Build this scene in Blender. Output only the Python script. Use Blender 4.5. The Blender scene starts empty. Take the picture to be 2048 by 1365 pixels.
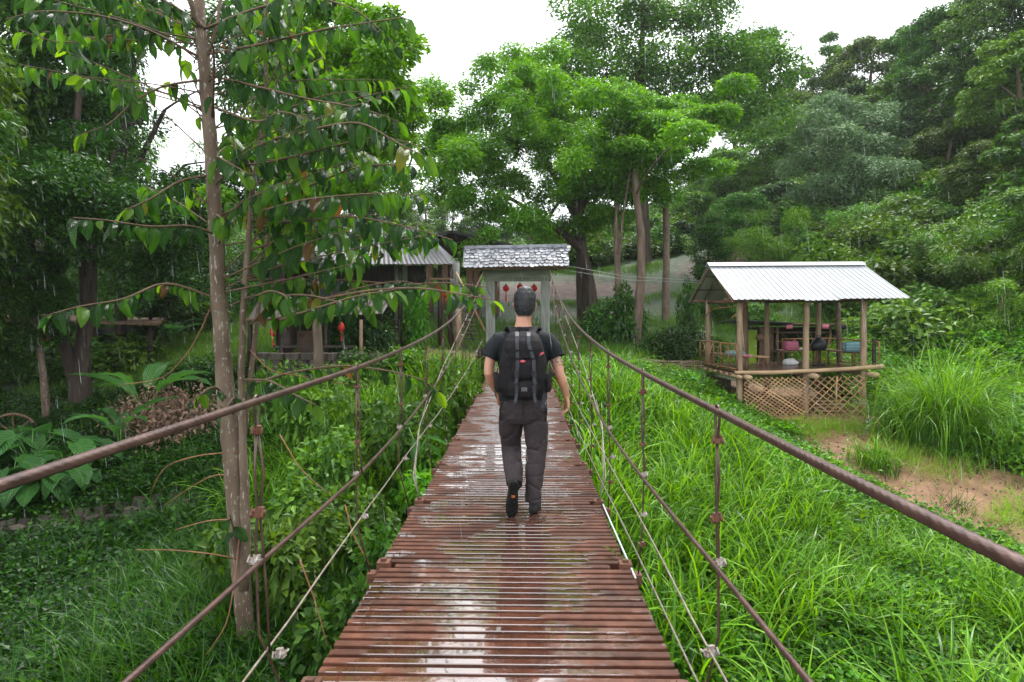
import bpy, math, random
import numpy as np
from mathutils import Vector, Matrix, Euler
sc = bpy.context.scene
COL = sc.collection
PI = math.pi
R = math.radians
rs = np.random.RandomState(7)
random.seed(7)

# ------------------------------------------------------------------ camera
CAM = Vector((0.11, 0.0, 1.58))
YAW, PITCH, FPX = R(0.88), R(-2.41), 1365.0
cam = bpy.data.cameras.new('camera')
cam.lens = 24.0
cam.sensor_width = 36.0
cam.clip_start = 0.05
cam.clip_end = 2000
camo = bpy.data.objects.new('camera', cam)
COL.objects.link(camo)
camo.location = CAM
camo.rotation_euler = (R(90) + PITCH, 0, YAW)
sc.camera = camo
CR = Euler((R(90) + PITCH, 0, YAW)).to_matrix()

# ------------------------------------------------------------------ sky, sun, exposure
SUN_EL, SUN_ROT = R(62), R(20)
w = bpy.data.worlds.new('World')
sc.world = w
w.use_nodes = True
nt = w.node_tree
bg = nt.nodes['Background']
sky = nt.nodes.new('ShaderNodeTexSky')
sky.sky_type = 'NISHITA'
sky.sun_disc = False
sky.sun_elevation = SUN_EL
sky.sun_rotation = SUN_ROT
sky.air_density = 1.0
sky.dust_density = 3.0
hs = nt.nodes.new('ShaderNodeHueSaturation')
hs.inputs['Saturation'].default_value = 0.10
mxs = nt.nodes.new('ShaderNodeMix')
mxs.data_type = 'RGBA'
mxs.inputs['Factor'].default_value = 0.75
mxs.inputs['B'].default_value = (9.6, 10.0, 10.4, 1)
nt.links.new(sky.outputs[0], hs.inputs['Color'])
nt.links.new(hs.outputs[0], mxs.inputs['A'])
nt.links.new(mxs.outputs['Result'], bg.inputs['Color'])
bg.inputs['Strength'].default_value = 0.105
sun = bpy.data.lights.new('sun', 'SUN')
sun.energy = 1.5
sun.angle = R(14)
sun.color = (1.0, 0.97, 0.92)
suno = bpy.data.objects.new('sun', sun)
COL.objects.link(suno)
sdir = Vector((math.sin(SUN_ROT) * math.cos(SUN_EL), math.cos(SUN_ROT) * math.cos(SUN_EL), math.sin(SUN_EL)))
suno.rotation_euler = sdir.to_track_quat('Z', 'Y').to_euler()
suno.location = (0, 0, 60)
sc.view_settings.view_transform = 'Standard'
sc.view_settings.look = 'None'
sc.view_settings.exposure = 1.55
sc.view_settings.gamma = 1.0
sc.view_settings.use_curve_mapping = False
cy = sc.cycles
cy.max_bounces = 7
cy.diffuse_bounces = 3
cy.glossy_bounces = 3
cy.transmission_bounces = 4
cy.transparent_max_bounces = 6
cy.volume_bounces = 1
cy.volume_step_rate = 4
cy.use_denoising = True
cy.sample_clamp_indirect = 6.0
cy.caustics_reflective = False
cy.caustics_refractive = False

# ------------------------------------------------------------------ helpers
def P(px, py, y):
    """world point on the view ray of photo pixel (px, py) at depth y"""
    d = CR @ Vector(((px - 1024) / FPX, -(py - 682.5) / FPX, -1))
    t = (y - CAM.y) / d.y
    return CAM + d * t

def proj(p):
    q = CR.transposed() @ (Vector(p) - CAM)
    return 1024 + FPX * q.x / -q.z, 682.5 - FPX * q.y / -q.z

def tag(o, label=None, cat=None, group=None, kind=None):
    if label: o['label'] = label
    if cat: o['category'] = cat
    if group: o['group'] = group
    if kind: o['kind'] = kind
    return o

def empty(name, loc=(0, 0, 0), label=None, cat=None, group=None, rz=0.0):
    o = bpy.data.objects.new(name, None)
    COL.objects.link(o)
    o.location = loc
    o.rotation_euler = (0, 0, rz)
    o.empty_display_size = 0.2
    return tag(o, label, cat, group)

def link(name, me, parent=None, mat=None, loc=None, rot=None, scale=None):
    o = bpy.data.objects.new(name, me)
    COL.objects.link(o)
    if mat is not None:
        me.materials.clear()
        for m_ in (mat if isinstance(mat, (list, tuple)) else [mat]):
            me.materials.append(m_)
    if parent is not None: o.parent = parent
    if loc is not None: o.location = loc
    if rot is not None: o.rotation_euler = rot
    if scale is not None: o.scale = scale
    return o

def mesh_np(name, V, F, attrs=None, smooth=False, uv=None, mi=None):
    V = np.asarray(V, np.float32).reshape(-1, 3)
    F = np.asarray(F, np.int32)
    me = bpy.data.meshes.new(name)
    me.vertices.add(len(V))
    me.vertices.foreach_set('co', V.ravel())
    k = F.shape[1]
    me.loops.add(F.size)
    me.loops.foreach_set('vertex_index', F.ravel())
    me.polygons.add(len(F))
    me.polygons.foreach_set('loop_start', np.arange(0, F.size, k, dtype=np.int32))
    if mi is not None: me.polygons.foreach_set('material_index', np.asarray(mi, np.int32))
    me.polygons.foreach_set('use_smooth', np.full(len(F), bool(smooth)))
    me.update(calc_edges=True)
    for n_, a in (attrs or {}).items():
        at = me.attributes.new(n_, 'FLOAT', 'POINT')
        at.data.foreach_set('value', np.asarray(a, np.float32))
    if uv is not None:
        ul = me.uv_layers.new(name='UVMap')
        ul.data.foreach_set('uv', np.asarray(uv, np.float32)[F.ravel()].ravel())
    me.validate()
    return me

class MB:
    """collects verts and faces, builds ONE mesh"""
    def __init__(self): self.v = []; self.f = []; self.m = []; self.uv = []
    def add(self, vs, fs, m=0):
        b = len(self.v)
        self.v += [tuple(v) for v in vs]
        for f in fs:
            self.f.append(tuple(i + b for i in f)); self.m.append(m)
    def box(self, c, s, rot=None, m=0, taper=1.0, bev=0.0):
        hx, hy, hz = s[0] / 2, s[1] / 2, s[2] / 2
        b = min(bev, hx * .9, hy * .9)
        M = (Euler(rot).to_matrix() if rot is not None and not isinstance(rot, Matrix) else rot) or Matrix.Identity(3)
        vs = []
        if b <= 0:
            for z, t in ((-hz, 1), (hz, taper)):
                for x, y in ((-hx, -hy), (hx, -hy), (hx, hy), (-hx, hy)):
                    vs.append(M @ Vector((x * t, y * t, z)) + Vector(c))
            self.add(vs, [(0, 3, 2, 1), (4, 5, 6, 7), (0, 1, 5, 4), (1, 2, 6, 5), (2, 3, 7, 6), (3, 0, 4, 7)], m)
        else:
            ring = [(-hx + b, -hy), (hx - b, -hy), (hx, -hy + b), (hx, hy - b), (hx - b, hy), (-hx + b, hy), (-hx, hy - b), (-hx, -hy + b)]
            for z, t in ((-hz, 1), (hz, taper)):
                for x, y in ring: vs.append(M @ Vector((x * t, y * t, z)) + Vector(c))
            self.add(vs, [tuple(range(7, -1, -1)), tuple(range(8, 16))] + [(i, (i + 1) % 8, 8 + (i + 1) % 8, 8 + i) for i in range(8)], m)
    def tube(self, pts, r, n=8, m=0, cap=True, ry=None, lumps=0.0):
        pts = [Vector(p) for p in pts]
        k = len(pts)
        rr = r if hasattr(r, '__len__') else [r] * k
        r2 = ry if ry is not None else rr
        if not hasattr(r2, '__len__'): r2 = [r2] * k
        vs, fs = [], []
        up = None
        for i, p in enumerate(pts):
            t = (pts[min(i + 1, k - 1)] - pts[max(i - 1, 0)]).normalized()
            if up is None:
                up = Vector((0, 0, 1)) if abs(t.z) < .9 else Vector((0, 1, 0))
            sx = t.cross(up).normalized(); up = sx.cross(t).normalized()
            for j in range(n):
                a = 2 * PI * j / n
                l = 1 + (random.uniform(-lumps, lumps) if lumps else 0)
                vs.append(p + sx * math.cos(a) * rr[i] * l + up * math.sin(a) * r2[i] * l)
        for i in range(k - 1):
            for j in range(n):
                fs.append((i * n + j, i * n + (j + 1) % n, (i + 1) * n + (j + 1) % n, (i + 1) * n + j))
        if cap:
            fs.append(tuple(range(n - 1, -1, -1))); fs.append(tuple((k - 1) * n + j for j in range(n)))
        self.add(vs, fs, m)
    def loft(self, rings, n=20, e=2.0, m=0):
        """rings: (cx,cy,z,rx,ry) horizontal superellipses"""
        vs, fs = [], []
        for (cx, cy, z, rx, ry) in rings:
            for j in range(n):
                a = 2 * PI * j / n
                c, s = math.cos(a), math.sin(a)
                vs.append((cx + rx * math.copysign(abs(c) ** (2 / e), c), cy + ry * math.copysign(abs(s) ** (2 / e), s), z))
        k = len(rings)
        for i in range(k - 1):
            for j in range(n):
                fs.append((i * n + j, i * n + (j + 1) % n, (i + 1) * n + (j + 1) % n, (i + 1) * n + j))
        fs.append(tuple(range(n - 1, -1, -1))); fs.append(tuple((k - 1) * n + j for j in range(n)))
        self.add(vs, fs, m)
    def ball(self, c, r, n=10, k=7, m=0, rot=None):
        rx, ry, rz = r if hasattr(r, '__len__') else (r, r, r)
        M = Euler(rot).to_matrix() if rot is not None else Matrix.Identity(3)
        vs, fs = [], []
        for i in range(1, k):
            t = PI * i / k
            for j in range(n):
                a = 2 * PI * j / n
                vs.append(M @ Vector((rx * math.sin(t) * math.cos(a), ry * math.sin(t) * math.sin(a), -rz * math.cos(t))) + Vector(c))
        vs.append(M @ Vector((0, 0, -rz)) + Vector(c)); vs.append(M @ Vector((0, 0, rz)) + Vector(c))
        b0, t0 = len(vs) - 2, len(vs) - 1
        for j in range(n):
            fs.append((b0, (j + 1) % n, j)); fs.append((t0, (k - 2) * n + j, (k - 2) * n + (j + 1) % n))
        for i in range(k - 2):
            for j in range(n):
                fs.append((i * n + j, i * n + (j + 1) % n, (i + 1) * n + (j + 1) % n, (i + 1) * n + j))
        self.add(vs, fs, m)
    def mesh(self, name, smooth=False):
        me = bpy.data.meshes.new(name)
        me.from_pydata(self.v, [], self.f)
        me.polygons.foreach_set('material_index', self.m)
        me.polygons.foreach_set('use_smooth', [smooth] * len(self.f))
        me.update()
        return me
    def build(self, name, mat, parent=None, smooth=False, **k):
        return link(name, self.mesh(name, smooth), parent, mat, **k)

def remesh(me, voxel, smooth=4, fac=0.6):
    o = bpy.data.objects.new('tmp', me); COL.objects.link(o)
    r_ = o.modifiers.new('r', 'REMESH'); r_.mode = 'VOXEL'; r_.voxel_size = voxel; r_.use_smooth_shade = True
    if smooth:
        s_ = o.modifiers.new('s', 'SMOOTH'); s_.factor = fac; s_.iterations = smooth
    dg = bpy.context.evaluated_depsgraph_get(); dg.update()
    out = bpy.data.meshes.new_from_object(o.evaluated_get(dg))
    bpy.data.objects.remove(o)
    return out

def get_co(me):
    a = np.empty(len(me.vertices) * 3, np.float32); me.vertices.foreach_get('co', a); return a.reshape(-1, 3)
def get_no(me):
    a = np.empty(len(me.vertices) * 3, np.float32); me.vertices.foreach_get('normal', a); return a.reshape(-1, 3)

def sinoise(p, seed, freq, octs=3):
    r_ = np.random.RandomState(seed)
    out = np.zeros(len(p))
    amp, tot = 1.0, 0.0
    for o_ in range(octs):
        for _ in range(5):
            d = r_.normal(size=p.shape[1]); d /= np.linalg.norm(d)
            out += amp * np.sin(p @ d * freq * (0.6 + r_.rand() * .9) + r_.rand() * 6.28)
        tot += amp * 5 ** .5; amp *= .5; freq *= 2.1
    return out / tot

def copy_tree(o, parent=None):
    c = o.copy(); COL.objects.link(c); c.parent = parent
    for ch in [x for x in o.children]: copy_tree(ch, c)
    return c

# ------------------------------------------------------------------ materials
def newmat(name):
    m = bpy.data.materials.new(name); m.use_nodes = True
    n = m.node_tree.nodes; b = n['Principled BSDF']
    return m, n, m.node_tree.links, b

def ramp(n, stops):
    r_ = n.new('ShaderNodeValToRGB')
    e = r_.color_ramp.elements
    while len(e) < len(stops): e.new(0.5)
    for i, (p, c) in enumerate(stops):
        e[i].position = p; e[i].color = (*c, 1)
    return r_

def mat(name, c1, c2=None, scale=8.0, rough=0.6, bump=0.0, bscale=None, stretch=(1, 1, 1), coord='Object', metal=0.0, detail=4, spots=None, rough2=None, spec=.22):
    m, n, l, b = newmat(name)
    c2 = c2 or tuple(x * .7 for x in c1)
    tc = n.new('ShaderNodeTexCoord'); mp = n.new('ShaderNodeMapping')
    mp.inputs['Scale'].default_value = stretch
    if coord == 'World':
        g = n.new('ShaderNodeNewGeometry'); l.new(g.outputs['Position'], mp.inputs['Vector'])
    else:
        l.new(tc.outputs[coord], mp.inputs['Vector'])
    ns = n.new('ShaderNodeTexNoise'); ns.inputs['Scale'].default_value = scale; ns.inputs['Detail'].default_value = detail
    l.new(mp.outputs[0], ns.inputs['Vector'])
    r_ = ramp(n, [(.3, c2), (.7, c1)])
    l.new(ns.outputs['Fac'], r_.inputs['Fac'])
    col = r_.outputs['Color']
    if spots:
        ns2 = n.new('ShaderNodeTexNoise'); ns2.inputs['Scale'].default_value = spots[1]; ns2.inputs['Detail'].default_value = 5
        l.new(mp.outputs[0], ns2.inputs['Vector'])
        r2 = ramp(n, [(spots[2], (0, 0, 0)), (spots[2] + .06, (1, 1, 1))])
        l.new(ns2.outputs['Fac'], r2.inputs['Fac'])
        mx = n.new('ShaderNodeMix'); mx.data_type = 'RGBA'; mx.inputs['B'].default_value = (*spots[0], 1)
        l.new(r2.outputs['Color'], mx.inputs['Factor']); l.new(col, mx.inputs['A']); col = mx.outputs['Result']
    l.new(col, b.inputs['Base Color'])
    if rough2 is not None:
        mr = n.new('ShaderNodeMapRange'); mr.inputs['From Min'].default_value = .35; mr.inputs['From Max'].default_value = .65
        mr.inputs['To Min'].default_value = rough; mr.inputs['To Max'].default_value = rough2
        l.new(ns.outputs['Fac'], mr.inputs['Value']); l.new(mr.outputs[0], b.inputs['Roughness'])
    else:
        b.inputs['Roughness'].default_value = rough
    b.inputs['Metallic'].default_value = metal
    b.inputs['Specular IOR Level'].default_value = spec
    if bump:
        nb = n.new('ShaderNodeTexNoise'); nb.inputs['Scale'].default_value = bscale or scale * 3; nb.inputs['Detail'].default_value = 5
        l.new(mp.outputs[0], nb.inputs['Vector'])
        bp = n.new('ShaderNodeBump'); bp.inputs['Strength'].default_value = bump; bp.inputs['Distance'].default_value = 0.02
        l.new(nb.outputs['Fac'], bp.inputs['Height']); l.new(bp.outputs[0], b.inputs['Normal'])
    return m

def leafmat(name, stops, rough=0.5, trans=0.35, veins=False, huevar=0.0, spec=.2):
    """leaf shader: colour from the per-leaf tint attribute, light passing through"""
    m, n, l, b = newmat(name)
    at = n.new('ShaderNodeAttribute'); at.attribute_name = 'tint'
    r_ = ramp(n, stops)
    l.new(at.outputs['Fac'], r_.inputs['Fac'])
    col = r_.outputs['Color']
    if huevar:
        oi = n.new('ShaderNodeObjectInfo'); h = n.new('ShaderNodeHueSaturation')
        mr = n.new('ShaderNodeMapRange'); mr.inputs['To Min'].default_value = .5 - huevar; mr.inputs['To Max'].default_value = .5 + huevar * .5
        mv = n.new('ShaderNodeMapRange'); mv.inputs['To Min'].default_value = .65; mv.inputs['To Max'].default_value = 1.5
        l.new(oi.outputs['Random'], mr.inputs['Value']); l.new(mr.outputs[0], h.inputs['Hue'])
        ml = n.new('ShaderNodeMath'); ml.operation = 'FRACT'
        m2 = n.new('ShaderNodeMath'); m2.operation = 'MULTIPLY'; m2.inputs[1].default_value = 7.31
        l.new(oi.outputs['Random'], m2.inputs[0]); l.new(m2.outputs[0], ml.inputs[0]); l.new(ml.outputs[0], mv.inputs['Value'])
        l.new(mv.outputs[0], h.inputs['Value']); l.new(col, h.inputs['Color']); col = h.outputs['Color']
    if veins:
        uv = n.new('ShaderNodeUVMap')
        sx = n.new('ShaderNodeSeparateXYZ'); l.new(uv.outputs[0], sx.inputs[0])
        # side veins: run outwards and tipwards from the midrib
        ab = n.new('ShaderNodeMath'); ab.operation = 'ABSOLUTE'; l.new(sx.outputs['X'], ab.inputs[0])
        a1 = n.new('ShaderNodeMath'); a1.operation = 'MULTIPLY_ADD'; a1.inputs[1].default_value = -.35; l.new(ab.outputs[0], a1.inputs[0]); l.new(sx.outputs['Y'], a1.inputs[2])
        a2 = n.new('ShaderNodeMath'); a2.operation = 'MULTIPLY'; a2.inputs[1].default_value = 2 * PI * 13; l.new(a1.outputs[0], a2.inputs[0])
        a3 = n.new('ShaderNodeMath'); a3.operation = 'COSINE'; l.new(a2.outputs[0], a3.inputs[0])
        bp = n.new('ShaderNodeBump'); bp.inputs['Strength'].default_value = 1.0; bp.inputs['Distance'].default_value = 0.012
        l.new(a3.outputs[0], bp.inputs['Height']); l.new(bp.outputs[0], b.inputs['Normal'])
        pw = n.new('ShaderNodeMapRange'); pw.inputs['From Min'].default_value = .75; pw.inputs['From Max'].default_value = 1; pw.inputs['To Max'].default_value = .5
        l.new(a3.outputs[0], pw.inputs['Value'])
        mid = n.new('ShaderNodeMapRange'); mid.inputs['From Min'].default_value = .0; mid.inputs['From Max'].default_value = .07
        mid.inputs['To Min'].default_value = .8; mid.inputs['To Max'].default_value = 0; l.new(ab.outputs[0], mid.inputs['Value'])
        mxx = n.new('ShaderNodeMath'); mxx.operation = 'MAXIMUM'; l.new(pw.outputs[0], mxx.inputs[0]); l.new(mid.outputs[0], mxx.inputs[1])
        mc = n.new('ShaderNodeMix'); mc.data_type = 'RGBA'; mc.inputs['B'].default_value = (.12, .26, .06, 1)
        l.new(mxx.outputs[0], mc.inputs['Factor']); l.new(col, mc.inputs['A']); col = mc.outputs['Result']
    l.new(col, b.inputs['Base Color'])
    b.inputs['Roughness'].default_value = rough
    b.inputs['Specular IOR Level'].default_value = spec
    tr = n.new('ShaderNodeBsdfTranslucent')
    hv = n.new('ShaderNodeHueSaturation'); hv.inputs['Hue'].default_value = .485; hv.inputs['Saturation'].default_value = 1.1; hv.inputs['Value'].default_value = 1.5
    l.new(col, hv.inputs['Color']); l.new(hv.outputs[0], tr.inputs['Color'])
    ms = n.new('ShaderNodeMixShader'); ms.inputs['Fac'].default_value = trans
    l.new(b.outputs[0], ms.inputs[1]); l.new(tr.outputs[0], ms.inputs[2])
    l.new(ms.outputs[0], n['Material Output'].inputs['Surface'])
    return m

M = {}
M['leaf_broad'] = leafmat('broad leaf', [(0, (.011, .045, .010)), (.5, (.026, .105, .016)), (.70, (.07, .22, .014)), (.93, (.19, .38, .018)), (.97, (.30, .12, .03)), (1, (.10, .05, .025))], rough=.27, trans=.42, veins=True, spec=.42)
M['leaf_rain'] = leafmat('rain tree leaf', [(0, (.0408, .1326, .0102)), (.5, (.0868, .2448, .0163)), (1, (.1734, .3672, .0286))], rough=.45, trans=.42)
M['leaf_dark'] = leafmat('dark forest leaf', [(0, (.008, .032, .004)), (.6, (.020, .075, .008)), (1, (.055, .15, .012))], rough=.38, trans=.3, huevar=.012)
M['leaf_forest'] = leafmat('forest leaf', [(0, (.014, .052, .006)), (.5, (.036, .115, .012)), (1, (.10, .22, .022))], rough=.45, trans=.3, huevar=.03)
M['leaf_grey'] = leafmat('grey green leaf', [(0, (.06, .12, .045)), (.5, (.10, .19, .075)), (1, (.17, .27, .12))], rough=.5, trans=.25)
M['leaf_bush'] = leafmat('bush leaf', [(0, (.026, .095, .006)), (.5, (.060, .19, .010)), (1, (.13, .30, .016))], rough=.4, trans=.35, huevar=.02)
M['leaf_cover'] = leafmat('ground cover leaf', [(0, (.0048, .0231, .0020)), (.6, (.0136, .0612, .0041)), (1, (.0408, .1292, .0068))], rough=.4, trans=.3)  # shade and vignette of the left slope darkened into the leaf colour
M['leaf_dead'] = leafmat('dry leaf', [(0, (.10, .055, .035)), (1, (.26, .17, .12))], rough=.7, trans=.1)
M['leaf_banana'] = leafmat('banana leaf', [(0, (.022, .085, .022)), (1, (.05, .17, .03))], rough=.3, trans=.35, veins=True)
M['grass_tall'] = leafmat('tall grass blade', [(0, (.0231, .0788, .0042)), (.45, (.0893, .2363, .0105)), (.9, (.1995, .4095, .0231)), (.96, (.2940, .3780, .0630)), (1, (.4410, .3150, .1260))], rough=.35, trans=.35)
M['grass_dark'] = leafmat('shade grass blade', [(0, (.0080, .0360, .0032)), (.6, (.0240, .0920, .0056)), (1, (.0680, .1840, .0096))], rough=.35, trans=.35)  # darker green carries the left bank's shade and vignette in its colour
M['grass_lawn'] = leafmat('short grass blade', [(0, (.04, .11, .010)), (.6, (.08, .19, .014)), (1, (.14, .27, .02))], rough=.5, trans=.35)
M['bark_pale'] = mat('pale mottled bark', (.1700, .1232, .0892), (.0850, .0553, .0382), 6, .75, .7, 18, (1, 1, .35), spots=((.3060, .2720, .2295), 38, .60))
M['bark_dark'] = mat('dark wet bark', (.0680, .0480, .0360), (.0224, .0160, .0120), 5, .65, 1.0, 12, (1.6, 1.6, .25))
M['bark_mid'] = mat('mid brown bark', (.17, .125, .09), (.075, .05, .036), 5, .75, .8, 14, (1.4, 1.4, .3))
M['twig'] = mat('twig bark', (.16, .10, .065), (.08, .05, .03), 9, .7, .3, 30)
M['twig_red'] = mat('red brown stem', (.30, .14, .07), (.16, .07, .04), 9, .6, .2, 30)
M['wood_grey'] = mat('weathered grey wood', (.2125, .2167, .1997), (.1105, .1148, .1020), 5, .7, .5, 20, (4, 4, .6), spots=((.1360, .1870, .1020), 3.2, .60))
M['wood_beam'] = mat('mossy weathered beam', (.15, .16, .125), (.07, .085, .055), 4, .8, .6, 18, (.6, 3, 3))
M['shingle'] = mat('grey timber shingle', (.24, .245, .27), (.11, .115, .13), 5, .38, .5, 16, (1, 1, 1), rough2=.6, coord='World')
M['wood_brown'] = mat('brown timber', (.20, .12, .075), (.09, .05, .03), 5, .6, .5, 20, (3, 3, .6))
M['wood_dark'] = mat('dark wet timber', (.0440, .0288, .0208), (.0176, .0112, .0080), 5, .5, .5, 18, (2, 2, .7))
M['log'] = mat('peeled tan log', (.34, .24, .16), (.19, .125, .08), 3.5, .6, .6, 12, (2.5, 2.5, .6))
M['log_h'] = mat('tan pole', (.44, .30, .18), (.26, .17, .10), 3.5, .55, .5, 12, (.5, 2.5, 2.5))
M['bamboo'] = mat('split bamboo', (.50, .31, .16), (.30, .17, .09), 6, .5, .3, 20)
M['bamboo_red'] = mat('varnished bamboo', (.34, .16, .06), (.16, .07, .03), 6, .4, .3, 20)
M['floor'] = mat('wet brown floor board', (.12, .065, .042), (.05, .028, .02), 4, .22, .3, 18, (2, 2, .7))
M['rust'] = mat('rusty steel', (.15, .065, .038), (.07, .032, .022), 9, .42, .4, 40, rough2=.6)
M['clamp'] = mat('galvanised clamp', (.42, .40, .37), (.20, .13, .09), 30, .4, .5, 60, metal=.5)
M['cable_thin'] = mat('thin galvanised rope', (.26, .23, .19), (.15, .11, .09), 20, .4, .3, 200, metal=.4)
M['roof_metal'] = mat('pale roofing sheet', (.3485, .3624, .3764), (.2649, .2788, .2927), 1.4, .4, .05, 10, (1, .4, 1), spots=((.2550, .2465, .2295), 5, .64))
M['roof_dark'] = mat('dark roofing', (.10, .095, .095), (.045, .042, .042), 2.5, .45, .3, 14)
M['roof_grey'] = mat('grey wet roof', (.0540, .0540, .0600), (.0270, .0270, .0330), 2.5, .4, .3, 14)
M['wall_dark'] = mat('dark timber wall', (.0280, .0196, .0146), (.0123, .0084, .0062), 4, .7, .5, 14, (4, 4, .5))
M['wall_mud'] = mat('earth wall', (.17, .11, .075), (.09, .058, .04), 5, .85, .8, 20)
M['wall_grey'] = mat('grey sheet wall', (.22, .21, .20), (.11, .10, .095), 3, .7, .2, 12)
M['stone'] = mat('dark stone', (.0700, .0550, .0425), (.0300, .0240, .0190), 6, .6, .8, 20)
M['red'] = mat('red lantern silk', (.50, .02, .012), (.28, .012, .01), 10, .5)
M['gold'] = mat('gold trim', (.5, .22, .05), (.3, .12, .03), 10, .4)
M['green_door'] = mat('lime green paint', (.28, .42, .04), (.2, .32, .03), 4, .5)
M['green_wall'] = mat('faded green board', (.12, .19, .10), (.07, .11, .06), 4, .6)
M['black'] = mat('black plastic', (.018, .018, .022), (.01, .01, .012), 8, .35)
M['white_cloth'] = mat('white sack', (.6, .6, .6), (.4, .4, .42), 8, .7, .4)
M['wire'] = mat('black wire', (.03, .035, .03), (.02, .02, .02), 8, .5)
M['blue'] = mat('blue plastic', (.02, .16, .42), (.015, .10, .30), 8, .4)
M['straw'] = mat('cut straw', (.40, .28, .14), (.22, .15, .07), 12, .8)
def plaid(name, a, b_, c_):
    m, n, l, bs = newmat(name)
    tc = n.new('ShaderNodeTexCoord')
    w1 = n.new('ShaderNodeTexWave'); w1.bands_direction = 'X'; w1.inputs['Scale'].default_value = 9
    w2 = n.new('ShaderNodeTexWave'); w2.bands_direction = 'Z'; w2.inputs['Scale'].default_value = 7
    l.new(tc.outputs['Object'], w1.inputs['Vector']); l.new(tc.outputs['Object'], w2.inputs['Vector'])
    r1 = ramp(n, [(.4, a), (.6, b_)]); l.new(w1.outputs['Fac'], r1.inputs['Fac'])
    r2 = ramp(n, [(.8, (0, 0, 0)), (.9, (1, 1, 1))]); l.new(w2.outputs['Fac'], r2.inputs['Fac'])
    mx = n.new('ShaderNodeMix'); mx.data_type = 'RGBA'; mx.inputs['B'].default_value = (*c_, 1)
    l.new(r2.outputs['Color'], mx.inputs['Factor']); l.new(r1.outputs['Color'], mx.inputs['A']); l.new(mx.outputs['Result'], bs.inputs['Base Color'])
    bs.inputs['Roughness'].default_value = .85
    return m
M['plaid_pink'] = plaid('pink checked cloth', (.45, .05, .14), (.25, .03, .10), (.55, .3, .3))
M['plaid_teal'] = plaid('teal checked cloth', (.03, .22, .28), (.02, .10, .16), (.4, .42, .36))

def vary(m, lo, hi):
    n = m.node_tree.nodes; l = m.node_tree.links; b = n['Principled BSDF']; src = b.inputs['Base Color'].links[0].from_socket
    oi = n.new('ShaderNodeObjectInfo'); h = n.new('ShaderNodeHueSaturation'); mr = n.new('ShaderNodeMapRange')
    mr.inputs['To Min'].default_value = lo; mr.inputs['To Max'].default_value = hi; l.new(oi.outputs['Random'], mr.inputs['Value']); l.new(mr.outputs[0], h.inputs['Value'])
    l.new(src, h.inputs['Color']); l.new(h.outputs[0], b.inputs['Base Color'])
vary(M['shingle'], .55, 1.45); vary(M['bamboo'], .6, 1.25); vary(M['floor'], .6, 1.4); vary(M['stone'], .6, 1.5)
def cable_mat():
    m, n, l, b = newmat('twisted steel cable')
    g = n.new('ShaderNodeNewGeometry')
    ns = n.new('ShaderNodeTexNoise'); ns.inputs['Scale'].default_value = 14; l.new(g.outputs['Position'], ns.inputs['Vector'])
    r_ = ramp(n, [(.3, (.050, .026, .022)), (.7, (.11, .060, .048))]); l.new(ns.outputs['Fac'], r_.inputs['Fac'])
    l.new(r_.outputs['Color'], b.inputs['Base Color'])
    b.inputs['Roughness'].default_value = .32; b.inputs['Metallic'].default_value = .35
    return m
M['cable'] = cable_mat()

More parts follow.
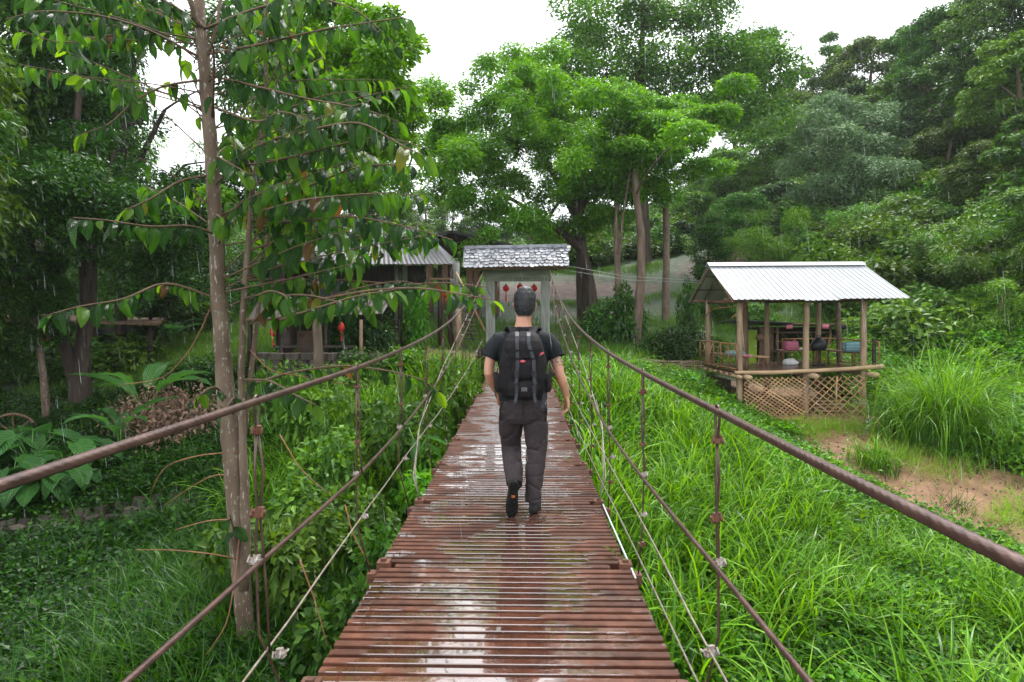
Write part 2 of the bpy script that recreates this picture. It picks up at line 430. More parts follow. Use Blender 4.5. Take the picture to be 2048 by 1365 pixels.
def deck_mat():
    """wet rusty steel: water films smooth, bare rust rough, both shapes of their own"""
    m, n, l, b = newmat('wet rusty decking')
    g = n.new('ShaderNodeNewGeometry')
    mp = n.new('ShaderNodeMapping'); mp.inputs['Scale'].default_value = (1, 1, 1); l.new(g.outputs['Position'], mp.inputs['Vector'])
    ns = n.new('ShaderNodeTexNoise'); ns.inputs['Scale'].default_value = 7; ns.inputs['Detail'].default_value = 7; ns.inputs['Roughness'].default_value = .65
    l.new(mp.outputs[0], ns.inputs['Vector'])
    oi = n.new('ShaderNodeObjectInfo')
    r_ = ramp(n, [(.25, (.028, .010, .006)), (.5, (.068, .025, .014)), (.75, (.125, .048, .026))]); l.new(ns.outputs['Fac'], r_.inputs['Fac'])
    hv = n.new('ShaderNodeHueSaturation'); mr = n.new('ShaderNodeMapRange'); mr.inputs['To Min'].default_value = .75; mr.inputs['To Max'].default_value = 1.25
    l.new(oi.outputs['Random'], mr.inputs['Value']); l.new(mr.outputs[0], hv.inputs['Value']); l.new(r_.outputs[0], hv.inputs['Color'])
    mpw = n.new('ShaderNodeMapping'); mpw.inputs['Scale'].default_value = (1, 1.6, 1); l.new(g.outputs['Position'], mpw.inputs['Vector'])
    nw = n.new('ShaderNodeTexNoise'); nw.inputs['Scale'].default_value = 2.3; nw.inputs['Detail'].default_value = 4; nw.inputs['Roughness'].default_value = .55
    l.new(mpw.outputs[0], nw.inputs['Vector'])
    # the worn middle of the deck holds more water than its edges
    sx = n.new('ShaderNodeSeparateXYZ'); l.new(g.outputs['Position'], sx.inputs[0])
    ab = n.new('ShaderNodeMath'); ab.operation = 'ABSOLUTE'; l.new(sx.outputs['X'], ab.inputs[0])
    ml = n.new('ShaderNodeMath'); ml.operation = 'MULTIPLY_ADD'; ml.inputs[1].default_value = -.32; l.new(ab.outputs[0], ml.inputs[0]); l.new(nw.outputs['Fac'], ml.inputs[2])
    wet = n.new('ShaderNodeMapRange'); wet.inputs['From Min'].default_value = .31; wet.inputs['From Max'].default_value = .40
    l.new(ml.outputs[0], wet.inputs['Value'])
    rr = n.new('ShaderNodeMapRange'); rr.inputs['To Min'].default_value = .5; rr.inputs['To Max'].default_value = .09
    l.new(wet.outputs[0], rr.inputs['Value']); l.new(rr.outputs[0], b.inputs['Roughness'])
    sp = n.new('ShaderNodeMapRange'); sp.inputs['To Min'].default_value = .2; sp.inputs['To Max'].default_value = 1.0
    l.new(wet.outputs[0], sp.inputs['Value']); l.new(sp.outputs[0], b.inputs['Specular IOR Level'])
    l.new(hv.outputs[0], b.inputs['Base Color'])
    b.inputs['Coat Weight'].default_value = 0
    l.new(wet.outputs[0], b.inputs['Coat Weight']); b.inputs['Coat Roughness'].default_value = .035; b.inputs['Coat IOR'].default_value = 2.15
    nb = n.new('ShaderNodeTexNoise'); nb.inputs['Scale'].default_value = 55; l.new(g.outputs['Position'], nb.inputs['Vector'])
    bp = n.new('ShaderNodeBump'); bp.inputs['Strength'].default_value = .25; bp.inputs['Distance'].default_value = .004
    l.new(nb.outputs['Fac'], bp.inputs['Height']); l.new(bp.outputs[0], b.inputs['Normal'])
    nc = n.new('ShaderNodeTexNoise'); nc.inputs['Scale'].default_value = 9; l.new(g.outputs['Position'], nc.inputs['Vector'])
    bc = n.new('ShaderNodeBump'); bc.inputs['Strength'].default_value = .05; bc.inputs['Distance'].default_value = .01
    l.new(nc.outputs['Fac'], bc.inputs['Height']); l.new(bc.outputs[0], b.inputs['Coat Normal'])
    return m
M['deck'] = deck_mat()

def ground_mat():
    m, n, l, b = newmat('soil and moss')
    g = n.new('ShaderNodeNewGeometry')
    ns = n.new('ShaderNodeTexNoise'); ns.inputs['Scale'].default_value = 1.3; ns.inputs['Detail'].default_value = 8; ns.inputs['Roughness'].default_value = .7
    l.new(g.outputs['Position'], ns.inputs['Vector'])
    gr = ramp(n, [(.3, (.010, .020, .005)), (.55, (.022, .050, .008)), (.75, (.045, .10, .012))]); l.new(ns.outputs['Fac'], gr.inputs['Fac'])
    n2 = n.new('ShaderNodeTexNoise'); n2.inputs['Scale'].default_value = 2.2; n2.inputs['Detail'].default_value = 9; n2.inputs['Roughness'].default_value = .7
    l.new(g.outputs['Position'], n2.inputs['Vector'])
    dr = ramp(n, [(.25, (.10, .05, .03)), (.5, (.24, .13, .075)), (.75, (.36, .22, .13))]); l.new(n2.outputs['Fac'], dr.inputs['Fac'])
    a2 = n.new('ShaderNodeAttribute'); a2.attribute_name = 'plough'
    pl = ramp(n, [(.3, (.050, .026, .020)), (.5, (.10, .055, .043)), (.7, (.17, .10, .08))]); l.new(n2.outputs['Fac'], pl.inputs['Fac'])
    mp_ = n.new('ShaderNodeMix'); mp_.data_type = 'RGBA'; l.new(a2.outputs['Fac'], mp_.inputs['Factor']); l.new(dr.outputs[0], mp_.inputs['A']); l.new(pl.outputs[0], mp_.inputs['B'])
    at = n.new('ShaderNodeAttribute'); at.attribute_name = 'dirt'
    ad = n.new('ShaderNodeMath'); ad.operation = 'ADD'; l.new(at.outputs['Fac'], ad.inputs[0])
    n3 = n.new('ShaderNodeTexNoise'); n3.inputs['Scale'].default_value = 3.5; n3.inputs['Detail'].default_value = 6; l.new(g.outputs['Position'], n3.inputs['Vector'])
    l.new(n3.outputs['Fac'], ad.inputs[1])
    th = n.new('ShaderNodeMapRange'); th.inputs['From Min'].default_value = .92; th.inputs['From Max'].default_value = 1.08; l.new(ad.outputs[0], th.inputs['Value'])
    mx = n.new('ShaderNodeMix'); mx.data_type = 'RGBA'; l.new(th.outputs[0], mx.inputs['Factor']); l.new(gr.outputs[0], mx.inputs['A']); l.new(mp_.outputs['Result'], mx.inputs['B'])
    l.new(mx.outputs['Result'], b.inputs['Base Color'])
    b.inputs['Roughness'].default_value = .62; b.inputs['Specular IOR Level'].default_value = .25
    bp = n.new('ShaderNodeBump'); bp.inputs['Strength'].default_value = .9; bp.inputs['Distance'].default_value = .08
    l.new(n2.outputs['Fac'], bp.inputs['Height']); l.new(bp.outputs[0], b.inputs['Normal'])
    return m
M['ground'] = ground_mat()
# ------------------------------------------------------------------ terrain
CP = [(0,-12,-4.6),(0,0,-3.9),(0,5,-3.6),(0,9,-2.8),(0,13,-1.5),(0,15.6,-.4),(0,17,-.04),(0,20,-.02),(0,24,.15),
(3,3,-4.0),(3,8,-3.3),(3,12,-2.1),(3,15,-1.1),(3,18,-.3),(3,22,0),(6,4,-4.0),(6,9,-3.3),(6,13,-2.3),(6,16,-1.75),(6,18.5,-1.4),
(8,19,-1.38),(10,19.5,-1.38),(8,21,-1.1),(5.2,22,-.15),(7,24.5,-.45),(10,24.5,-.45),(8.6,16.2,-1.92),(9.25,15.4,-2.1),(9.9,14.7,-2.32),(10.6,14.0,-2.5),(8.3,13.2,-3.0),(9.6,12,-3.3),(8.4,17.4,-1.6),(12.5,13,-2.8),(10,10,-3.5),(12,6,-3.9),
(13,18.5,-1.5),(15,20,-.6),(15,24,1.2),(20,26,4),(20,14,-1.2),(20,19,1.2),(24,30,7),(30,45,12.5),(20,45,8),(12,40,5),(28,60,16),(45,60,22),
(60,40,22),(40,25,13),(30,10,5),(60,80,30),(10,60,8),(10,90,13),(0,30,1.1),(0,38,3.2),(8,32,2.0),(5,38,3.4),(5,27,.5),(-6,40,3),(-5,25,.3),(0,60,6),(0,110,13),
(-20,100,12),(-45,110,16),(-30,60,8),(-15,40,3.7),(-15,31,1.2),(-8,22,0.0),(-5,20,0.0),(-8,27,.4),(-13,20,-1.25),(-10,15,-2.0),(-9,12,-2.55),(-6,9.5,-2.6),
(-3,7,-2.0),(-3,4,-2.9),(-3,12,-1.45),(-2.5,15,-.55),(-6.5,14,-1.7),(-6,5,-3.2),(-6.5,18.3,-.75),(-15,8,-2.9),(-20,15,-1.6),(-25,25,0),(-40,30,4),(-40,5,0),
(-3,-8,-4.6),(3,-8,-4.6),(-25,-10,-3),(25,-10,-2.5),(90,90,36),(100,0,28),(-90,0,6),(-100,110,24),(0,170,22),(80,170,34),(-80,170,26),(50,-10,8)]
CP = np.array(CP, float)
def _U(r2): return np.where(r2 > 0, r2 * np.log(np.maximum(r2, 1e-12)), 0)
_n = len(CP)
_K = _U(((CP[:, None, :2] - CP[None, :, :2]) ** 2).sum(-1)) + np.eye(_n) * .4
_Pm = np.c_[np.ones(_n), CP[:, :2]]
_A = np.block([[_K, _Pm], [_Pm.T, np.zeros((3, 3))]])
_W = np.linalg.solve(_A, np.r_[CP[:, 2], 0, 0, 0])
def hgt_np(x, y):
    x = np.asarray(x, float); y = np.asarray(y, float)
    p = np.stack([x.ravel(), y.ravel()], 1)
    out = np.empty(len(p))
    for i in range(0, len(p), 20000):
        q = p[i:i + 20000]
        out[i:i + 20000] = _U(((q[:, None] - CP[None, :, :2]) ** 2).sum(-1)) @ _W[:_n] + _W[_n] + q @ _W[_n + 1:]
    out += .05 * sinoise(p, 3, 1.6, 3) + .25 * sinoise(p, 4, .22, 2) * np.clip((np.hypot(p[:, 0], p[:, 1]) - 22) / 20, 0, 1)
    return out.reshape(x.shape)
def hgt(x, y): return float(hgt_np([x], [y])[0])
def G(px, py, y0=3.0, y1=160.0):
    """where the view ray of a photo pixel meets the ground"""
    ys = np.concatenate([np.linspace(y0, 40, 500), np.linspace(40, y1, 300)])
    a = P(px, py, 1.0); d = (a - CAM)
    X = CAM.x + d.x * ys; Z = CAM.z + d.z * ys
    H = hgt_np(X, ys)
    i = np.argmax(Z < H)
    return Vector((X[i], ys[i], H[i]))

path_px = [(1140, 742), (1200, 716), (1290, 706), (1400, 715)]
path2 = [(9.4, 18.3), (8.4, 18.1), (8.35, 17.2), (8.7, 16.1), (9.3, 15.4), (9.95, 14.8), (10.7, 14.2), (12.5, 13.4), (18, 12.4)]
path1 = [(0.0, 16.8), (0.2, 19.5), (1.7, 20.5), (4.0, 21.8), (6.0, 23.6)]
def seg_dist(x, y, pts):
    d = np.full(x.shape, 1e9)
    for (x0, y0), (x1, y1) in zip(pts[:-1], pts[1:]):
        L2 = (x1 - x0) ** 2 + (y1 - y0) ** 2
        t = np.clip(((x - x0) * (x1 - x0) + (y - y0) * (y1 - y0)) / L2, 0, 1)
        d = np.minimum(d, np.hypot(x - x0 - t * (x1 - x0), y - y0 - t * (y1 - y0)))
    return d
def dirt_np(x, y):
    d = np.clip(1.25 - seg_dist(x, y, path2) / 2.0, 0, 1) 
    d = np.maximum(d, np.clip(1.25 - seg_dist(x, y, path1) / .85, 0, 1))
    # bare ploughed slope behind the gate and the yard by the house
    s = np.clip(1.3 - np.hypot((x - 2.5) / 8.5, (y - 35.5) / 5.5), 0, 1) * .68
    s = np.maximum(s, np.clip(1.3 - np.hypot((x - 12) / 4.5, (y - 38) / 5), 0, 1) * .78)
    s = np.maximum(s, np.clip(1.35 - np.hypot((x + 3.4) / 2.6, (y - 22) / 3.2), 0, 1))
    s = np.maximum(s, np.clip(1.3 - np.hypot((x + 9.5) / 3.0, (y - 12.6) / .45), 0, 1) * .7)
    s = np.maximum(s, np.clip(1.3 - np.hypot((x - 8.2) / 2.6, (y - 21) / 1.9), 0, 1))
    # green strips left on the slope
    s *= 1 - np.clip(1.2 - np.abs(y - 33.3 - .12 * x) / 1.1, 0, 1) * np.clip((x + 2) / 3, 0, 1)*.9
    return np.maximum(d, s)
def axis(lo, hi, c, fine, n):
    t = np.linspace(-1, 1, n)
    k = 3.2
    s = np.sinh(k * t) / np.sinh(k)
    return np.where(s < 0, c + s * (c - lo), c + s * (hi - c))
gx = axis(-140, 150, 2, .1, 330); gy = axis(-40, 220, 14, .1, 330)
XX, YY = np.meshgrid(gx, gy)
ZZ = hgt_np(XX, YY)
V = np.stack([XX, YY, ZZ], -1).reshape(-1, 3)
nx, ny = len(gx), len(gy)
ii = (np.arange(ny - 1)[:, None] * nx + np.arange(nx - 1)[None]).ravel()
F = np.stack([ii, ii + 1, ii + nx + 1, ii + nx], 1)
o = link('ground', mesh_np('ground', V, F, {'dirt': dirt_np(XX, YY).ravel(), 'plough': np.clip((YY.ravel() - 26) / 3, 0, 1)}, smooth=True), mat=M['ground'])
tag(o, 'mossy ground with bare reddish dirt paths and slopes', kind='structure')

# ------------------------------------------------------------------ scattering by geometry nodes
def unlinked(me, mat_):
    me.materials.clear(); me.materials.append(mat_)
    return bpy.data.objects.new(me.name, me)
def scatter(name, pts, protos, label, cat=None, smin=.8, smax=1.2, tilt=.12, seed=1, kind='stuff', parent=None, sxy=1.0, scl=None, normal_up=True):
    r_ = np.random.RandomState(seed)
    pts = np.asarray(pts, np.float32); n_ = len(pts)
    me = bpy.data.meshes.new(name); me.vertices.add(n_); me.vertices.foreach_set('co', pts.ravel())
    rot = np.stack([r_.normal(0, tilt, n_), r_.normal(0, tilt, n_), r_.rand(n_) * 2 * PI], 1).astype(np.float32)
    a = me.attributes.new('rot', 'FLOAT_VECTOR', 'POINT'); a.data.foreach_set('vector', rot.ravel())
    s_ = r_.uniform(smin, smax, n_)
    if scl is not None: s_ = s_ * scl
    sc3 = np.stack([s_ * sxy, s_ * sxy, s_], 1).astype(np.float32)
    a = me.attributes.new('scl', 'FLOAT_VECTOR', 'POINT'); a.data.foreach_set('vector', sc3.ravel())
    a = me.attributes.new('idx', 'INT', 'POINT'); a.data.foreach_set('value', r_.randint(0, len(protos), n_).astype(np.int32))
    g = bpy.data.node_groups.new(name, 'GeometryNodeTree')
    g.interface.new_socket('Geometry', in_out='INPUT', socket_type='NodeSocketGeometry')
    g.interface.new_socket('Geometry', in_out='OUTPUT', socket_type='NodeSocketGeometry')
    gi = g.nodes.new('NodeGroupInput'); go = g.nodes.new('NodeGroupOutput')
    ip = g.nodes.new('GeometryNodeInstanceOnPoints'); jn = g.nodes.new('GeometryNodeJoinGeometry')
    for p in protos[::-1]:
        oi = g.nodes.new('GeometryNodeObjectInfo'); oi.inputs['Object'].default_value = p; oi.inputs['As Instance'].default_value = True
        g.links.new(oi.outputs['Geometry'], jn.inputs[0])
    g.links.new(gi.outputs[0], ip.inputs['Points']); g.links.new(jn.outputs[0], ip.inputs['Instance'])
    ip.inputs['Pick Instance'].default_value = True
    for nm, ty, so in (('rot', 'FLOAT_VECTOR', 'Rotation'), ('scl', 'FLOAT_VECTOR', 'Scale'), ('idx', 'INT', 'Instance Index')):
        na = g.nodes.new('GeometryNodeInputNamedAttribute'); na.data_type = ty; na.inputs['Name'].default_value = nm
        g.links.new(na.outputs['Attribute'], ip.inputs[so])
    g.links.new(ip.outputs[0], go.inputs[0])
    ob = link(name, me, parent)
    ob.modifiers.new('scatter', 'NODES').node_group = g
    tag(ob, label, cat, None, kind)
    return ob

def blades_mesh(name, n, length, width, spread, arch, seed, segs=6, lean=.35, tint0=0., tint1=1.):
    r_ = np.random.RandomState(seed)
    Vs, Fs, T = [], [], []
    for i in range(n):
        a = r_.rand() * 2 * PI
        b0 = np.array([r_.normal(0, spread), r_.normal(0, spread), -.05])
        L = length * r_.uniform(.55, 1.1); wd = width * r_.uniform(.7, 1.2)
        dirh = np.array([math.cos(a), math.sin(a), 0.])
        side = np.array([-math.sin(a), math.cos(a), 0.])
        tw = r_.normal(0, .5); side = side * math.cos(tw) + np.array([0, 0, 1.]) * math.sin(tw) * .5
        th = abs(r_.normal(0, lean)); k = arch * r_.uniform(.4, 1.5)
        p = b0.copy(); base = len(Vs); t = r_.uniform(tint0, tint1)
        for s in range(segs + 1):
            u = s / segs
            ww = wd * (1 - u ** 2.2) * (.55 + .45 * min(1, u * 4))
            Vs.append(p - side * ww / 2); Vs.append(p + side * ww / 2); T += [t * (.75 + .25 * u)] * 2  # root end tinted darker: shade beneath the grass put into the colour
            ang = th + k * u ** 1.6
            p = p + (dirh * math.sin(ang) + np.array([0, 0, 1.]) * math.cos(ang)) * L / segs
        for s in range(segs):
            q = base + s * 2
            Fs.append((q, q + 1, q + 3, q + 2))
    return mesh_np(name, Vs, Fs, {'tint': T}, smooth=True)

def leaves_np(c, nrm, axis_, L, W, fold=.15):
    """diamond leaves, 4 verts 2 faces each -> arrays"""
    side = np.cross(nrm, axis_); side /= np.linalg.norm(side, axis=1, keepdims=True) + 1e-9
    up = np.cross(axis_, side)
    L = L[:, None]; W = W[:, None]
    v0 = c
    v1 = c + axis_ * L * .42 + side * W * .5 + up * W * fold
    v2 = c + axis_ * L
    v3 = c + axis_ * L * .42 - side * W * .5 + up * W * fold
    V_ = np.stack([v0, v1, v2, v3], 1).reshape(-1, 3)
    k = np.arange(len(c))[:, None] * 4
    F_ = np.concatenate([k + np.array([[0, 1, 2]]), k + np.array([[0, 2, 3]])], 0)
    return V_, F_

def clump_leaves(centres, radii, n_each, L, W, r_, flat=.6, droop=.4, shell=.5, up_bias=.35, lvar=.3):
    cs, ns, ax, ti = [], [], [], []
    for c, rad in zip(centres, radii):
        n_ = max(4, int(n_each * (rad / np.mean(radii)) ** 2))
        d = r_.normal(size=(n_, 3)); d[:, 2] += up_bias * 1.2
        d /= np.linalg.norm(d, axis=1, keepdims=True)
        rr = rad * (1 - shell * r_.rand(n_) ** 1.5) 
        lump = 1 + .22 * np.sin(d[:, 0] * 5 + c[0] * 3) * np.sin(d[:, 1] * 5 + c[1] * 2)
        p = c + d * (rr * lump)[:, None] * np.array([1, 1, flat])
        nn = d * .5 + np.array([0, 0, .8]) + r_.normal(size=(n_, 3)) * .45
        nn /= np.linalg.norm(nn, axis=1, keepdims=True)
        a_ = d * np.array([1, 1, .3]) + r_.normal(size=(n_, 3)) * .6; a_[:, 2] -= droop
        a_ -= nn * (a_ * nn).sum(1, keepdims=True) * .7
        a_ /= np.linalg.norm(a_, axis=1, keepdims=True)
        cs.append(p); ns.append(nn); ax.append(a_)
        ti.append(np.clip(r_.uniform(.0, .75, n_) + r_.uniform(0, .3), 0, 1))
    c = np.concatenate(cs); nn = np.concatenate(ns); a_ = np.concatenate(ax); t = np.concatenate(ti)
    n_ = len(c)
    V_, F_ = leaves_np(c, nn, a_, L * r_.uniform(1 - lvar, 1 + lvar, n_), W * r_.uniform(1 - lvar, 1 + lvar, n_))
    return V_, F_, np.repeat(t, 4)

def bush_mesh(name, rad, n, L, W, seed, flat=.7, nc=9, droop=.3):
    r_ = np.random.RandomState(seed)
    cs = np.c_[r_.normal(0, rad * .45, nc), r_.normal(0, rad * .45, nc), r_.uniform(.1, .75, nc) * rad * flat]
    rd = r_.uniform(.35, .6, nc) * rad
    V_, F_, t = clump_leaves(cs, rd, n // nc, L, W, r_, flat=.8, droop=droop)
    return mesh_np(name, V_, F_, {'tint': t}, smooth=False)

# ------------------------------------------------------------------ trees
def bez(a, b, c, n):
    return [a * (1 - t) ** 2 + b * 2 * t * (1 - t) + c * t * t for t in [i / n for i in range(n + 1)]]
def limb(mb, a, c, r0, r1, rnd, sag=.0, n=6, sides=6, bow=.25):
    a, c = Vector(a), Vector(c)
    L = (c - a).length
    mid = a.lerp(c, .45) + Vector((rnd.uniform(-1, 1), rnd.uniform(-1, 1), rnd.uniform(-.2, 1))) * L * bow * .5 - Vector((0, 0, sag * L))
    pts = bez(a, mid, c, n)
    mb.tube(pts, [r0 + (r1 - r0) * (i / n) ** .8 for i in range(n + 1)], sides, cap=False)
    return pts

def tree_meshes(name, trunks, clumps, rad, leafn, L, W, seed, flat=.6, droop=.4, shell=.5, limb_r=.06, sides=8, twigs=True):
    """trunks: list of (points, radii); clumps: list of centres; -> (wood mesh, crown mesh)"""
    rnd = random.Random(seed); r_ = np.random.RandomState(seed)
    mb = MB()
    nodes = []
    for pts, rr in trunks:
        mb.tube(pts, rr, sides, cap=False, lumps=.04)
        k = len(pts)
        for i, p in enumerate(pts):
            if i >= k * .35: nodes.append((Vector(p), rr[i]))
    order = sorted(range(len(clumps)), key=lambda i: min((Vector(clumps[i]) - p).length for p, _ in nodes))
    for i in order:
        c = Vector(clumps[i])
        best = min(nodes, key=lambda q: (c - q[0]).length + max(0, q[0].z - c.z + .3 * (c - q[0]).length * .6) * 1.5)
        r0 = min(limb_r, best[1] * .75)
        pts = limb(mb, best[0], c, r0, r0 * .3, rnd, n=6, sides=6)
        for j in (2, 4, 5): nodes.append((pts[j], r0 * (1 - .12 * j)))
        if twigs:
            for _ in range(4):
                q = c + Vector((rnd.uniform(-1, 1), rnd.uniform(-1, 1), rnd.uniform(-.1, .6))) * (rad[i] * .8)
                mb.tube([c, c.lerp(q, .5) + Vector((0, 0, .05)), q], [r0 * .3, r0 * .2, r0 * .1], 4, cap=False)
    V_, F_, t = clump_leaves(np.array([tuple(c) for c in clumps]), np.array(rad), leafn, L, W, r_, flat=flat, droop=droop, shell=shell)
    return mb.mesh(name + '_wood', True), mesh_np(name + '_crown', V_, F_, {'tint': t})

def plant_tree(name, loc, meshes, mats, label, cat='tree', group=None, scale=(1, 1, 1), rz=0.0):
    e = empty(name, loc, label, cat, group, rz); e.scale = scale
    link('trunk', meshes[0], e, mats[0] if not meshes[0].materials else None)
    link('crown', meshes[1], e, mats[1] if not meshes[1].materials else None)
    return e
# ------------------------------------------------------------------ suspension bridge
def curve(pts, deg=4):
    a = np.array(pts, float); c = np.polyfit(a[:, 0], a[:, 1], deg)
    return lambda y: float(np.polyval(c, y))
def lin(pts):
    a = np.array(pts, float)
    return lambda y: float(np.interp(y, a[:, 0], a[:, 1]))
deck_z = lin([(-3, .10), (2.6, .09), (3.8, .05), (5.5, .024), (8.5, -.01), (12, -.005), (17, .015)])
mainR = (lin([(-3, .90), (1, .87), (2.6, .862), (4.05, .83), (5.5, .805), (17.5, .79)]), curve([(-3, 1.33), (-1, 1.235), (1, 1.19), (2.6, 1.193), (4.05, 1.222), (5.5, 1.256), (6.95, 1.31), (8.4, 1.395), (11, 1.62), (14, 2.06), (17.3, 2.66)], 5))
mainL = (lin([(-3, -.95), (1, -.93), (2.6, -.925), (4.05, -.885), (17.5, -.86)]), curve([(-3, 1.37), (-1, 1.275), (1, 1.235), (2.6, 1.232), (4.05, 1.25), (5.5, 1.268), (6.95, 1.32), (8.4, 1.40), (11, 1.62), (14, 2.05), (17.3, 2.64)], 5))
midz = curve([(-3, .80), (-1, .70), (1, .645), (2.6, .625), (4.05, .61), (5.5, .625), (7, .70), (8.7, .866), (10.2, 1.06), (12.5, 1.4), (15.2, 1.87), (17.3, 2.3)], 5)
loA = lin([(-3, .25), (2.6, .25), (4.05, .36), (5.5, .40), (8.4, .45), (12, .6), (16.3, .95)])
loB = lin([(-3, .10), (2.6, .10), (4.05, .18), (8.4, .22), (16.3, .45)])
bridge = empty('suspension_bridge', (0, 0, 0), 'narrow suspension footbridge of wet rusty steel slats hung on twisted cables', 'bridge')

def slat_mesh(wd, seed):
    r_ = random.Random(seed)
    prof = [(0, -.044), (.007, -.003), (.011, 0), (.050, 0), (.054, -.003), (.060, -.044), (.0785, -.044)]
    mb = MB(); xs = [-wd / 2, -wd / 2 + .02, 0, wd / 2 - .02, wd / 2]
    vs = []; bend = [r_.uniform(-.002, .002) for _ in xs]
    for k, x in enumerate(xs):
        for (y, z) in prof: vs.append((x, y, z + bend[k]))
    for k, x in enumerate(xs):
        for (y, z) in prof: vs.append((x, y, z - .003 + bend[k]))
    n_ = len(prof); fs = []
    q = len(xs) * n_
    for k in range(len(xs) - 1):
        for i in range(n_ - 1):
            a = k * n_ + i
            fs.append((a, a + n_, a + n_ + 1, a + 1)); fs.append((q + a, q + a + 1, q + a + n_ + 1, q + a + n_))
    for k in (0, len(xs) - 1):
        for i in range(n_ - 1):
            a = k * n_ + i; fs.append((a, a + 1, q + a + 1, q + a))
    mb.add(vs, fs); me = mb.mesh('slat'); me.materials.append(M['deck']); return me
sl_long = [slat_mesh(1.50, i) for i in range(3)]; sl_short = slat_mesh(1.30, 9)
y = -2.1
seams = [2.6 + 1.45 * k for k in range(-3, 10)]
first = True
pan = 0
yy = -1.75
while yy < 16.5:
    k = round((yy - 2.6) / 1.45 * 18) 
    rem = k % 18
    me = sl_short if rem in (0,) else sl_long[k % 3]
    rr = random.Random(k)
    px_ = random.Random(k // 18).uniform(-.012, .012)
    pz = random.Random(k // 18 + 99).uniform(-.003, .003)
    link('slat', me, bridge, loc=(px_ + rr.uniform(-.003, .003), yy + rr.uniform(-.001, .001), deck_z(yy) + pz), rot=(rr.uniform(-.012, .012), rr.uniform(-.001, .001), rr.uniform(-.001, .001)))
    yy += 1.45 / 18
for s in seams:
    mb = MB()
    mb.box((0, s + .03, deck_z(s) - .075), (1.66, .07, .06), bev=.006)
    bm_ = mb.build('cross_beam', M['rust'], bridge)
    for sx in (-1, 1):
        m2 = MB(); m2.box((sx * .735, s + .045, deck_z(s) - .012), (.075, .085, .062), bev=.006)
        m2.box((sx * .735, s + .045, deck_z(s) + .026), (.03, .03, .018)); m2.build('bracket', M['rust'], bridge)
for sx in (-.6, 0, .6):
    mb = MB(); ys = [-2 + .7 * i for i in range(27)]
    mb.tube([(sx, y_, deck_z(y_) - .14) for y_ in ys], .03, 6)
    mb.build('girder', M['rust'], bridge)

def twisted(name, fx, fz, y0, y1, r, mat_, step=.014, pitch=.17, lobes=6):
    ys = []; y_ = y0
    while y_ < y1:
        ys.append(y_); y_ += step * (1 + max(0, y_ - 4) * .55)
    ys.append(y1); ys = np.array(ys)
    X = np.array([fx(a) for a in ys]); Z = np.array([fz(a) for a in ys])
    n_ = 18
    th = np.arange(n_) * 2 * PI / n_
    dz = np.gradient(Z, ys); nz = 1 / np.sqrt(1 + dz ** 2); nyy = -dz * nz
    tw = ys / pitch * 2 * PI / 1.0
    amp = np.clip(1 - (ys - 9) / 5, 0, 1) * .10
    rad = r * (1 + amp[:, None] * np.cos(lobes * (th[None] + tw[:, None] / lobes * 1.0)))
    Vx = X[:, None] + rad * np.cos(th); 
    Vy = ys[:, None] + rad * np.sin(th) * nyy[:, None]; Vz = Z[:, None] + rad * np.sin(th) * nz[:, None]
    V_ = np.stack([Vx, Vy, Vz], -1).reshape(-1, 3)
    k = len(ys); i_, j_ = np.meshgrid(np.arange(k - 1), np.arange(n_), indexing='ij')
    F_ = np.stack([i_ * n_ + j_, i_ * n_ + (j_ + 1) % n_, (i_ + 1) * n_ + (j_ + 1) % n_, (i_ + 1) * n_ + j_], -1).reshape(-1, 4)
    return link(name, mesh_np(name, V_, F_, smooth=True), bridge, mat_)
for (fx, fz) in (mainL, mainR):
    tag(twisted('main_cable', fx, fz, -2.5, 17.4, .0138, M['cable'], pitch=.034, step=.007), 'thick twisted steel cable at hand height')
off = {-1: mainL[0], 1: mainR[0]}
for s, f in off.items():
    tag(twisted('middle_cable', (lambda f, s: lambda y_: f(y_) - s * .01)(f, s), midz, -2.5, 17.35, .0095, M['cable'], pitch=.026, step=.006), 'thinner twisted cable at knee height')
def rope(name, pts, r, mat_, par=None, n=6, label=None):
    mb = MB(); mb.tube(pts, r, n); o_ = mb.build(name, mat_, par, smooth=True)
    if label: tag(o_, label)
    return o_
for s, fz in ((-1, loA), (1, loA), (1, loB)):
    f = off[s]
    ys = np.linspace(-2.4, 16.3, 40)
    wob = random.Random(s * 3 + (fz is loB))
    rope('lower_rope', [(f(a) - s * (.02 + .03 * (fz is loB)), a, fz(a) + wob.uniform(-.006, .006) - (.0 if s > 0 else .02)) for a in ys], .0052, M['cable_thin'], bridge)
for s in (-1, 1):
    rope('stay_rope', [(s * .735, 5.52, .06), (s * .80, 5.62, .22), (s * .86, 6.4, .52), (s * .875, 8.4, .9), (s * .87, 12, 1.5), (s * .84, 17.2, 2.45)], .0055, M['cable_thin'], bridge)
    rope('stay_rope', [(s * .735, 5.50, .06), (s * .775, 5.56, .25), (s * .83, 6.1, .5), (s * .86, 6.9, .69)], .0045, M['cable_thin'], bridge)
rope('edge_strip', [(.765, a, deck_z(a) - .005) for a in np.linspace(3.9, 5.6, 8)], .006, mat('white plastic strip', (.62, .66, .68), (.45, .5, .52), 6, .4), bridge)

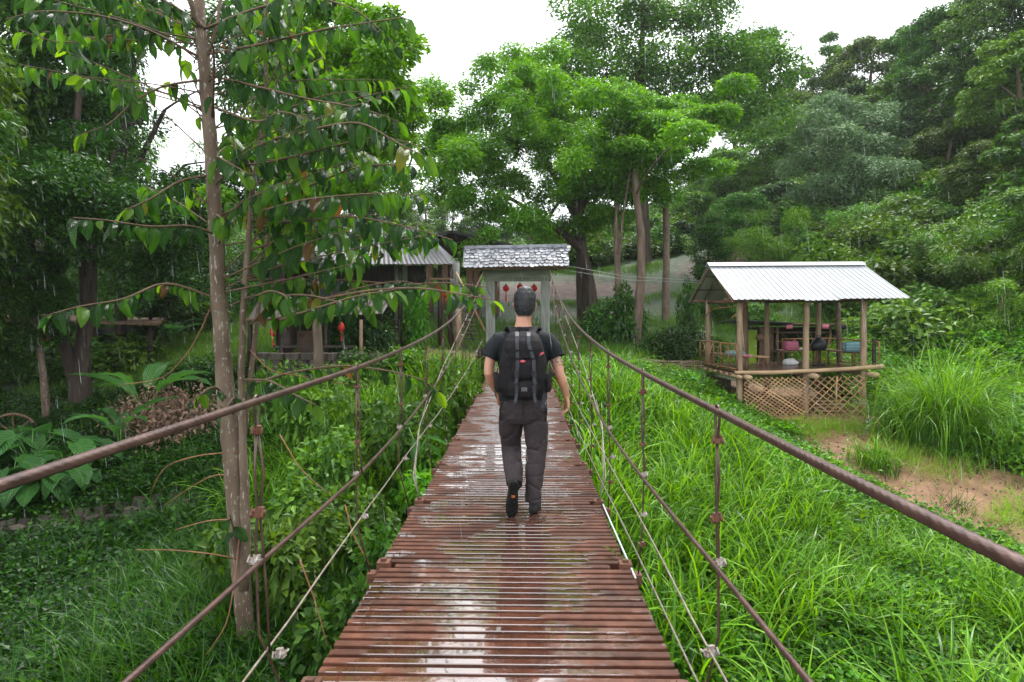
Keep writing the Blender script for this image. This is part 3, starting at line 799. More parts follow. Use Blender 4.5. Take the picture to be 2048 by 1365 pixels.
def clamp_me():
    mb = MB()
    mb.box((0, 0, 0), (.050, .030, .022), bev=.006); mb.box((.004, 0, .018), (.030, .020, .014), bev=.004)
    mb.tube([(-.018, -.014, -.012), (-.018, -.026, 0), (-.018, -.014, .022)], .004, 5); mb.tube([(.018, -.014, -.012), (.018, -.026, 0), (.018, -.014, .022)], .004, 5)
    mb.tube([(-.018, .012, 0), (-.018, .034, .003)], .005, 6); mb.tube([(.018, .012, 0), (.018, .034, .003)], .005, 6)
    return mb.mesh('clamp')
cl = [clamp_me(), clamp_me()]
cl[0].materials.append(M['clamp']); cl[1].materials.append(M['rust'])
for s in (-1, 1):
    fx, fz = (mainL, mainR)[s > 0]
    for k, y_ in enumerate(seams):
        if k == 2: continue
        rnd = random.Random(k * 2 + s)
        x0, zt = fx(y_), fz(y_)
        zd = deck_z(y_) - .075; xb = s * .81
        zm = midz(y_); tail = rnd.uniform(.25, .5)
        y_ += .03
        # loop over the cable, two legs that meet at the first clamp, then run down to the cross beam
        z1 = zt - .115; z2 = zt - min(.45, (zt - zm) * .7); rr_ = .0054
        mb = MB()
        w_ = .024
        arc = [(x0 - s * 0, y_ + w_ * math.cos(a) * 1.05, zt + (w_ * 0.95) * math.sin(a)) for a in np.linspace(0, PI, 9)]
        front = arc[0]; back = arc[-1]
        cz = z1
        mb.tube([(x0, y_ + .008, cz), (x0, y_ + .028, zt - .03)] + arc + [(x0, y_ - .028, zt - .03), (x0, y_ - .008, cz)], rr_, 7, cap=False)
        sp = rnd.uniform(.012, .022)
        # live strand to the beam
        xm = off[s](y_) + s * .012
        mb.tube([(x0, y_ - .008, cz), (x0 - sp * .4, y_ - .009, (cz + z2) / 2), (x0, y_ - .008, z2), (x0 + (xm - x0) * .6, y_ - .012, (z2 + zm) / 2), (xm, y_, zm), (xm + rnd.uniform(-.01, .01), y_, (zm + zd) / 2), (xb, y_, zd)], rr_, 7)
        # dead end, clipped twice
        ze = z2 - tail * (.6 if k % 3 else 1.4)
        mb.tube([(x0, y_ + .008, cz), (x0 + sp, y_ + .012, (cz + z2) / 2), (x0 + .004, y_ + .008, z2), (x0 + sp, y_ + .015, (z2 + ze) / 2), (x0 + sp * 1.6, y_ + .015, ze)], rr_ * .95, 7)
        h = mb.build('hanger', M['cable'], bridge, smooth=True)
        for zz, xx, mm in ((cz, x0, 1), (z2, x0, 1), (zm, xm, 0), (loA(y_) - (.0 if s > 0 else .02), s * .845, 0)) + (((loB(y_), s * .83, 1),) if s > 0 else ()):
            link('clamp', cl[mm], h, loc=(xx, y_ - .006, zz), rot=(rnd.uniform(-.25, .25), rnd.uniform(-.2, .2), rnd.uniform(-.5, .5)), scale=[rnd.uniform(.68, .88) * (1.3 if k == 3 else 1)] * 3)
for sx in (-.88, .87):
    mb = MB()
    for i in range(4):
        mb.tube([(sx + (i % 2) * .11 - .05, 16.55 + (i // 2) * .1, -.6), (sx + (i % 2) * .11 - .05, 16.55 + (i // 2) * .1, .60 + .05 * i)], [.065, .055], 8, lumps=.05)
    mb.tube([(sx - .13, 16.48, .5), (sx + .14, 16.48, .52)], .02, 6)
    mb.build('anchor_post', M['wood_dark'], bridge, smooth=True)

# ------------------------------------------------------------------ gate
gate = empty('bridge_gate', (0, 17.5, 0), 'weathered grey timber gate with shingled roof at the far bridge end', 'gate')
TL = R(.9)
for cx, wd in ((-.71, .235), (.69, .225)):
    mb = MB(); mb.box((cx, 0, 1.10), (wd, .22, 2.62), bev=.012, taper=.97)
    for q in (-.05, .045): mb.box((cx + q, -.112, 1.1), (.008, .004, 2.5))
    mb.build('post', M['wood_grey'], gate)
mb = MB(); mb.box((-.02, 0, 2.52), (1.70, .27, .29), bev=.012); mb.build('beam', M['wood_beam'], gate)
mb = MB(); mb.box((-.06, -.42, 2.695), (2.5, .035, .085), rot=(0, -TL, 0)); mb.build('fascia', M['wood_brown'], gate)
mb = MB()
for sx in (-1.05, -.35, .35, 1.0):
    mb.tube([(sx, -.5, 2.68), (sx, 0, 3.2)], .03, 6); mb.tube([(sx, .5, 2.68), (sx, 0, 3.2)], .03, 6)
mb.build('rafter', M['wood_brown'], gate)
for s in (-1, 1):
    mb = MB()
    a_, b_ = Vector((0, s * .56, 2.70)), Vector((0, 0, 3.235))
    d = b_ - a_; mb.box((-.06, (a_.y + b_.y) / 2, (a_.z + b_.z) / 2), (2.52, d.length, .016), rot=Euler((math.atan2(d.z, d.y * (1)), 0, 0)).to_matrix() @ Euler((0, 0, 0)).to_matrix() if s < 0 else Euler((-math.atan2(d.z, -d.y), 0, 0)).to_matrix())
    mb.build('roof_board', M['wood_brown'], gate)
mb = MB(); mb.box((-.06, -.012, 3.275), (2.60, .17, .03), rot=(0, -TL, 0), bev=.01); mb.box((-.06, -.09, 3.245), (2.60, .02, .06), rot=(0, -TL, 0)); mb.build('ridge_cap', M['shingle'], gate)
def shingle_me(seed, w_):
    r_ = random.Random(seed); t = .010
    k = [(-.5, 1), (-.5, .32), (-.38, .12), (-.08, 0), (.14, .02 + r_.uniform(0, .04)), (.40, .14), (.5, .34), (.5, 1)]
    L = .19
    vs = [(x * w_, -(1 - y_) * L, 0) for x, y_ in k] + [(x * w_, -(1 - y_) * L, t) for x, y_ in k]
    n_ = len(k)
    mb = MB(); mb.add(vs, [tuple(range(n_ - 1, -1, -1)), tuple(range(n_, 2 * n_))] + [(i, (i + 1) % n_, n_ + (i + 1) % n_, n_ + i) for i in range(n_)])
    me = mb.mesh('shingle'); me.materials.append(M['shingle']); return me
shs = [shingle_me(i, [.125, .105, .14, .115, .095][i]) for i in range(5)]
sw = [.125, .105, .14, .115, .095]
slope = math.atan2(.535, .56)
for row in range(7):
    t = (row + .35) / 7.0
    x = -1.34 + random.uniform(-.02, .02)
    while x < 1.22:
        q = random.randrange(5)
        cy_ = -.56 * t * 1.03; cz = 3.235 - .535 * t * 1.03 + .022
        ln = .19 * .0
        link('shingle', shs[q], gate, loc=(x + sw[q] / 2, cy_ + .02, cz + .018 - x * -.0157), rot=(slope - .16 + random.uniform(-.08, .09), random.uniform(-.05, .05), random.uniform(-.14, .14)), scale=(1, random.uniform(.78, 1.15) * .8, 1.7))
        x += sw[q] + .010
for s in (-1, 1):
    mb = MB(); mb.box((-.06 + s * 1.30, -.28, 2.97), (.03, .80, .05), rot=(slope, 0, 0)); mb.build('barge_board', M['wood_grey'], gate)

def lantern(loc, r, label, group=None, tassel=.2, up=.3, tall=1.0):
    e = empty('paper_lantern', loc, label, 'lantern', group)
    mb = MB()
    n_ = 14; rings = []
    for i in range(9):
        t = PI * (i + .35) / 8.7; rings.append((0, 0, -r * math.cos(t) * tall, r * math.sin(t), r * math.sin(t)))
    mb.loft(rings, n_); mb.build('shade', M['red'], e, smooth=True)
    mb = MB(); mb.tube([(0, 0, r * tall), (0, 0, r * tall + .02)], r * .4, 10); mb.tube([(0, 0, -r * tall - .02), (0, 0, -r * tall)], r * .4, 10); mb.build('cap', M['gold'], e)
    mb = MB(); mb.tube([(0, 0, -r * tall), (0, 0, -r * tall - tassel * .4), (0, 0, -r * tall - tassel)], [.006, .018, .024], 7); mb.build('tassel', M['red'], e)
    mb = MB(); mb.tube([(0, 0, r * tall + .02), (0, 0, r * tall + up)], .003, 4); mb.build('cord', M['wire'], e)
    return e
for px, py, lb in ((1012, 577, 'round red paper lantern with long tassel, nearest the left gate post'), (1040, 575, 'round red paper lantern hanging in the gate just above the walker\'s head'), (1068, 577, 'round red paper lantern hanging nearest the right gate post')):
    p = P(px, py, 17.75); lantern(p, .085, lb, 'red lanterns hanging under the gate beam', .26, .22)

# timber frame with ladder beside the gate
tf = empty('ladder_frame', P(930, 690, 19), 'rickety timber frame with crossed poles and ladder left of the gate', 'frame')
def loc_in(e, px, py, y): return P(px, py, y) - e.location
def pole(e, name, pts, r, mt, n=8, lumps=.05):
    mb = MB(); mb.tube(pts, r, n, lumps=lumps); return mb.build(name, mt, e, smooth=True)
pole(tf, 'post', [loc_in(tf, 913, 690, 19), loc_in(tf, 913, 585, 19), loc_in(tf, 912, 526, 19)], [.09, .085, .10], M['wood_grey'])
pole(tf, 'post', [loc_in(tf, 918, 700, 18.6), loc_in(tf, 917, 618, 18.6)], [.085, .08], M['log'])
pole(tf, 'brace', [loc_in(tf, 912, 545, 18.7), loc_in(tf, 970, 662, 18.4)], .03, M['bamboo'])
pole(tf, 'brace', [loc_in(tf, 925, 625, 18.6), loc_in(tf, 947, 682, 18.4)], .03, M['wood_dark'])
pole(tf, 'brace', [loc_in(tf, 887, 622, 18.6), loc_in(tf, 910, 690, 18.6)], .05, M['wood_dark'])
for i in range(6): pole(tf, 'rung', [loc_in(tf, 926, 634 + i * 8.5, 18.5), loc_in(tf, 950 + i, 636 + i * 8.5, 18.5)], .018, M['wood_dark'])
pole(tf, 'rail', [loc_in(tf, 900, 563, 19), loc_in(tf, 921, 563, 19)], .05, M['wood_grey'])

# ------------------------------------------------------------------ pavilion
TH = R(5.5)
pav = empty('open_pavilion', (6.1, 19.0, -.05), 'open timber pavilion on posts with pale corrugated roof and bamboo lattice below', 'pavilion', rz=TH)
pav.rotation_euler = (0, -R(.7), TH)
def ppole(name, pts, r, mt, n=8, lumps=.06, lb=None):
    mb = MB(); mb.tube(pts, r, n, lumps=lumps); o_ = mb.build(name, mt, pav, smooth=True)
    if lb: tag(o_, lb)
    return o_
def post(x, y_, z0, z1, r, mt, lean=0.):
    k = 7; rn = random.Random(int(x * 100 + y_ * 7))
    pts = [(x + lean * t + rn.uniform(-.012, .012), y_ + rn.uniform(-.01, .01), z0 + (z1 - z0) * t) for t in [i / k for i in range(k + 1)]]
    ppole('post', pts, [r * (1.12 - .2 * i / k) for i in range(k + 1)], mt, 9)
for x in (.10, 2.02, 3.72):
    post(x, .16, -1.5, 2.0, .088, M['log'], lean=.02); post(x + .02, 2.6, -.9, 2.0, .082, M['log'])
post(1.0, 1.9, -.9, 2.3, .11, M['wood_brown']); post(4.25, 2.2, -.9, 2.0, .085, M['bark_pale'], lean=-.1)
# floor
for i in range(14):
    mb = MB(); mb.box((2.0, .02 + i * .2 + .1, -.02), (4.1, .19, .035), rot=(random.uniform(-.01, .01), 0, 0)); mb.build('floor_board', M['floor'], pav)
ppole('edge_log', [(-.1, -.02, -.04), (.9, -.03, -.06), (2.1, -.03, -.035), (3.2, -.01, .0), (4.22, .0, .05)], [.055, .06, .06, .058, .065], M['log_h'], 9)
ppole('side_beam', [(-.03, -.25, -.15), (-.08, 2.8, -.13)], .05, M['log_h'])
for i in range(6): ppole('joist', [(-.16, .3 + i * .42, -.10), (1.2, .3 + i * .42, -.10)], .035, M['wood_brown'], 7)
for x in (.12, 2.02, 3.78): ppole('bearer', [(x + .1, -.28, -.17), (x, 2.7, -.16)], .075, M['log_h'], 9, lb='round log end jutting from under the floor')
# lattice
def strip(a, b, r=.013, y_=-.0):
    mb = MB(); a = Vector(a); b = Vector(b); d = (b - a)
    ang = math.atan2(d.z, d.x)
    mb.box((a + b) / 2, (d.length, .008, r * 2), rot=(0, -ang, 0)); mb.build('bamboo_strip', M['bamboo'], pav)
def clipseg(x0, z0, dx, dz, X0, X1, Z0, Z1):
    t0, t1 = -99, 99
    for p, d, lo, hi in ((x0, dx, X0, X1), (z0, dz, Z0, Z1)):
        a, b = (lo - p) / d, (hi - p) / d
        if a > b: a, b = b, a
        t0 = max(t0, a); t1 = min(t1, b)
    return (t0, t1) if t1 - t0 > .12 else None
for (X0, X1, pitch, sl1, sl2, jit) in ((.18, 1.98, .155, -.62, .9, .01), (2.02, 3.74, .23, -.72, .95, .045)):
    Z0, Z1 = -1.42, -.2
    for s_, yo in ((sl1, .055), (sl2, .067)):
        c = X0 - 3
        while c < X1 + 3:
            q = clipseg(c + random.uniform(-jit, jit), Z0, 1, s_ + random.uniform(-jit, jit) * .6, X0, X1, Z0 + random.uniform(-.08, .05), Z1)
            if q:
                aa, bb = q
                strip((c + aa, yo - .02, Z0 + s_ * aa), (c + bb, yo - .02, Z0 + s_ * bb), random.uniform(.011, .015))
            c += pitch
ppole('lattice_rail', [(2.86, .03, -1.3), (2.88, .03, -.2)], .022, M['bamboo'], 6)
mb = MB(); mb.box((1.1, 1.1, -1.25), (1.7, .06, .62)); mb.build('mud_panel', mat('tan mud board', (.16, .11, .07), (.10, .07, .045), 3, .85, .4), pav)
for i in range(4):
    mb = MB(); mb.box((2.95 + .1 * i, .5 + .2 * i, -1.25 + .07 * i), (1.0, .14, .05), rot=(0, .05, .1 * i)); mb.build('stored_board', M['log'], pav)
mb = MB(); mb.box((-.02, 1.6, -.75), (.05, 2.2, .9)); mb.build('side_screen', M['wood_dark'], pav)
mb = MB(); mb.tube([(2.2, .35, -1.1), (2.24, .35, -.35)], .02, 7); mb.build('blue_pipe', M['blue'], pav)
# railings
def rail_bay(p0, p1, z0, z1, n_, mt, cross=True):
    p0, p1 = Vector(p0), Vector(p1)
    def q(t, z): v = p0.lerp(p1, t); return (v.x, v.y, z)
    for z, r_ in ((z1, .022), (z0 + .05, .018)): ppole('rail', [q(0, z), q(.5, z + random.uniform(-.01, .01)), q(1, z)], r_, mt, 6, .03)
    for i in range(n_ + 1):
        ppole('baluster', [q(i / n_, z0), q(i / n_, z1)], .017, mt, 6, .03)
        if cross and i < n_:
            ppole('baluster', [q((i + .1) / n_, z1 - .02), q((i + .95) / n_, z0 + .05)], .014, M['bamboo'] if i % 2 else mt, 6, .03)
rail_bay((-.05, .0, 0), (-.1, 2.7, 0), 0, .74, 5, M['bamboo_red'])
ppole('rail_post', [(-.04, -.02, -.02), (-.04, -.02, .76)], .03, M['wood_brown'])
rail_bay((4.18, .12, 0), (4.15, 2.7, 0), 0, .74, 4, M['bamboo_red'], False)
rail_bay((2.6, 2.72, 0), (4.15, 2.72, 0), 0, .74, 4, M['bamboo_red'])
mb = MB(); mb.box((4.08, .2, .40), (.09, .06, .84)); mb.build('rail_post', M['wood_dark'], pav)
# roof
rz0, rz1 = 1.95, 3.03
yR, yF, yB = 1.35, -.42, 3.1
mb = MB()
def corr_sheet(x0, x1, x0e, x1e, ya, za, yb, zb, pitch=.17):
    n_ = int(round((x1 - x0) / pitch)) * 4
    vs, fs = [], []
    prof = [0, .0, .026, .0]
    rows = 5
    for j in range(rows + 1):
        t = j / rows
        a0 = x0 + (x0e - x0) * t; a1 = x1 + (x1e - x1) * t
        for i in range(n_ + 1):
            u = min(1, (i // 4 + (0, .70, .78, .92)[i % 4]) / (n_ / 4))
            h = (0, .0, .022, .022)[i % 4]
            off_ = (0, .12, .38, .5)[i % 4] * pitch - (i % 4) * pitch / 4
            sagz = -.02 * math.sin(PI * t)
            vs.append((a0 + (a1 - a0) * u, ya + (yb - ya) * t, za + (zb - za) * t + h + sagz))
    m_ = n_ + 1
    for j in range(rows):
        for i in range(n_): fs.append((j * m_ + i, j * m_ + i + 1, (j + 1) * m_ + i + 1, (j + 1) * m_ + i))
    b = MB(); b.add(vs, fs); return b
xs = [-.36 + i * .95 for i in range(6)]
for i in range(5):
    e0 = -.30 + i * 1.0; e1 = e0 + 1.02
    ze = rz0 + (.03 if i in (0,) else 0) - .02 * (i == 2) + random.uniform(-.012, .012)
    b = corr_sheet(xs[i], xs[i + 1] + .02, e0, e1, yR, rz1, yF, ze)
    o_ = b.build('roof_sheet', M['roof_metal'], pav); o_.location.z = .004 * (i % 2)
    sm = o_.modifiers.new('thick', 'SOLIDIFY'); sm.thickness = .004
    b = corr_sheet(xs[i], xs[i + 1] + .02, xs[i], xs[i + 1] + .02, yR, rz1, yB, rz0)
    o_ = b.build('roof_sheet', M['roof_metal'], pav); o_.location.z = .004 * (i % 2)
    sm = o_.modifiers.new('thick', 'SOLIDIFY'); sm.thickness = .004
mb = MB()
mb.box((2.02, yR - .09, rz1 + .012), (4.8, .22, .012), rot=(R(31), 0, 0)); mb.box((2.02, yR + .09, rz1 + .012), (4.8, .22, .012), rot=(-R(31), 0, 0))
mb.build('ridge_cap', M['roof_metal'], pav)
for x in (-.30, .1, 2.02, 3.75, 4.35):
    zz = -.05
    ppole('rafter', [(x, yF + .05, rz0 + zz), (x, yR, rz1 + zz)], .03, M['wood_brown'], 6)
    ppole('rafter', [(x, yB - .05, rz0 + zz), (x, yR, rz1 + zz)], .03, M['wood_brown'], 6)
for y_, z_ in ((.16, 1.98), (2.6, 1.98), (yR, 2.9)): ppole('purlin', [(-.34, y_, z_), (2, y_, z_ - .01), (4.5, y_, z_)], .04, M['wood_brown'], 7)
for t in (.25, .6):
    for s in (-1, 1): ppole('batten', [(-.34, yR + (yF - yR if s < 0 else yB - yR) * t, rz1 - (rz1 - rz0) * t - .06), (4.5, yR + (yF - yR if s < 0 else yB - yR) * t, rz1 - (rz1 - rz0) * t - .06)], .018, M['wood_dark'], 6)
for x in (.1, 2.02, 3.73): ppole('tie_beam', [(x, -.05, 1.93), (x, 2.75, 1.93)], .045, M['wood_brown'], 7)
ppole('brace', [(-.1, .25, 1.45), (.35, .16, 1.9)], .02, M['bamboo_red'], 6); ppole('brace', [(-.2, 2.5, 1.35), (-.1, 1.5, 1.75), (.1, .2, 1.8)], .015, M['bamboo_red'], 6)

def inpav(x, y_, z): 
    return pav.matrix_basis @ Vector((x, y_, z))
def bench(name, p0, p1, dep, h, lb):
    e = empty(name, inpav((p0[0] + p1[0]) / 2, (p0[1] + p1[1]) / 2, 0), lb, 'bench', rz=TH)
    L0 = (Vector(p1) - Vector(p0)); 
    horizontal = abs(L0.x) > abs(L0.y)
    Lx, Ly = (L0.length, dep) if horizontal else (dep, L0.length)
    for i in range(3):
        mb = MB()
        if horizontal: mb.box((0, (i - 1) * dep / 3, h), (Lx, dep / 3 - .01, .035))
        else: mb.box(((i - 1) * dep / 3, 0, h), (dep / 3 - .01, Ly, .035))
        mb.build('seat_plank', M['wood_brown'], e)
    for sx in (-1, 1):
        for sy in (-1, 1):
            mb = MB(); mb.tube([(sx * (Lx / 2 - .08), sy * (Ly / 2 - .06), 0), (sx * (Lx / 2 - .08), sy * (Ly / 2 - .06), h - .02)], .028, 7, lumps=.05); mb.build('leg', M['wood_brown'], e, smooth=True)
    return e
bench('bench', (.25, .3), (.25, 2.3), .42, .36, 'brown plank bench inside the left bamboo railing of the pavilion')
bench('bench', (3.85, .5), (3.85, 2.5), .42, .40, 'plank bench along the right end of the pavilion holding cushions and bag')
bench('bench', (2.3, 2.35), (3.6, 2.35), .42, .40, 'plank bench on the back edge of the pavilion behind the pink cushion')
def cushion(loc, s, mt, label, rz=0):
    mb = MB(); x, y_, z = s
    mb.loft([(0, 0, -z / 2, x * .42, y_ * .40), (0, 0, -z * .4, x * .49, y_ * .48), (0, 0, 0, x / 2, y_ / 2), (0, 0, z * .4, x * .49, y_ * .46), (0, 0, z / 2, x * .43, y_ * .38)], 24, 5)
    o_ = mb.build('cushion', mt, None, smooth=True); o_.location = loc; o_.rotation_euler = (0, 0, TH + rz)
    return tag(o_, label, 'cushion', 'checked cushions on the pavilion benches')
cushion(inpav(3.80, .75, .57), (.62, .35, .28), M['plaid_teal'], 'teal and grey checked block cushion at the right end of the pavilion')
cushion(inpav(2.62, 2.2, .56), (.42, .3, .28), M['plaid_pink'], 'pink checked block cushion on the back bench of the pavilion')
cushion(inpav(3.3, 2.1, .50), (.4, .3, .16), M['plaid_pink'], 'low dark pink cushion between the black bag and teal cushion')
cushion(inpav(.3, .9, .44), (.5, .35, .13), M['plaid_teal'], 'flat teal cushion lying inside the left bamboo railing')
mb = MB(); mb.loft([(0, 0, 0, .2, .15), (0, 0, .12, .25, .18), (.02, 0, .26, .22, .16), (.0, 0, .36, .12, .1), (.03, 0, .42, .05, .05)], 14, 2.4)
mb.tube([(-.1, 0, .34), (-.05, 0, .46), (.05, 0, .46), (.1, 0, .33)], .012, 6)
o_ = mb.build('travel_bag', M['black'], None, smooth=True); o_.location = inpav(3.25, 1.7, .42); tag(o_, 'bulky black bag standing on the bench near the teal cushion', 'bag')
st = empty('round_stool', inpav(1.62, 2.1, .0), 'low round bamboo table on the pavilion floor', 'table', rz=TH)
mb = MB(); mb.tube([(0, 0, .22), (0, 0, .25)], .26, 18); mb.build('tabletop', M['bamboo'], st)
for a in range(4):
    mb = MB(); mb.tube([(.15 * math.cos(a * PI / 2 + .7), .15 * math.sin(a * PI / 2 + .7), .22), (.2 * math.cos(a * PI / 2 + .7), .2 * math.sin(a * PI / 2 + .7), 0)], .014, 6); mb.build('leg', M['bamboo'], st)
mb = MB(); mb.loft([(0, 0, 0, .22, .14), (.02, 0, .08, .25, .16), (-.02, 0, .16, .17, .1), (.04, 0, .2, .06, .04)], 13, 2)
o_ = mb.build('white_sack', M['white_cloth'], None, smooth=True); o_.location = inpav(2.35, 1.7, 0); tag(o_, 'crumpled white sack on the pavilion floor behind the middle post', 'sack')
mb = MB(); mb.loft([(0, 0, 0, .13, .05), (0, 0, .03, .12, .045), (0, -.02, .05, .07, .04)], 10, 2.3); mb.loft([(.2, .08, 0, .13, .05), (.2, .08, .03, .12, .045), (.2, .06, .05, .07, .04)], 10, 2.3)
o_ = mb.build('sandals', M['black'], None, smooth=True); o_.location = inpav(2.9, 1.2, 0); tag(o_, 'pair of dark sandals lying on the wet pavilion floor', 'sandals')
mb = MB(); mb.box((0, 0, 0), (.3, .22, .04), bev=.03); o_ = mb.build('red_cloth', M['plaid_pink'], None); o_.location = inpav(.4, .35, .40); tag(o_, 'folded dark red cloth on the left pavilion bench', 'cloth')

# ------------------------------------------------------------------ cooking hut behind the pavilion
hut = empty('cooking_hut', (9.0, 24.6, -.42), 'low dark cooking hut with counter and lime green door behind pavilion', 'hut')
def hbox(name, c, s, mt, rot=None):
    mb = MB(); mb.box(c, s, rot); return mb.build(name, mt, hut)
hbox('roof', (-.55, .2, 1.62), (2.1, 2.2, .03), M['roof_grey'], rot=(-.06, .05, 0)); hbox('roof', (1.35, .2, 1.55), (1.9, 2.0, .04), M['wood_brown'], rot=(-.05, 0, 0))
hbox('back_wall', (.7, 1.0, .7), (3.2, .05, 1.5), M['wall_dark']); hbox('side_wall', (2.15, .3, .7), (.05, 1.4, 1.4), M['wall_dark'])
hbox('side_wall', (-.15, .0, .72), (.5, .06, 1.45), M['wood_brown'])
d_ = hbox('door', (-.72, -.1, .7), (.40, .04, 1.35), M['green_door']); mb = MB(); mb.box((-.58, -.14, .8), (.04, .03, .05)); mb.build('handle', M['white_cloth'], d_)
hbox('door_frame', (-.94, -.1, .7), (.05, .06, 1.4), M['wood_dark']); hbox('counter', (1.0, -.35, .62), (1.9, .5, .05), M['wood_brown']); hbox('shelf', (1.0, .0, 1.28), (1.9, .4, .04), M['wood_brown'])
for x in (.1, 1.0, 1.95): 
    mb = MB(); mb.tube([(x, -.4, 0), (x, -.4, 1.5)] if x != 1.0 else [(x, -.4, 0), (x, -.4, .6)], .05, 8, lumps=.05); mb.build('post', M['wood_brown'], hut, smooth=True)
hp = hut.location
def small(name, b, loc, mt, label, cat):
    o_ = b.build(name, mt, None, smooth=True); o_.location = loc; return tag(o_, label, cat)
b = MB(); b.loft([(0, 0, 0, .07, .07), (0, 0, .05, .1, .1), (0, 0, .12, .09, .09), (0, 0, .13, .03, .03)], 14); small('cooking_pot', b, hp + Vector((.75, -.4, .65)), M['blue'], 'small blue bowl on the hut counter', 'bowl')
b = MB(); b.loft([(0, 0, 0, .08, .08), (0, 0, .05, .11, .11), (0, 0, .10, .10, .10), (0, 0, .11, .04, .04)], 14); small('white_bowl', b, hp + Vector((.95, -.35, .65)), M['white_cloth'], 'small white bowl beside the blue one on the hut counter', 'bowl')
b = MB(); b.loft([(0, 0, -.14, .06, .06), (0, 0, -.08, .13, .13), (0, 0, 0, .15, .15), (0, 0, .08, .10, .10), (0, 0, .12, .05, .05)], 14); small('hanging_basket', b, hp + Vector((-.55, -.5, 1.12)), M['wood_brown'], 'dark round basket hanging beside the lime green door', 'basket')
for dx, mt, lb, c in ((.35, 'plaid_pink', 'pink cloth hung on the hut roof edge near the door', 'cloth'), (1.6, 'plaid_pink', 'pink cloth hung over the right hut shelf', 'cloth'), (2.2, 'black', 'dark cloth hung at the right hut corner', 'cloth')):
    b = MB(); b.box((0, 0, 0), (.22, .03, .14), bev=.008); small('cloth', b, hp + Vector((dx, -.82, 1.50)), M[mt], lb, c)
b = MB(); b.ball((0, 0, .08), (.17, .13, .1), 10, 6); b.ball((.12, .03, .05), (.1, .1, .07), 8, 5)
o_ = small('rubbish_bag', b, Vector((9.95, 18.55, hgt(9.95, 18.55))), M['black'], 'small black rubbish bag on dirt right of the lattice', 'bag')
b = MB(); b.box((0, 0, .03), (.28, .16, .04), rot=(.1, .1, .3), bev=.03); small('white_rag', b, Vector((9.6, 18.7, hgt(9.6, 18.7))), M['white_cloth'], 'white rag on the ground by the right lattice corner', 'rag')

# ------------------------------------------------------------------ houses on the left
def roof_plane(e, name, pts, th, mt, lb=None):
    pts = [Vector(p) for p in pts]; n_ = (pts[1] - pts[0]).cross(pts[2] - pts[0]).normalized()
    if n_.z < 0: n_ = -n_
    k = len(pts); mb = MB(); mb.add([p for p in pts] + [p - n_ * th for p in pts], [tuple(range(k)), tuple(range(2 * k - 1, k - 1, -1))] + [(i, k + i, k + (i + 1) % k, (i + 1) % k) for i in range(k)])
    o_ = mb.build(name, mt, e); return tag(o_, lb) if lb else o_
def corrugate(e, name, a, b, c, d, mt, pitch=.15, h=.02):
    """corrugated slope: a,b eave corners, c,d ridge corners above b,a"""
    a, b, c, d = map(Vector, (a, b, c, d)); n_ = max(4, int((b - a).length / pitch) * 2)
    vs, fs = [], []
    for t in range(n_ + 1):
        u = t / n_; z = Vector((0, 0, h if t % 2 else 0)); vs += [a.lerp(b, u) + z, d.lerp(c, u) + z, a.lerp(b, u) + z - Vector((0, 0, .012)), d.lerp(c, u) + z - Vector((0, 0, .012))]
    for t in range(n_):
        q = 4 * t; fs += [(q, q + 4, q + 5, q + 1), (q + 2, q + 3, q + 7, q + 6), (q, q + 2, q + 6, q + 4), (q + 1, q + 5, q + 7, q + 3)]
    mb = MB(); mb.add(vs, fs); return mb.build(name, mt, e)
def L(e, p): return Vector(p) - e.location
# house with hipped grey roof
h1 = empty('timber_house', P(720, 700, 24), 'dark timber house with grey hipped roof behind the leafy branches', 'house')
q = lambda px, py, y: L(h1, P(px, py, y))
corrugate(h1, 'roof', q(545, 529, 22.5), q(905, 529, 22.5), q(840, 455, 25.5), q(650, 455, 25.5), M['roof_grey'])
roof_plane(h1, 'roof', [q(905, 529, 22.5), q(915, 524, 28), q(840, 455, 25.5)], .05, M['roof_grey'])
roof_plane(h1, 'roof', [q(545, 529, 22.5), q(560, 524, 28), q(650, 455, 25.5)], .05, M['roof_grey'])
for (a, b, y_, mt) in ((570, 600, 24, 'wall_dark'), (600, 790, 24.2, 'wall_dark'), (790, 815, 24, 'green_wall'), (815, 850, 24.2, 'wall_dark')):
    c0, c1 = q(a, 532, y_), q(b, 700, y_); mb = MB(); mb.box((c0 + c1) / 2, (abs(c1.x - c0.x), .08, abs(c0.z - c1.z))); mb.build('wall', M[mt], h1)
for px in (556, 700, 800, 880, 900):
    pole(h1, 'post', [q(px, 531, 22.9), q(px, 700, 22.9)], .08, M['wood_dark'])
mb = MB(); c0, c1 = q(640, 560, 24.1), q(690, 620, 24.1); mb.box((c0 + c1) / 2 + Vector((0, -.06, 0)), (c1.x - c0.x, .05, c0.z - c1.z)); w1 = mb.build('window', M['black'], h1)
mb = MB()
for t in (0, .5, 1): 
    x_ = c0.x + (c1.x - c0.x) * t; mb.box((x_, c0.y - .1, (c0.z + c1.z) / 2), (.05, .04, c0.z - c1.z + .08))
mb.build('frame', M['wood_brown'], w1)
mb = MB(); c0, c1 = q(860, 556, 22.6), q(910, 560, 22.6); mb.box((c0 + c1) / 2, (c1.x - c0.x, .1, .06)); mb.build('rail', M['wood_brown'], h1)
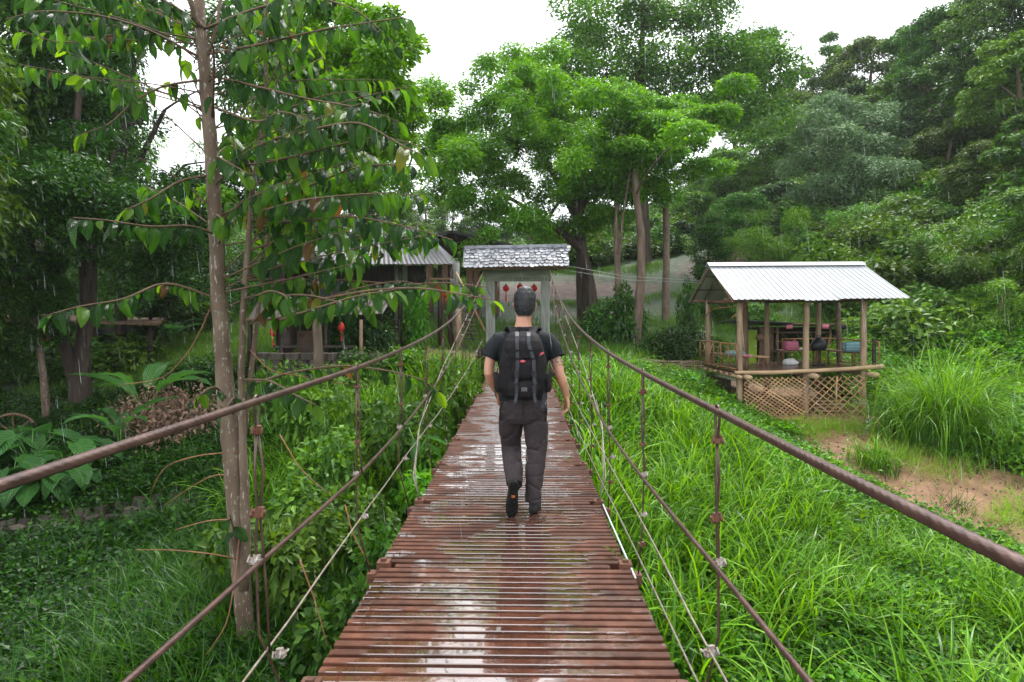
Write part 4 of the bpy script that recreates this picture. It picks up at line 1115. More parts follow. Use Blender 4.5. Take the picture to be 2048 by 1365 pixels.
# low porch roof in front
h2 = empty('porch_shelter', P(640, 720, 21), 'low porch with rusty lean-to roof over an earth wall and bench rail', 'shelter')
q = lambda px, py, y: L(h2, P(px, py, y))
corrugate(h2, 'roof', q(492, 642, 19.6), q(765, 628, 20.5), q(790, 588, 22.5), q(520, 600, 22.5), M['wood_dark'])
for (a, b, t, bo, y_, mt) in ((595, 770, 662, 712, 21.8, 'wall_mud'), (770, 800, 640, 712, 22, 'wall_dark')):
    c0, c1 = q(a, t, y_), q(b, bo, y_); mb = MB(); mb.box((c0 + c1) / 2, (abs(c1.x - c0.x), .15, abs(c0.z - c1.z)), bev=.01); mb.build('wall', M[mt], h2)
for px, mt, r_ in ((572, 'wood_dark', .22), (722, 'log', .05), (652, 'wood_dark', .06), (500, 'wood_dark', .08)):
    pole(h2, 'post', [q(px, 640, 20.3), q(px, 735, 20.3)], r_, M[mt])
mb = MB(); c0, c1 = q(548, 694, 20.0), q(712, 693, 20.0); mb.box((c0 + c1) / 2, (c1.x - c0.x, .14, .07)); mb.build('bench_rail', M['stone'], h2)
for px in (700, 560): pole(h2, 'brace', [q(px, 695, 20), q(px + 12, 725, 20)], .03, M['stone'])
sw_ = empty('retaining_wall', P(650, 745, 19), 'low dark stone retaining wall below the porch', 'wall')
rnd = random.Random(5)
for row in range(5):
    x = -1.9 + (row % 2) * .15
    while x < 1.6:
        w_ = rnd.uniform(.25, .45); mb = MB(); mb.box((x + w_ / 2, rnd.uniform(-.04, .04), .45 - row * .19), (w_ - .02, .3, .18), rot=(rnd.uniform(-.05, .05), rnd.uniform(-.04, .04), rnd.uniform(-.08, .08)), bev=.05)
        mb.build('stone', M['stone'], sw_); x += w_
for px, py, lb in ((546, 665, 'red tubular lantern under the left end of the porch roof'), (683, 655, 'red tubular lantern under the porch roof near the pale post')):
    lantern(P(px, py, 19.9), .09, lb, 'red tubular lanterns under the porch roof', .28, .25, 1.5)
lantern(P(98, 672, 24), .2, 'red lantern in the dark shed behind the big forked tree', None, .2, .3)
lantern(P(892, 590, 22), .10, 'small red lantern hanging right of the timber house', None, .15, .2)
# far barn with gable
h3 = empty('stilt_barn', P(930, 600, 33), 'large dark gabled barn on posts behind the gate roof', 'barn')
q = lambda px, py, y: L(h3, P(px, py, y))
roof_plane(h3, 'roof', [q(904, 461, 31), q(1027, 489, 31), q(1000, 487, 39), q(900, 464, 39)], .12, M['roof_dark'])
roof_plane(h3, 'roof', [q(904, 461, 31), q(800, 484, 31), q(812, 484, 39), q(900, 464, 39)], .12, M['roof_dark'])
roof_plane(h3, 'gable_wall', [q(906, 466, 31.4), q(1010, 490, 31.4), q(1003, 512, 31.4), q(815, 512, 31.4), q(815, 488, 31.4)], .06, M['wall_dark'])
for px in (820, 860, 893, 940, 953, 992): pole(h3, 'post', [q(px, 510, 32), q(px, 650, 32)], .17, M['wood_brown'])
mb = MB(); c0, c1 = q(810, 512, 33), q(1010, 512, 33); mb.box((c0 + c1) / 2, (c1.x - c0.x, .3, .2)); mb.build('beam', M['wood_brown'], h3)
# shed at left
h4 = empty('lean_to_shed', P(150, 760, 26), 'long low shed with flat roof in the shade behind big forked tree', 'shed')
q = lambda px, py, y: L(h4, P(px, py, y))
roof_plane(h4, 'roof', [q(-120, 634, 24), q(318, 646, 24), q(330, 636, 28), q(-120, 622, 28)], .10, M['wood_brown'])
for (a, b, t, bo, mt) in ((-120, 60, 650, 800, 'wall_dark'), (60, 185, 655, 800, 'wall_grey'), (185, 268, 655, 700, 'wall_grey'), (268, 300, 655, 780, 'wall_dark')):
    c0, c1 = q(a, t, 26), q(b, bo, 26); mb = MB(); mb.box((c0 + c1) / 2, (abs(c1.x - c0.x), .08, abs(c0.z - c1.z))); mb.build('wall', M[mt], h4)
for px in (-40, 70, 190, 300): pole(h4, 'post', [q(px, 645, 24.6), q(px, 790, 24.6)], .09, M['wood_dark'])
# stone ledge at far left
led = empty('stone_ledge', G(60, 1080), 'broken stone ledge in the grass at the left edge', 'wall')
lp = led.location
LEDGE = []
for i in range(26):
    px = -60 + i * 19; p = G(px, 1068 - (px) * .16 + rnd.uniform(-6, 6) + (i % 2) * 18)
    mb = MB(); mb.box((0, 0, .06), (rnd.uniform(.2, .34), rnd.uniform(.2, .3), rnd.uniform(.14, .22)), rot=(rnd.uniform(-.2, .2), rnd.uniform(-.2, .2), rnd.uniform(-.5, .5)), bev=.05, taper=.85)
    LEDGE.append((p.x, p.y)); mb.build('stone', M['stone'], led, loc=p - lp + Vector((0, 0, .06)))
# wooden wheel leaning by the elephant ears
wh = empty('wooden_wheel', P(28, 850, 17.5) + Vector((0, 0, -.25)), 'old wooden cartwheel leaning in the dark at the far left', 'wheel')
mb = MB(); mb.tube([(.55 * math.cos(a), 0, .55 * math.sin(a)) for a in np.linspace(0, 2 * PI, 25)], .035, 7, cap=False); mb.build('rim', M['wood_brown'], wh, smooth=True)
for i in range(8):
    mb = MB(); mb.tube([(0, 0, 0), (.53 * math.cos(i * PI / 4), 0, .53 * math.sin(i * PI / 4))], .02, 6); mb.build('spoke', M['wood_brown'], wh)
wh.rotation_euler = (.15, 0, .3)

# power lines
def line(name, pts, r, label, grp=None):
    mb = MB(); mb.tube(pts, r, 5); return tag(mb.build(name, M['wire'], None, smooth=True), label, 'cable', grp)
line('power_line', [P(1320, -60, 12), P(1262, 110, 18), P(1207, 262, 30)], .007, 'thin black overhead line, upper of the two slanting wires in the sky', 'overhead lines')
line('power_line', [P(1340, -60, 12), P(1277, 110, 18), P(1213, 270, 30)], .007, 'thin black overhead line, lower of the two slanting wires', 'overhead lines')
M['wire_p'] = mat('pale wire', (.25, .27, .27), (.2, .2, .2), 8, .4)
for i, (a, b) in enumerate((((1100, 526), (1400, 562)), ((1105, 537), (1410, 566)))):
    o_ = line('guy_wire', [P(a[0], a[1], 17.6), P((a[0] + b[0]) / 2, (a[1] + b[1]) / 2 + 9, 19), P(b[0], b[1], 20.2)], .005, ['pale wire from gate roof to pavilion, upper one', 'pale wire from gate roof to pavilion, lower one'][i], 'wires strung from gate to pavilion')
    o_.data.materials[0] = M['wire_p']
# ------------------------------------------------------------------ grass and ground cover
PB = [unlinked(blades_mesh('tall_blades', 34, 1.25, .034, .18, 1.75, i, lean=.42), M['grass_tall']) for i in range(4)]
PB += [unlinked(blades_mesh('tall_blades', 28, .95, .026, .14, 2.1, 10 + i, lean=.5), M['grass_tall']) for i in range(2)]
PB += [unlinked(blades_mesh('dry_blades', 16, 1.05, .02, .2, 1.9, 15, lean=.6, tint0=.955, tint1=1.), M['grass_tall'])]
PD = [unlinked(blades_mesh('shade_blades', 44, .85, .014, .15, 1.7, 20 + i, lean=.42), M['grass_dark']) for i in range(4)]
PL = [unlinked(blades_mesh('short_blades', 60, .22, .010, .16, .8, 30 + i, segs=3, lean=.5), M['grass_lawn']) for i in range(3)]
def cover_mesh(name, n, rad, L, W, seed, h=.14):
    r_ = np.random.RandomState(seed)
    c = np.c_[r_.normal(0, rad, n), r_.normal(0, rad, n), np.zeros(n)]
    c[:, 2] = h * (.3 + .7 * r_.rand(n)) * (1.1 - np.minimum(1, np.hypot(c[:, 0], c[:, 1]) / rad / 2.4))
    nn = np.c_[r_.normal(0, .5, n), r_.normal(0, .5, n), np.ones(n)]; nn /= np.linalg.norm(nn, axis=1, keepdims=True)
    a = r_.normal(size=(n, 3)); a[:, 2] = -.15; a -= nn * (a * nn).sum(1, keepdims=True); a /= np.linalg.norm(a, axis=1, keepdims=True)
    V_, F_ = leaves_np(c, nn, a, L * r_.uniform(.6, 1.2, n), W * r_.uniform(.6, 1.2, n))
    return mesh_np(name, V_, F_, {'tint': np.repeat(np.clip(r_.rand(n) ** 1.3, 0, 1), 4)})
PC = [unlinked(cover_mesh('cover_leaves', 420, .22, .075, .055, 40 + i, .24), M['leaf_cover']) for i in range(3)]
PCb = [unlinked(cover_mesh('cover_leaves', 500, .26, .07, .045, 45 + i, .3), M['leaf_bush']) for i in range(3)]

def rnd_pts(n, x0, x1, y0, y1, seed, keep=None, dens=None):
    r_ = np.random.RandomState(seed)
    x = r_.uniform(x0, x1, n); y = r_.uniform(y0, y1, n)
    if keep is not None:
        k = keep(x, y, r_); x, y = x[k], y[k]
    return x, y
def drape(x, y, dz=0.): return np.c_[x, y, hgt_np(x, y) + dz]
def in_pav(x, y, m=0.):
    c, s = math.cos(TH), math.sin(TH); lx = (x - 6.1) * c + (y - 19) * s; ly = -(x - 6.1) * s + (y - 19) * c
    return (lx > -.2 - m) & (lx < 4.2 + m) & (ly > -.15 - m) & (ly < 2.9 + m)
def off_bridge(x, y): return (np.abs(x) > 1.0 + .0 * y) | (hgt_np(x, y) < -2.0)
def keep_tall(x, y, r_):
    d = np.minimum(seg_dist(x, y, path1), seg_dist(x, y, path2))
    k = (d > 1.5 + .3 * r_.rand(len(x))) & ~in_pav(x, y, .25) & off_bridge(x, y)
    far = y > 16.0 + .25 * np.clip(x - 1, 0, 4)
    k &= ~(far & (x < 5.6)) | ((y < 17.6) & (x > 1.3) & (x < 3.2))
    k &= ~((y > 17.3) & (x > 5.2) & (x < 10.5))
    k &= sinoise(np.c_[x, y], 5, 1.5, 2) > -.62
    k &= ~((y < 9.5) & (sinoise(np.c_[x, y], 6, .9, 2) > .35))
    return k
x, y = rnd_pts(4300, .9, 15, 2.2, 19.5, 1, keep_tall)
h_ = 1.0 + .5 * sinoise(np.c_[x, y], 8, .9, 2)
h_ = np.clip(h_, .5, 1.6) * np.where((x > 5.0) & (y > 15.6) & (x < 10.5), .55, 1.0) * np.where((x < 1.6) & (y > 13), .75, 1) * np.clip(.05 + .20 * seg_dist(x, y, path2), .3, 1)
scatter('tall_grass', drape(x, y), PB, 'tall bright green arching grass filling the bank right of the bridge', 'grass', .8, 1.2, .12, 1, scl=h_)
x2, y2 = rnd_pts(4200, .9, 16, 2, 20, 2, lambda x, y, r_: (~in_pav(x, y, .1)) & off_bridge(x, y) & (seg_dist(x, y, path2) > 1.9) & (seg_dist(x, y, path1) > .8))
scatter('leafy_undergrowth', drape(x2, y2), PCb, 'small round leaves growing low between the tall grass', 'undergrowth', .8, 1.7, .2, 2)
# left bank: grass close to the bridge, creeping leaves beyond
def keep_l(x, y, r_):
    p = np.exp(-((x + 2.4) / 2.3) ** 2) * 1.0 + .035
    return (r_.rand(len(x)) < p) & off_bridge(x, y) & ~((x < -4) & (y > 17)) & (hgt_np(x, y) < -.25)
x, y = rnd_pts(6000, -11, -.85, 1.5, 18, 3, keep_l)
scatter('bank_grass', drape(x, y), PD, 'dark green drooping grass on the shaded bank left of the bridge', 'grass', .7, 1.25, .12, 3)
x, y = rnd_pts(520, -4.6, -1.0, 10.5, 16.8, 33, lambda x, y, r_: off_bridge(x, y))
scatter('bright_bank_grass', drape(x, y), PB, 'bright long grass crowding the far left end of the bridge', 'grass', .7, 1.15, .15, 33)
x, y = rnd_pts(14000, -17, -.9, 3.5, 21, 4, lambda x, y, r_: (hgt_np(x, y) < -.2) & (r_.rand(len(x)) < .25 + .75 * (y < 15)) & (dirt_np(x, y) < .5) & (np.min(np.hypot(x[:, None] - np.array(LEDGE)[None, :, 0], y[:, None] - np.array(LEDGE)[None, :, 1]), 1) > .42))
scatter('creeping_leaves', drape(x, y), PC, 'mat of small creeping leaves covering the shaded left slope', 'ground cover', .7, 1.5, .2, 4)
x, y = rnd_pts(9000, -16, 14, 16.3, 42, 5, lambda x, y, r_: (dirt_np(x, y) + .25 * r_.rand(len(x)) < .33) & ~in_pav(x, y, .1) & (hgt_np(x, y) > -1.7))
scatter('short_grass', drape(x, y), PL, 'short grass on the open ground around and behind the gate', 'grass', .8, 1.9, .15, 5)
x, y = rnd_pts(260, 1.1, 13, 13, 21, 6, lambda x, y, r_: (seg_dist(x, y, path2) < 1.3) & (seg_dist(x, y, path2) > .55) & ~in_pav(x, y, .1))
scatter('path_edge_grass', drape(x, y), PL + PD[:1], 'thin grass tufts along the dirt path edges', 'grass', .6, 1.3, .2, 6)
pb = []
for i in range(3):
    mb = MB(); mb.ball((0, 0, .01), (.05, .04 + .01 * i, .028), 7, 5, rot=(.1 * i, .2, 0)); me = mb.mesh('pebble', True); pb.append(unlinked(me, M['wall_mud']))
x, y = rnd_pts(5000, 0, 14, 12.5, 24, 61, lambda x, y, r_: dirt_np(x, y) > .7)
scatter('pebbles', drape(x, y, 0), pb, 'small stones and clods scattered on the wet dirt paths', 'pebbles', .12, .7, .3, 61)
st_ = [unlinked(blades_mesh('straw', 40, .42, .012, .22, .9, 60 + i, segs=3, lean=1.35, tint0=.99, tint1=1.), M['grass_tall']) for i in range(2)]
a = np.random.RandomState(9)
x = np.r_[a.normal(7.9, .9, 60), a.normal(9.3, .6, 40), a.normal(4.4, .9, 60), a.normal(10.6, .5, 40)]; y = np.r_[a.normal(18.1, .25, 60), a.normal(16.0, .6, 40), a.normal(20.6, .35, 60), a.normal(13.9, .4, 40)]
scatter('cut_straw', drape(x, y, .02), st_, 'dry cut straw lying on the dirt by the pavilion and path', 'straw', .7, 1.3, .15, 7)

# ------------------------------------------------------------------ trees seen one by one
GAPS = [(330, 165, 52), (375, 195, 30), (345, 240, 26), (385, 300, 38), (350, 320, 22), (300, 150, 20)]
def in_gap(p, r_=0):
    q_ = proj(p)
    return any(math.hypot(q_[0] - a, q_[1] - b) < c + r_ * FPX / p.y * .55 for a, b, c in GAPS)
def px_tree(name, trunks, clumps, leafn, L_, W_, seed, mats, label, group=None, flat=.6, droop=.4, shell=.5, limb_r=.06, jitter=0, extra=0, extra_r=(.8, 1.2), cat='tree'):
    """trunks: [ [(px,py,depth,radius)...] ]; clumps: [(px,py,depth,radius_m)] all in real space"""
    base = P(*trunks[0][0][:3]); base.z = hgt(base.x, base.y) - .05
    T = []
    for t in trunks:
        T.append(([P(*q[:3]) - base for q in t], [q[3] for q in t]))
    T[0][0][0].z = 0
    rnd = random.Random(seed)
    C = [(P(c[0], c[1], c[2]) - base, c[3]) for c in clumps]
    base_n = len(C)
    for i in range(extra):
        c, r0 = C[rnd.randrange(base_n)]
        C.append((c + Vector((rnd.gauss(0, r0 * 1.1), rnd.gauss(0, r0 * 1.6), rnd.gauss(0, r0 * .6))), r0 * rnd.uniform(*extra_r)))
    C = [(c, r_) for c, r_ in C if not in_gap(c + base, r_)]
    me = tree_meshes(name, T, [c for c, _ in C], [r for _, r in C], leafn, L_, W_, seed, flat, droop, shell, limb_r)
    return plant_tree(name, base, me, mats, label, cat, group)

# spreading rain tree behind the gate
D = 30
cl_ = [(1000, 195, 0), (1060, 170, 1), (1120, 185, 0), (955, 235, -1), (900, 262, 0), (1040, 235, -2), (1110, 245, 2), (1175, 205, 1), (905, 320, 0), (955, 300, -2), (885, 385, 0), (930, 400, -2),
       (985, 350, 3), (1035, 300, 3), (980, 425, -2), (1040, 440, -3), (1085, 400, 2), (1165, 300, -2), (1210, 275, -3), (1250, 315, -2), (1160, 335, -4), (1290, 300, -1), (1130, 360, 0), (1210, 350, -1),
       (1250, 370, 0), (1180, 400, 1), (1100, 470, 0), (1215, 440, 1), (1000, 270, 2), (1150, 240, 3), (1070, 210, 4), (1300, 350, 1), (860, 290, 2)]
px_tree('rain_tree', [[(1188, 645, D, .29), (1180, 570, D, .23), (1165, 500, D, .22), (1155, 440, D, .24), (1150, 390, D, .2), (1160, 330, D, .15), (1180, 290, D, .09)],
                      [(1163, 640, D + .5, .21), (1161, 560, D + .3, .20), (1163, 490, D + .1, .2)],
                      [(1163, 500, D, .2), (1130, 470, D - .5, .17), (1095, 445, D - 1, .14), (1050, 415, D - 1, .10), (1000, 385, D - 1, .07)],
                      [(1155, 440, D, .2), (1130, 390, D + .5, .16), (1095, 330, D + 1, .12), (1060, 280, D + 1.5, .08)],
                      [(1158, 430, D, .17), (1175, 380, D, .13), (1210, 330, D - 1, .09)],
                      [(1150, 400, D, .17), (1120, 320, D + .5, .11), (1110, 240, D + 1, .07)]],
        [(a, b, D + d, random.uniform(.75, 1.1)) for a, b, d in cl_], 640, .16, .075, 11, (M['bark_dark'], M['leaf_rain']),
        'wide spreading rain tree with forked dark trunk right of the gate', flat=.72, droop=.5, shell=.8, limb_r=.10, extra=160, extra_r=(.45, .8))
# slender trees with shared canopy
px_tree('slender_tree', [[(1238, 640, 27, .14), (1236, 560, 27, .12), (1232, 460, 27, .11), (1236, 380, 27, .09), (1240, 310, 27, .06)], [(1234, 560, 27, .07), (1246, 430, 26.6, .05), (1262, 330, 26, .03)]],
        [(1240, 345, 27, .7), (1265, 325, 26, .6), (1215, 370, 27, .6), (1200, 420, 27.5, .6), (1255, 400, 27, .5), (1290, 270, 26, .8)], 900, .15, .07, 12, (M['bark_pale'], M['leaf_rain']),
        'slender pale barked tree standing just right of the rain tree', 'slender trees on the slope', flat=.5, limb_r=.03, extra=6)
px_tree('slender_tree', [[(1270, 655, 26, .22), (1282, 560, 26, .17), (1282, 470, 26, .15), (1272, 390, 26, .13), (1268, 300, 26, .09), (1275, 230, 26, .06)]],
        [(1290, 245, 26, .8), (1240, 240, 26, .8), (1330, 250, 25.5, .8), (1270, 200, 27, .8), (1300, 300, 25, .7), (1340, 310, 26, .8), (1255, 290, 25, .6)], 1000, .16, .075, 13, (M['bark_mid'], M['leaf_rain']),
        'tall tree with thick brown trunk and dark creepers round its base', 'slender trees on the slope', flat=.45, limb_r=.05, extra=10)
px_tree('slender_tree', [[(1331, 605, 30, .17), (1333, 500, 30, .15), (1331, 400, 30, .14), (1332, 320, 30, .10), (1345, 240, 30, .07)]],
        [(1350, 225, 30, .9), (1390, 245, 29.5, .8), (1310, 215, 30, .9), (1385, 290, 29, .7), (1340, 270, 29, .8), (1400, 330, 30, .7), (1370, 350, 30, .7), (1300, 260, 31, .7), (1365, 205, 31, .7)], 1150, .17, .08, 14, (M['bark_pale'], M['leaf_rain']),
        'tall straight pale trunked tree with bright canopy, farthest right of three', 'slender trees on the slope', flat=.42, limb_r=.05, extra=12)
# taller tree behind the rain tree
D = 42
px_tree('tall_tree', [[(1290, 560, D, .4), (1285, 400, D, .35), (1280, 200, D, .25), (1285, 60, D, .15), (1290, -60, D, .1)]],
        [(a, b, D + random.uniform(-3, 3), random.uniform(1.3, 1.9)) for a, b in ((1180, 30), (1230, 10), (1290, 20), (1350, 40), (1400, 60), (1160, 80), (1210, 90), (1270, 100), (1330, 110), (1390, 120), (1450, 90), (1150, 130), (1200, 150),
         (1260, 170), (1340, 170), (1410, 180), (1470, 150), (1140, 10), (1250, -40), (1320, -50), (1440, 230), (1380, 220), (1500, 190), (1090, 140), (1040, 130), (990, 150), (1420, 20), (1480, 110))], 900, .26, .13, 15, (M['bark_dark'], M['leaf_forest']),
        'tall dark green tree rising out of the frame above the rain tree', flat=.6, limb_r=.12, extra=24)
# dome tree on the misty slope
D = 44
px_tree('dome_tree', [[(1655, 480, D, .3), (1640, 400, D, .25), (1650, 350, D, .2), (1680, 300, D, .12)], [(1645, 400, D, .15), (1700, 360, D, .12), (1760, 330, D - 1, .08)]],
        [(a, b, D + d, random.uniform(1.1, 1.5)) for a, b, d in ((1690, 225, 1), (1650, 250, 0), (1740, 250, 0), (1780, 260, 1), (1610, 275, 0), (1690, 270, -2), (1745, 290, -2), (1810, 300, 0), (1640, 310, -2), (1600, 330, 0),
         (1700, 330, -3), (1760, 340, -3), (1820, 345, -1), (1655, 370, -3), (1715, 390, -3), (1780, 385, -3), (1840, 390, -1), (1610, 390, -1), (1680, 430, -3), (1745, 430, -3), (1805, 430, -2), (1860, 425, 0), (1630, 440, -1))], 1000, .24, .10, 16, (M['bark_mid'], M['leaf_grey']),
        'grey green dome shaped tree on the misty slope above the pavilion', flat=.5, limb_r=.12, extra=16)

# ------------------------------------------------------------------ forest prototypes, height 10
def proto_tree(kind, seed):
    rnd = random.Random(seed)
    cl, rd = [], []
    if kind == 'broad':
        T = [([Vector((0, 0, -.5)), Vector((.1, 0, 2.5)), Vector((-.1, .1, 5)), Vector((.1, 0, 7.5))], [.26, .2, .15, .08])]
        for i in range(64):
            a = rnd.uniform(0, 2 * PI); t = rnd.uniform(-.75, 1); r_ = math.sqrt(1 - t * t) * rnd.uniform(.6, 1)
            cl.append(Vector((3.2 * r_ * math.cos(a), 3.2 * r_ * math.sin(a), 6.1 + 3.1 * t))); rd.append(rnd.uniform(.45, .95))
        n_, L_, W_, fl, dr = 260, .25, .12, .7, .5
    elif kind == 'tall':
        T = [([Vector((0, 0, -.5)), Vector((.1, 0, 3)), Vector((0, .1, 6)), Vector((.1, 0, 9))], [.2, .16, .12, .05])]
        for i in range(50):
            a = rnd.uniform(0, 2 * PI); t = rnd.uniform(-1, 1); r_ = math.sqrt(1 - t * t) * rnd.uniform(.4, 1)
            cl.append(Vector((2.0 * r_ * math.cos(a), 2.0 * r_ * math.sin(a), 6.4 + 3.2 * t))); rd.append(rnd.uniform(.4, .8))
        n_, L_, W_, fl, dr = 280, .24, .11, .8, .6
    elif kind == 'sparse':
        T = [([Vector((0, 0, -.5)), Vector((.2, 0, 3)), Vector((0, .1, 6.5)), Vector((.2, 0, 9))], [.17, .14, .11, .05])]
        for i in range(18):
            a = rnd.uniform(0, 2 * PI); z = rnd.uniform(5.2, 9.8); r_ = rnd.uniform(.3, 1) * (2.4 - .12 * (z - 5) ** 1.6)
            cl.append(Vector((r_ * math.cos(a), r_ * math.sin(a), z))); rd.append(rnd.uniform(.45, .85))
        n_, L_, W_, fl, dr = 420, .3, .12, .5, .7
    else:  # feathery bamboo-like thicket
        T = []
        for i in range(9):
            a = rnd.uniform(0, 2 * PI); sp = rnd.uniform(1.2, 3.2); h = rnd.uniform(6.5, 9.6)
            pts = [Vector((.3 * math.cos(a), .3 * math.sin(a), -.3)), Vector((.3 * sp * math.cos(a), .3 * sp * math.sin(a), h * .55)), Vector((.65 * sp * math.cos(a), .65 * sp * math.sin(a), h * .9)), Vector((sp * math.cos(a), sp * math.sin(a), h))]
            T.append((pts, [.06, .05, .035, .02]))
            for k in range(6):
                t = .3 + .14 * k; q = pts[1].lerp(pts[3], t)
                cl.append(q + Vector((rnd.gauss(0, .5), rnd.gauss(0, .5), rnd.gauss(-.2, .7)))); rd.append(rnd.uniform(.55, .95))
        for i in range(16):
            a = rnd.uniform(0, 2 * PI); cl.append(Vector((2 * math.cos(a) * rnd.random(), 2 * math.sin(a) * rnd.random(), rnd.uniform(.8, 4)))); rd.append(rnd.uniform(.7, 1.1))
        n_, L_, W_, fl, dr = 300, .34, .055, .75, .8
    return tree_meshes(kind + '_tree', T, cl, rd, n_, L_, W_, seed, fl, dr, .6, .09, sides=6, twigs=False)
PT = {k: [proto_tree(k, 100 + i * 7 + j) for j in range(2)] for i, k in enumerate(('broad', 'tall', 'sparse', 'bamboo'))}
PW = {'broad': 8.2, 'tall': 5.6, 'sparse': 5.6, 'bamboo': 7.0}
for k, v in PT.items():
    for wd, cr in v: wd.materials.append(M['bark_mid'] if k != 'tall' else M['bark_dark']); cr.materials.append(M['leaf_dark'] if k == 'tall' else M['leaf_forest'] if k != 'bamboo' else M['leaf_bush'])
FN = {'broad': 'broad_tree', 'tall': 'narrow_tree', 'sparse': 'sparse_tree', 'bamboo': 'bamboo_thicket'}
FC = {'broad': 'tree', 'tall': 'tree', 'sparse': 'tree', 'bamboo': 'bamboo'}
DESC = {'broad': 'round crowned green tree', 'tall': 'narrow dark green tree', 'sparse': 'thin crowned tall tree', 'bamboo': 'feathery drooping bamboo thicket'}
def forest(px, top, y_, kind, wpx, where, group, dark=False):
    p = P(px, top, y_); gz = hgt(p.x, y_)
    H = p.z - gz
    if H < 1.5: H = 1.5
    sw_ = wpx * y_ / FPX / PW[kind]; s = max(H / 10.0, sw_ * .8); gz = p.z - 10 * s
    rnd = random.Random(int(px * 7 + top + y_ * 3))
    e = plant_tree(FN[kind], (p.x, y_, gz), PT[kind][rnd.randrange(2)], None, DESC[kind] + ' ' + where, FC[kind], group, (sw_ * rnd.choice((-1, 1)), sw_, s), rnd.uniform(0, 6.28))
    return e
GR = 'trees on the misty right hillside'
rows = [
 # far skyline
 (1530, 55, 75, 'sparse', 120, 'poking above the skyline left of the far ridge'), (1470, 120, 78, 'broad', 170, 'on the pale skyline beside the tall tree'), (1600, 130, 72, 'broad', 150, 'on the skyline at the lowest dip of the ridge'),
 (1680, 110, 66, 'tall', 120, 'on the ridge above the dome tree'), (1745, 70, 62, 'broad', 200, 'on the ridge right of the dome tree top'), (1660, 60, 70, 'sparse', 90, 'standing alone on the ridge line'),
 (1810, 55, 55, 'sparse', 150, 'on the ridge where it climbs to the corner'), (1880, 5, 50, 'broad', 210, 'high on the ridge near the upper right corner'), (1990, -60, 45, 'broad', 260, 'filling the upper right corner'), (2080, -80, 42, 'tall', 200, 'cut by the right frame edge at the top'),
 # middle
 (1440, 290, 55, 'broad', 190, 'behind the left end of the pavilion roof, high up'), (1530, 240, 58, 'broad', 220, 'left of the dome tree under the skyline'), (1580, 180, 64, 'broad', 180, 'between the skyline dip and the dome tree'),
 (1700, 165, 56, 'tall', 150, 'dark, right behind the dome tree top'), (1770, 150, 52, 'broad', 220, 'dark, under the ridge right of the dome tree'), (1860, 120, 46, 'broad', 240, 'on the steep slope below the ridge corner'),
 (1950, 70, 40, 'tall', 210, 'on the steep slope below the upper right corner'), (2040, 60, 36, 'broad', 260, 'at the right edge high on the slope'), (1900, 230, 40, 'broad', 210, 'in the middle of the steep dark slope'), (1840, 290, 42, 'tall', 150, 'right of the dome tree, half way up'),
 (1480, 380, 42, 'broad', 170, 'above the left end of the pavilion roof'), (1560, 360, 46, 'tall', 150, 'just left of the dome tree trunk'), (1420, 430, 36, 'tall', 130, 'left of the pavilion roof corner'),
 (1540, 430, 36, 'bamboo', 200, 'right above the pavilion ridge, left half'), (1640, 440, 36, 'bamboo', 190, 'right above the pavilion ridge, middle'), (1740, 450, 36, 'bamboo', 200, 'right above the pavilion ridge, right end'),
 (1990, 270, 33, 'broad', 220, 'bright leaved, half way up at the right edge'), (2060, 220, 30, 'sparse', 200, 'leaning in from the right edge'), (1930, 360, 34, 'broad', 190, 'below the steep dark slope'), (1830, 430, 34, 'bamboo', 210, 'behind the right end of the pavilion roof'),
 (1850, 520, 27, 'bamboo', 230, 'just right of the pavilion roof'), (1930, 470, 26, 'bamboo', 250, 'in the second rank right of the pavilion'), (2020, 440, 24, 'bamboo', 270, 'at the right edge above the leafy bank'), (1980, 560, 22, 'bamboo', 210, 'low on the bank at right'), (1885, 590, 23.5, 'bamboo', 190, 'dark, behind the big grass clump'),
 (2110, 330, 24, 'broad', 260, 'cut by the right frame edge halfway up'), (1790, 560, 27, 'bamboo', 150, 'filling the gap behind the pavilion right post'), (1680, 590, 29, 'bamboo', 170, 'low behind the pavilion middle'), (1590, 600, 29, 'bamboo', 160, 'low behind the cooking hut'), (1500, 600, 29, 'broad', 150, 'low behind the pavilion left posts'),
 (1440, 560, 30, 'broad', 120, 'low on the slope left of the pavilion'),
]
for r_ in rows: forest(*r_, GR)
GB = 'hazy trees beyond the gate'
rows2 = [(905, 395, 75, 'broad', 120, 'pale in haze left of the rain tree'), (850, 375, 90, 'broad', 140, 'palest on the far hill beyond the gate'), (960, 420, 62, 'tall', 80, 'in haze under the rain tree canopy'), (1010, 410, 66, 'broad', 110, 'in haze just above the gate roof'), (1060, 430, 58, 'sparse', 80, 'in haze above the right end of the gate roof'),
 (1110, 440, 60, 'broad', 110, 'in haze left of the rain tree trunk'), (1200, 430, 55, 'sparse', 90, 'in haze behind the slender trees'), (1250, 420, 52, 'tall', 90, 'behind the slender pale tree'), (1300, 430, 50, 'broad', 110, 'behind the tall straight trunk'), (1370, 440, 46, 'tall', 110, 'at the top of the ploughed slope'),
 (1390, 380, 52, 'broad', 140, 'behind the bright canopy at the slope top'), (780, 400, 60, 'broad', 140, 'behind the timber house roof'), (700, 380, 55, 'broad', 150, 'behind the timber house, further left'), (1000, 480, 46, 'bamboo', 110, 'low beyond the ploughed slope'), (1090, 500, 46, 'bamboo', 110, 'low beyond the slope, right of the gate'), (840, 440, 48, 'broad', 110, 'behind the barn gable')]
for r_ in rows2: forest(*r_, GB)
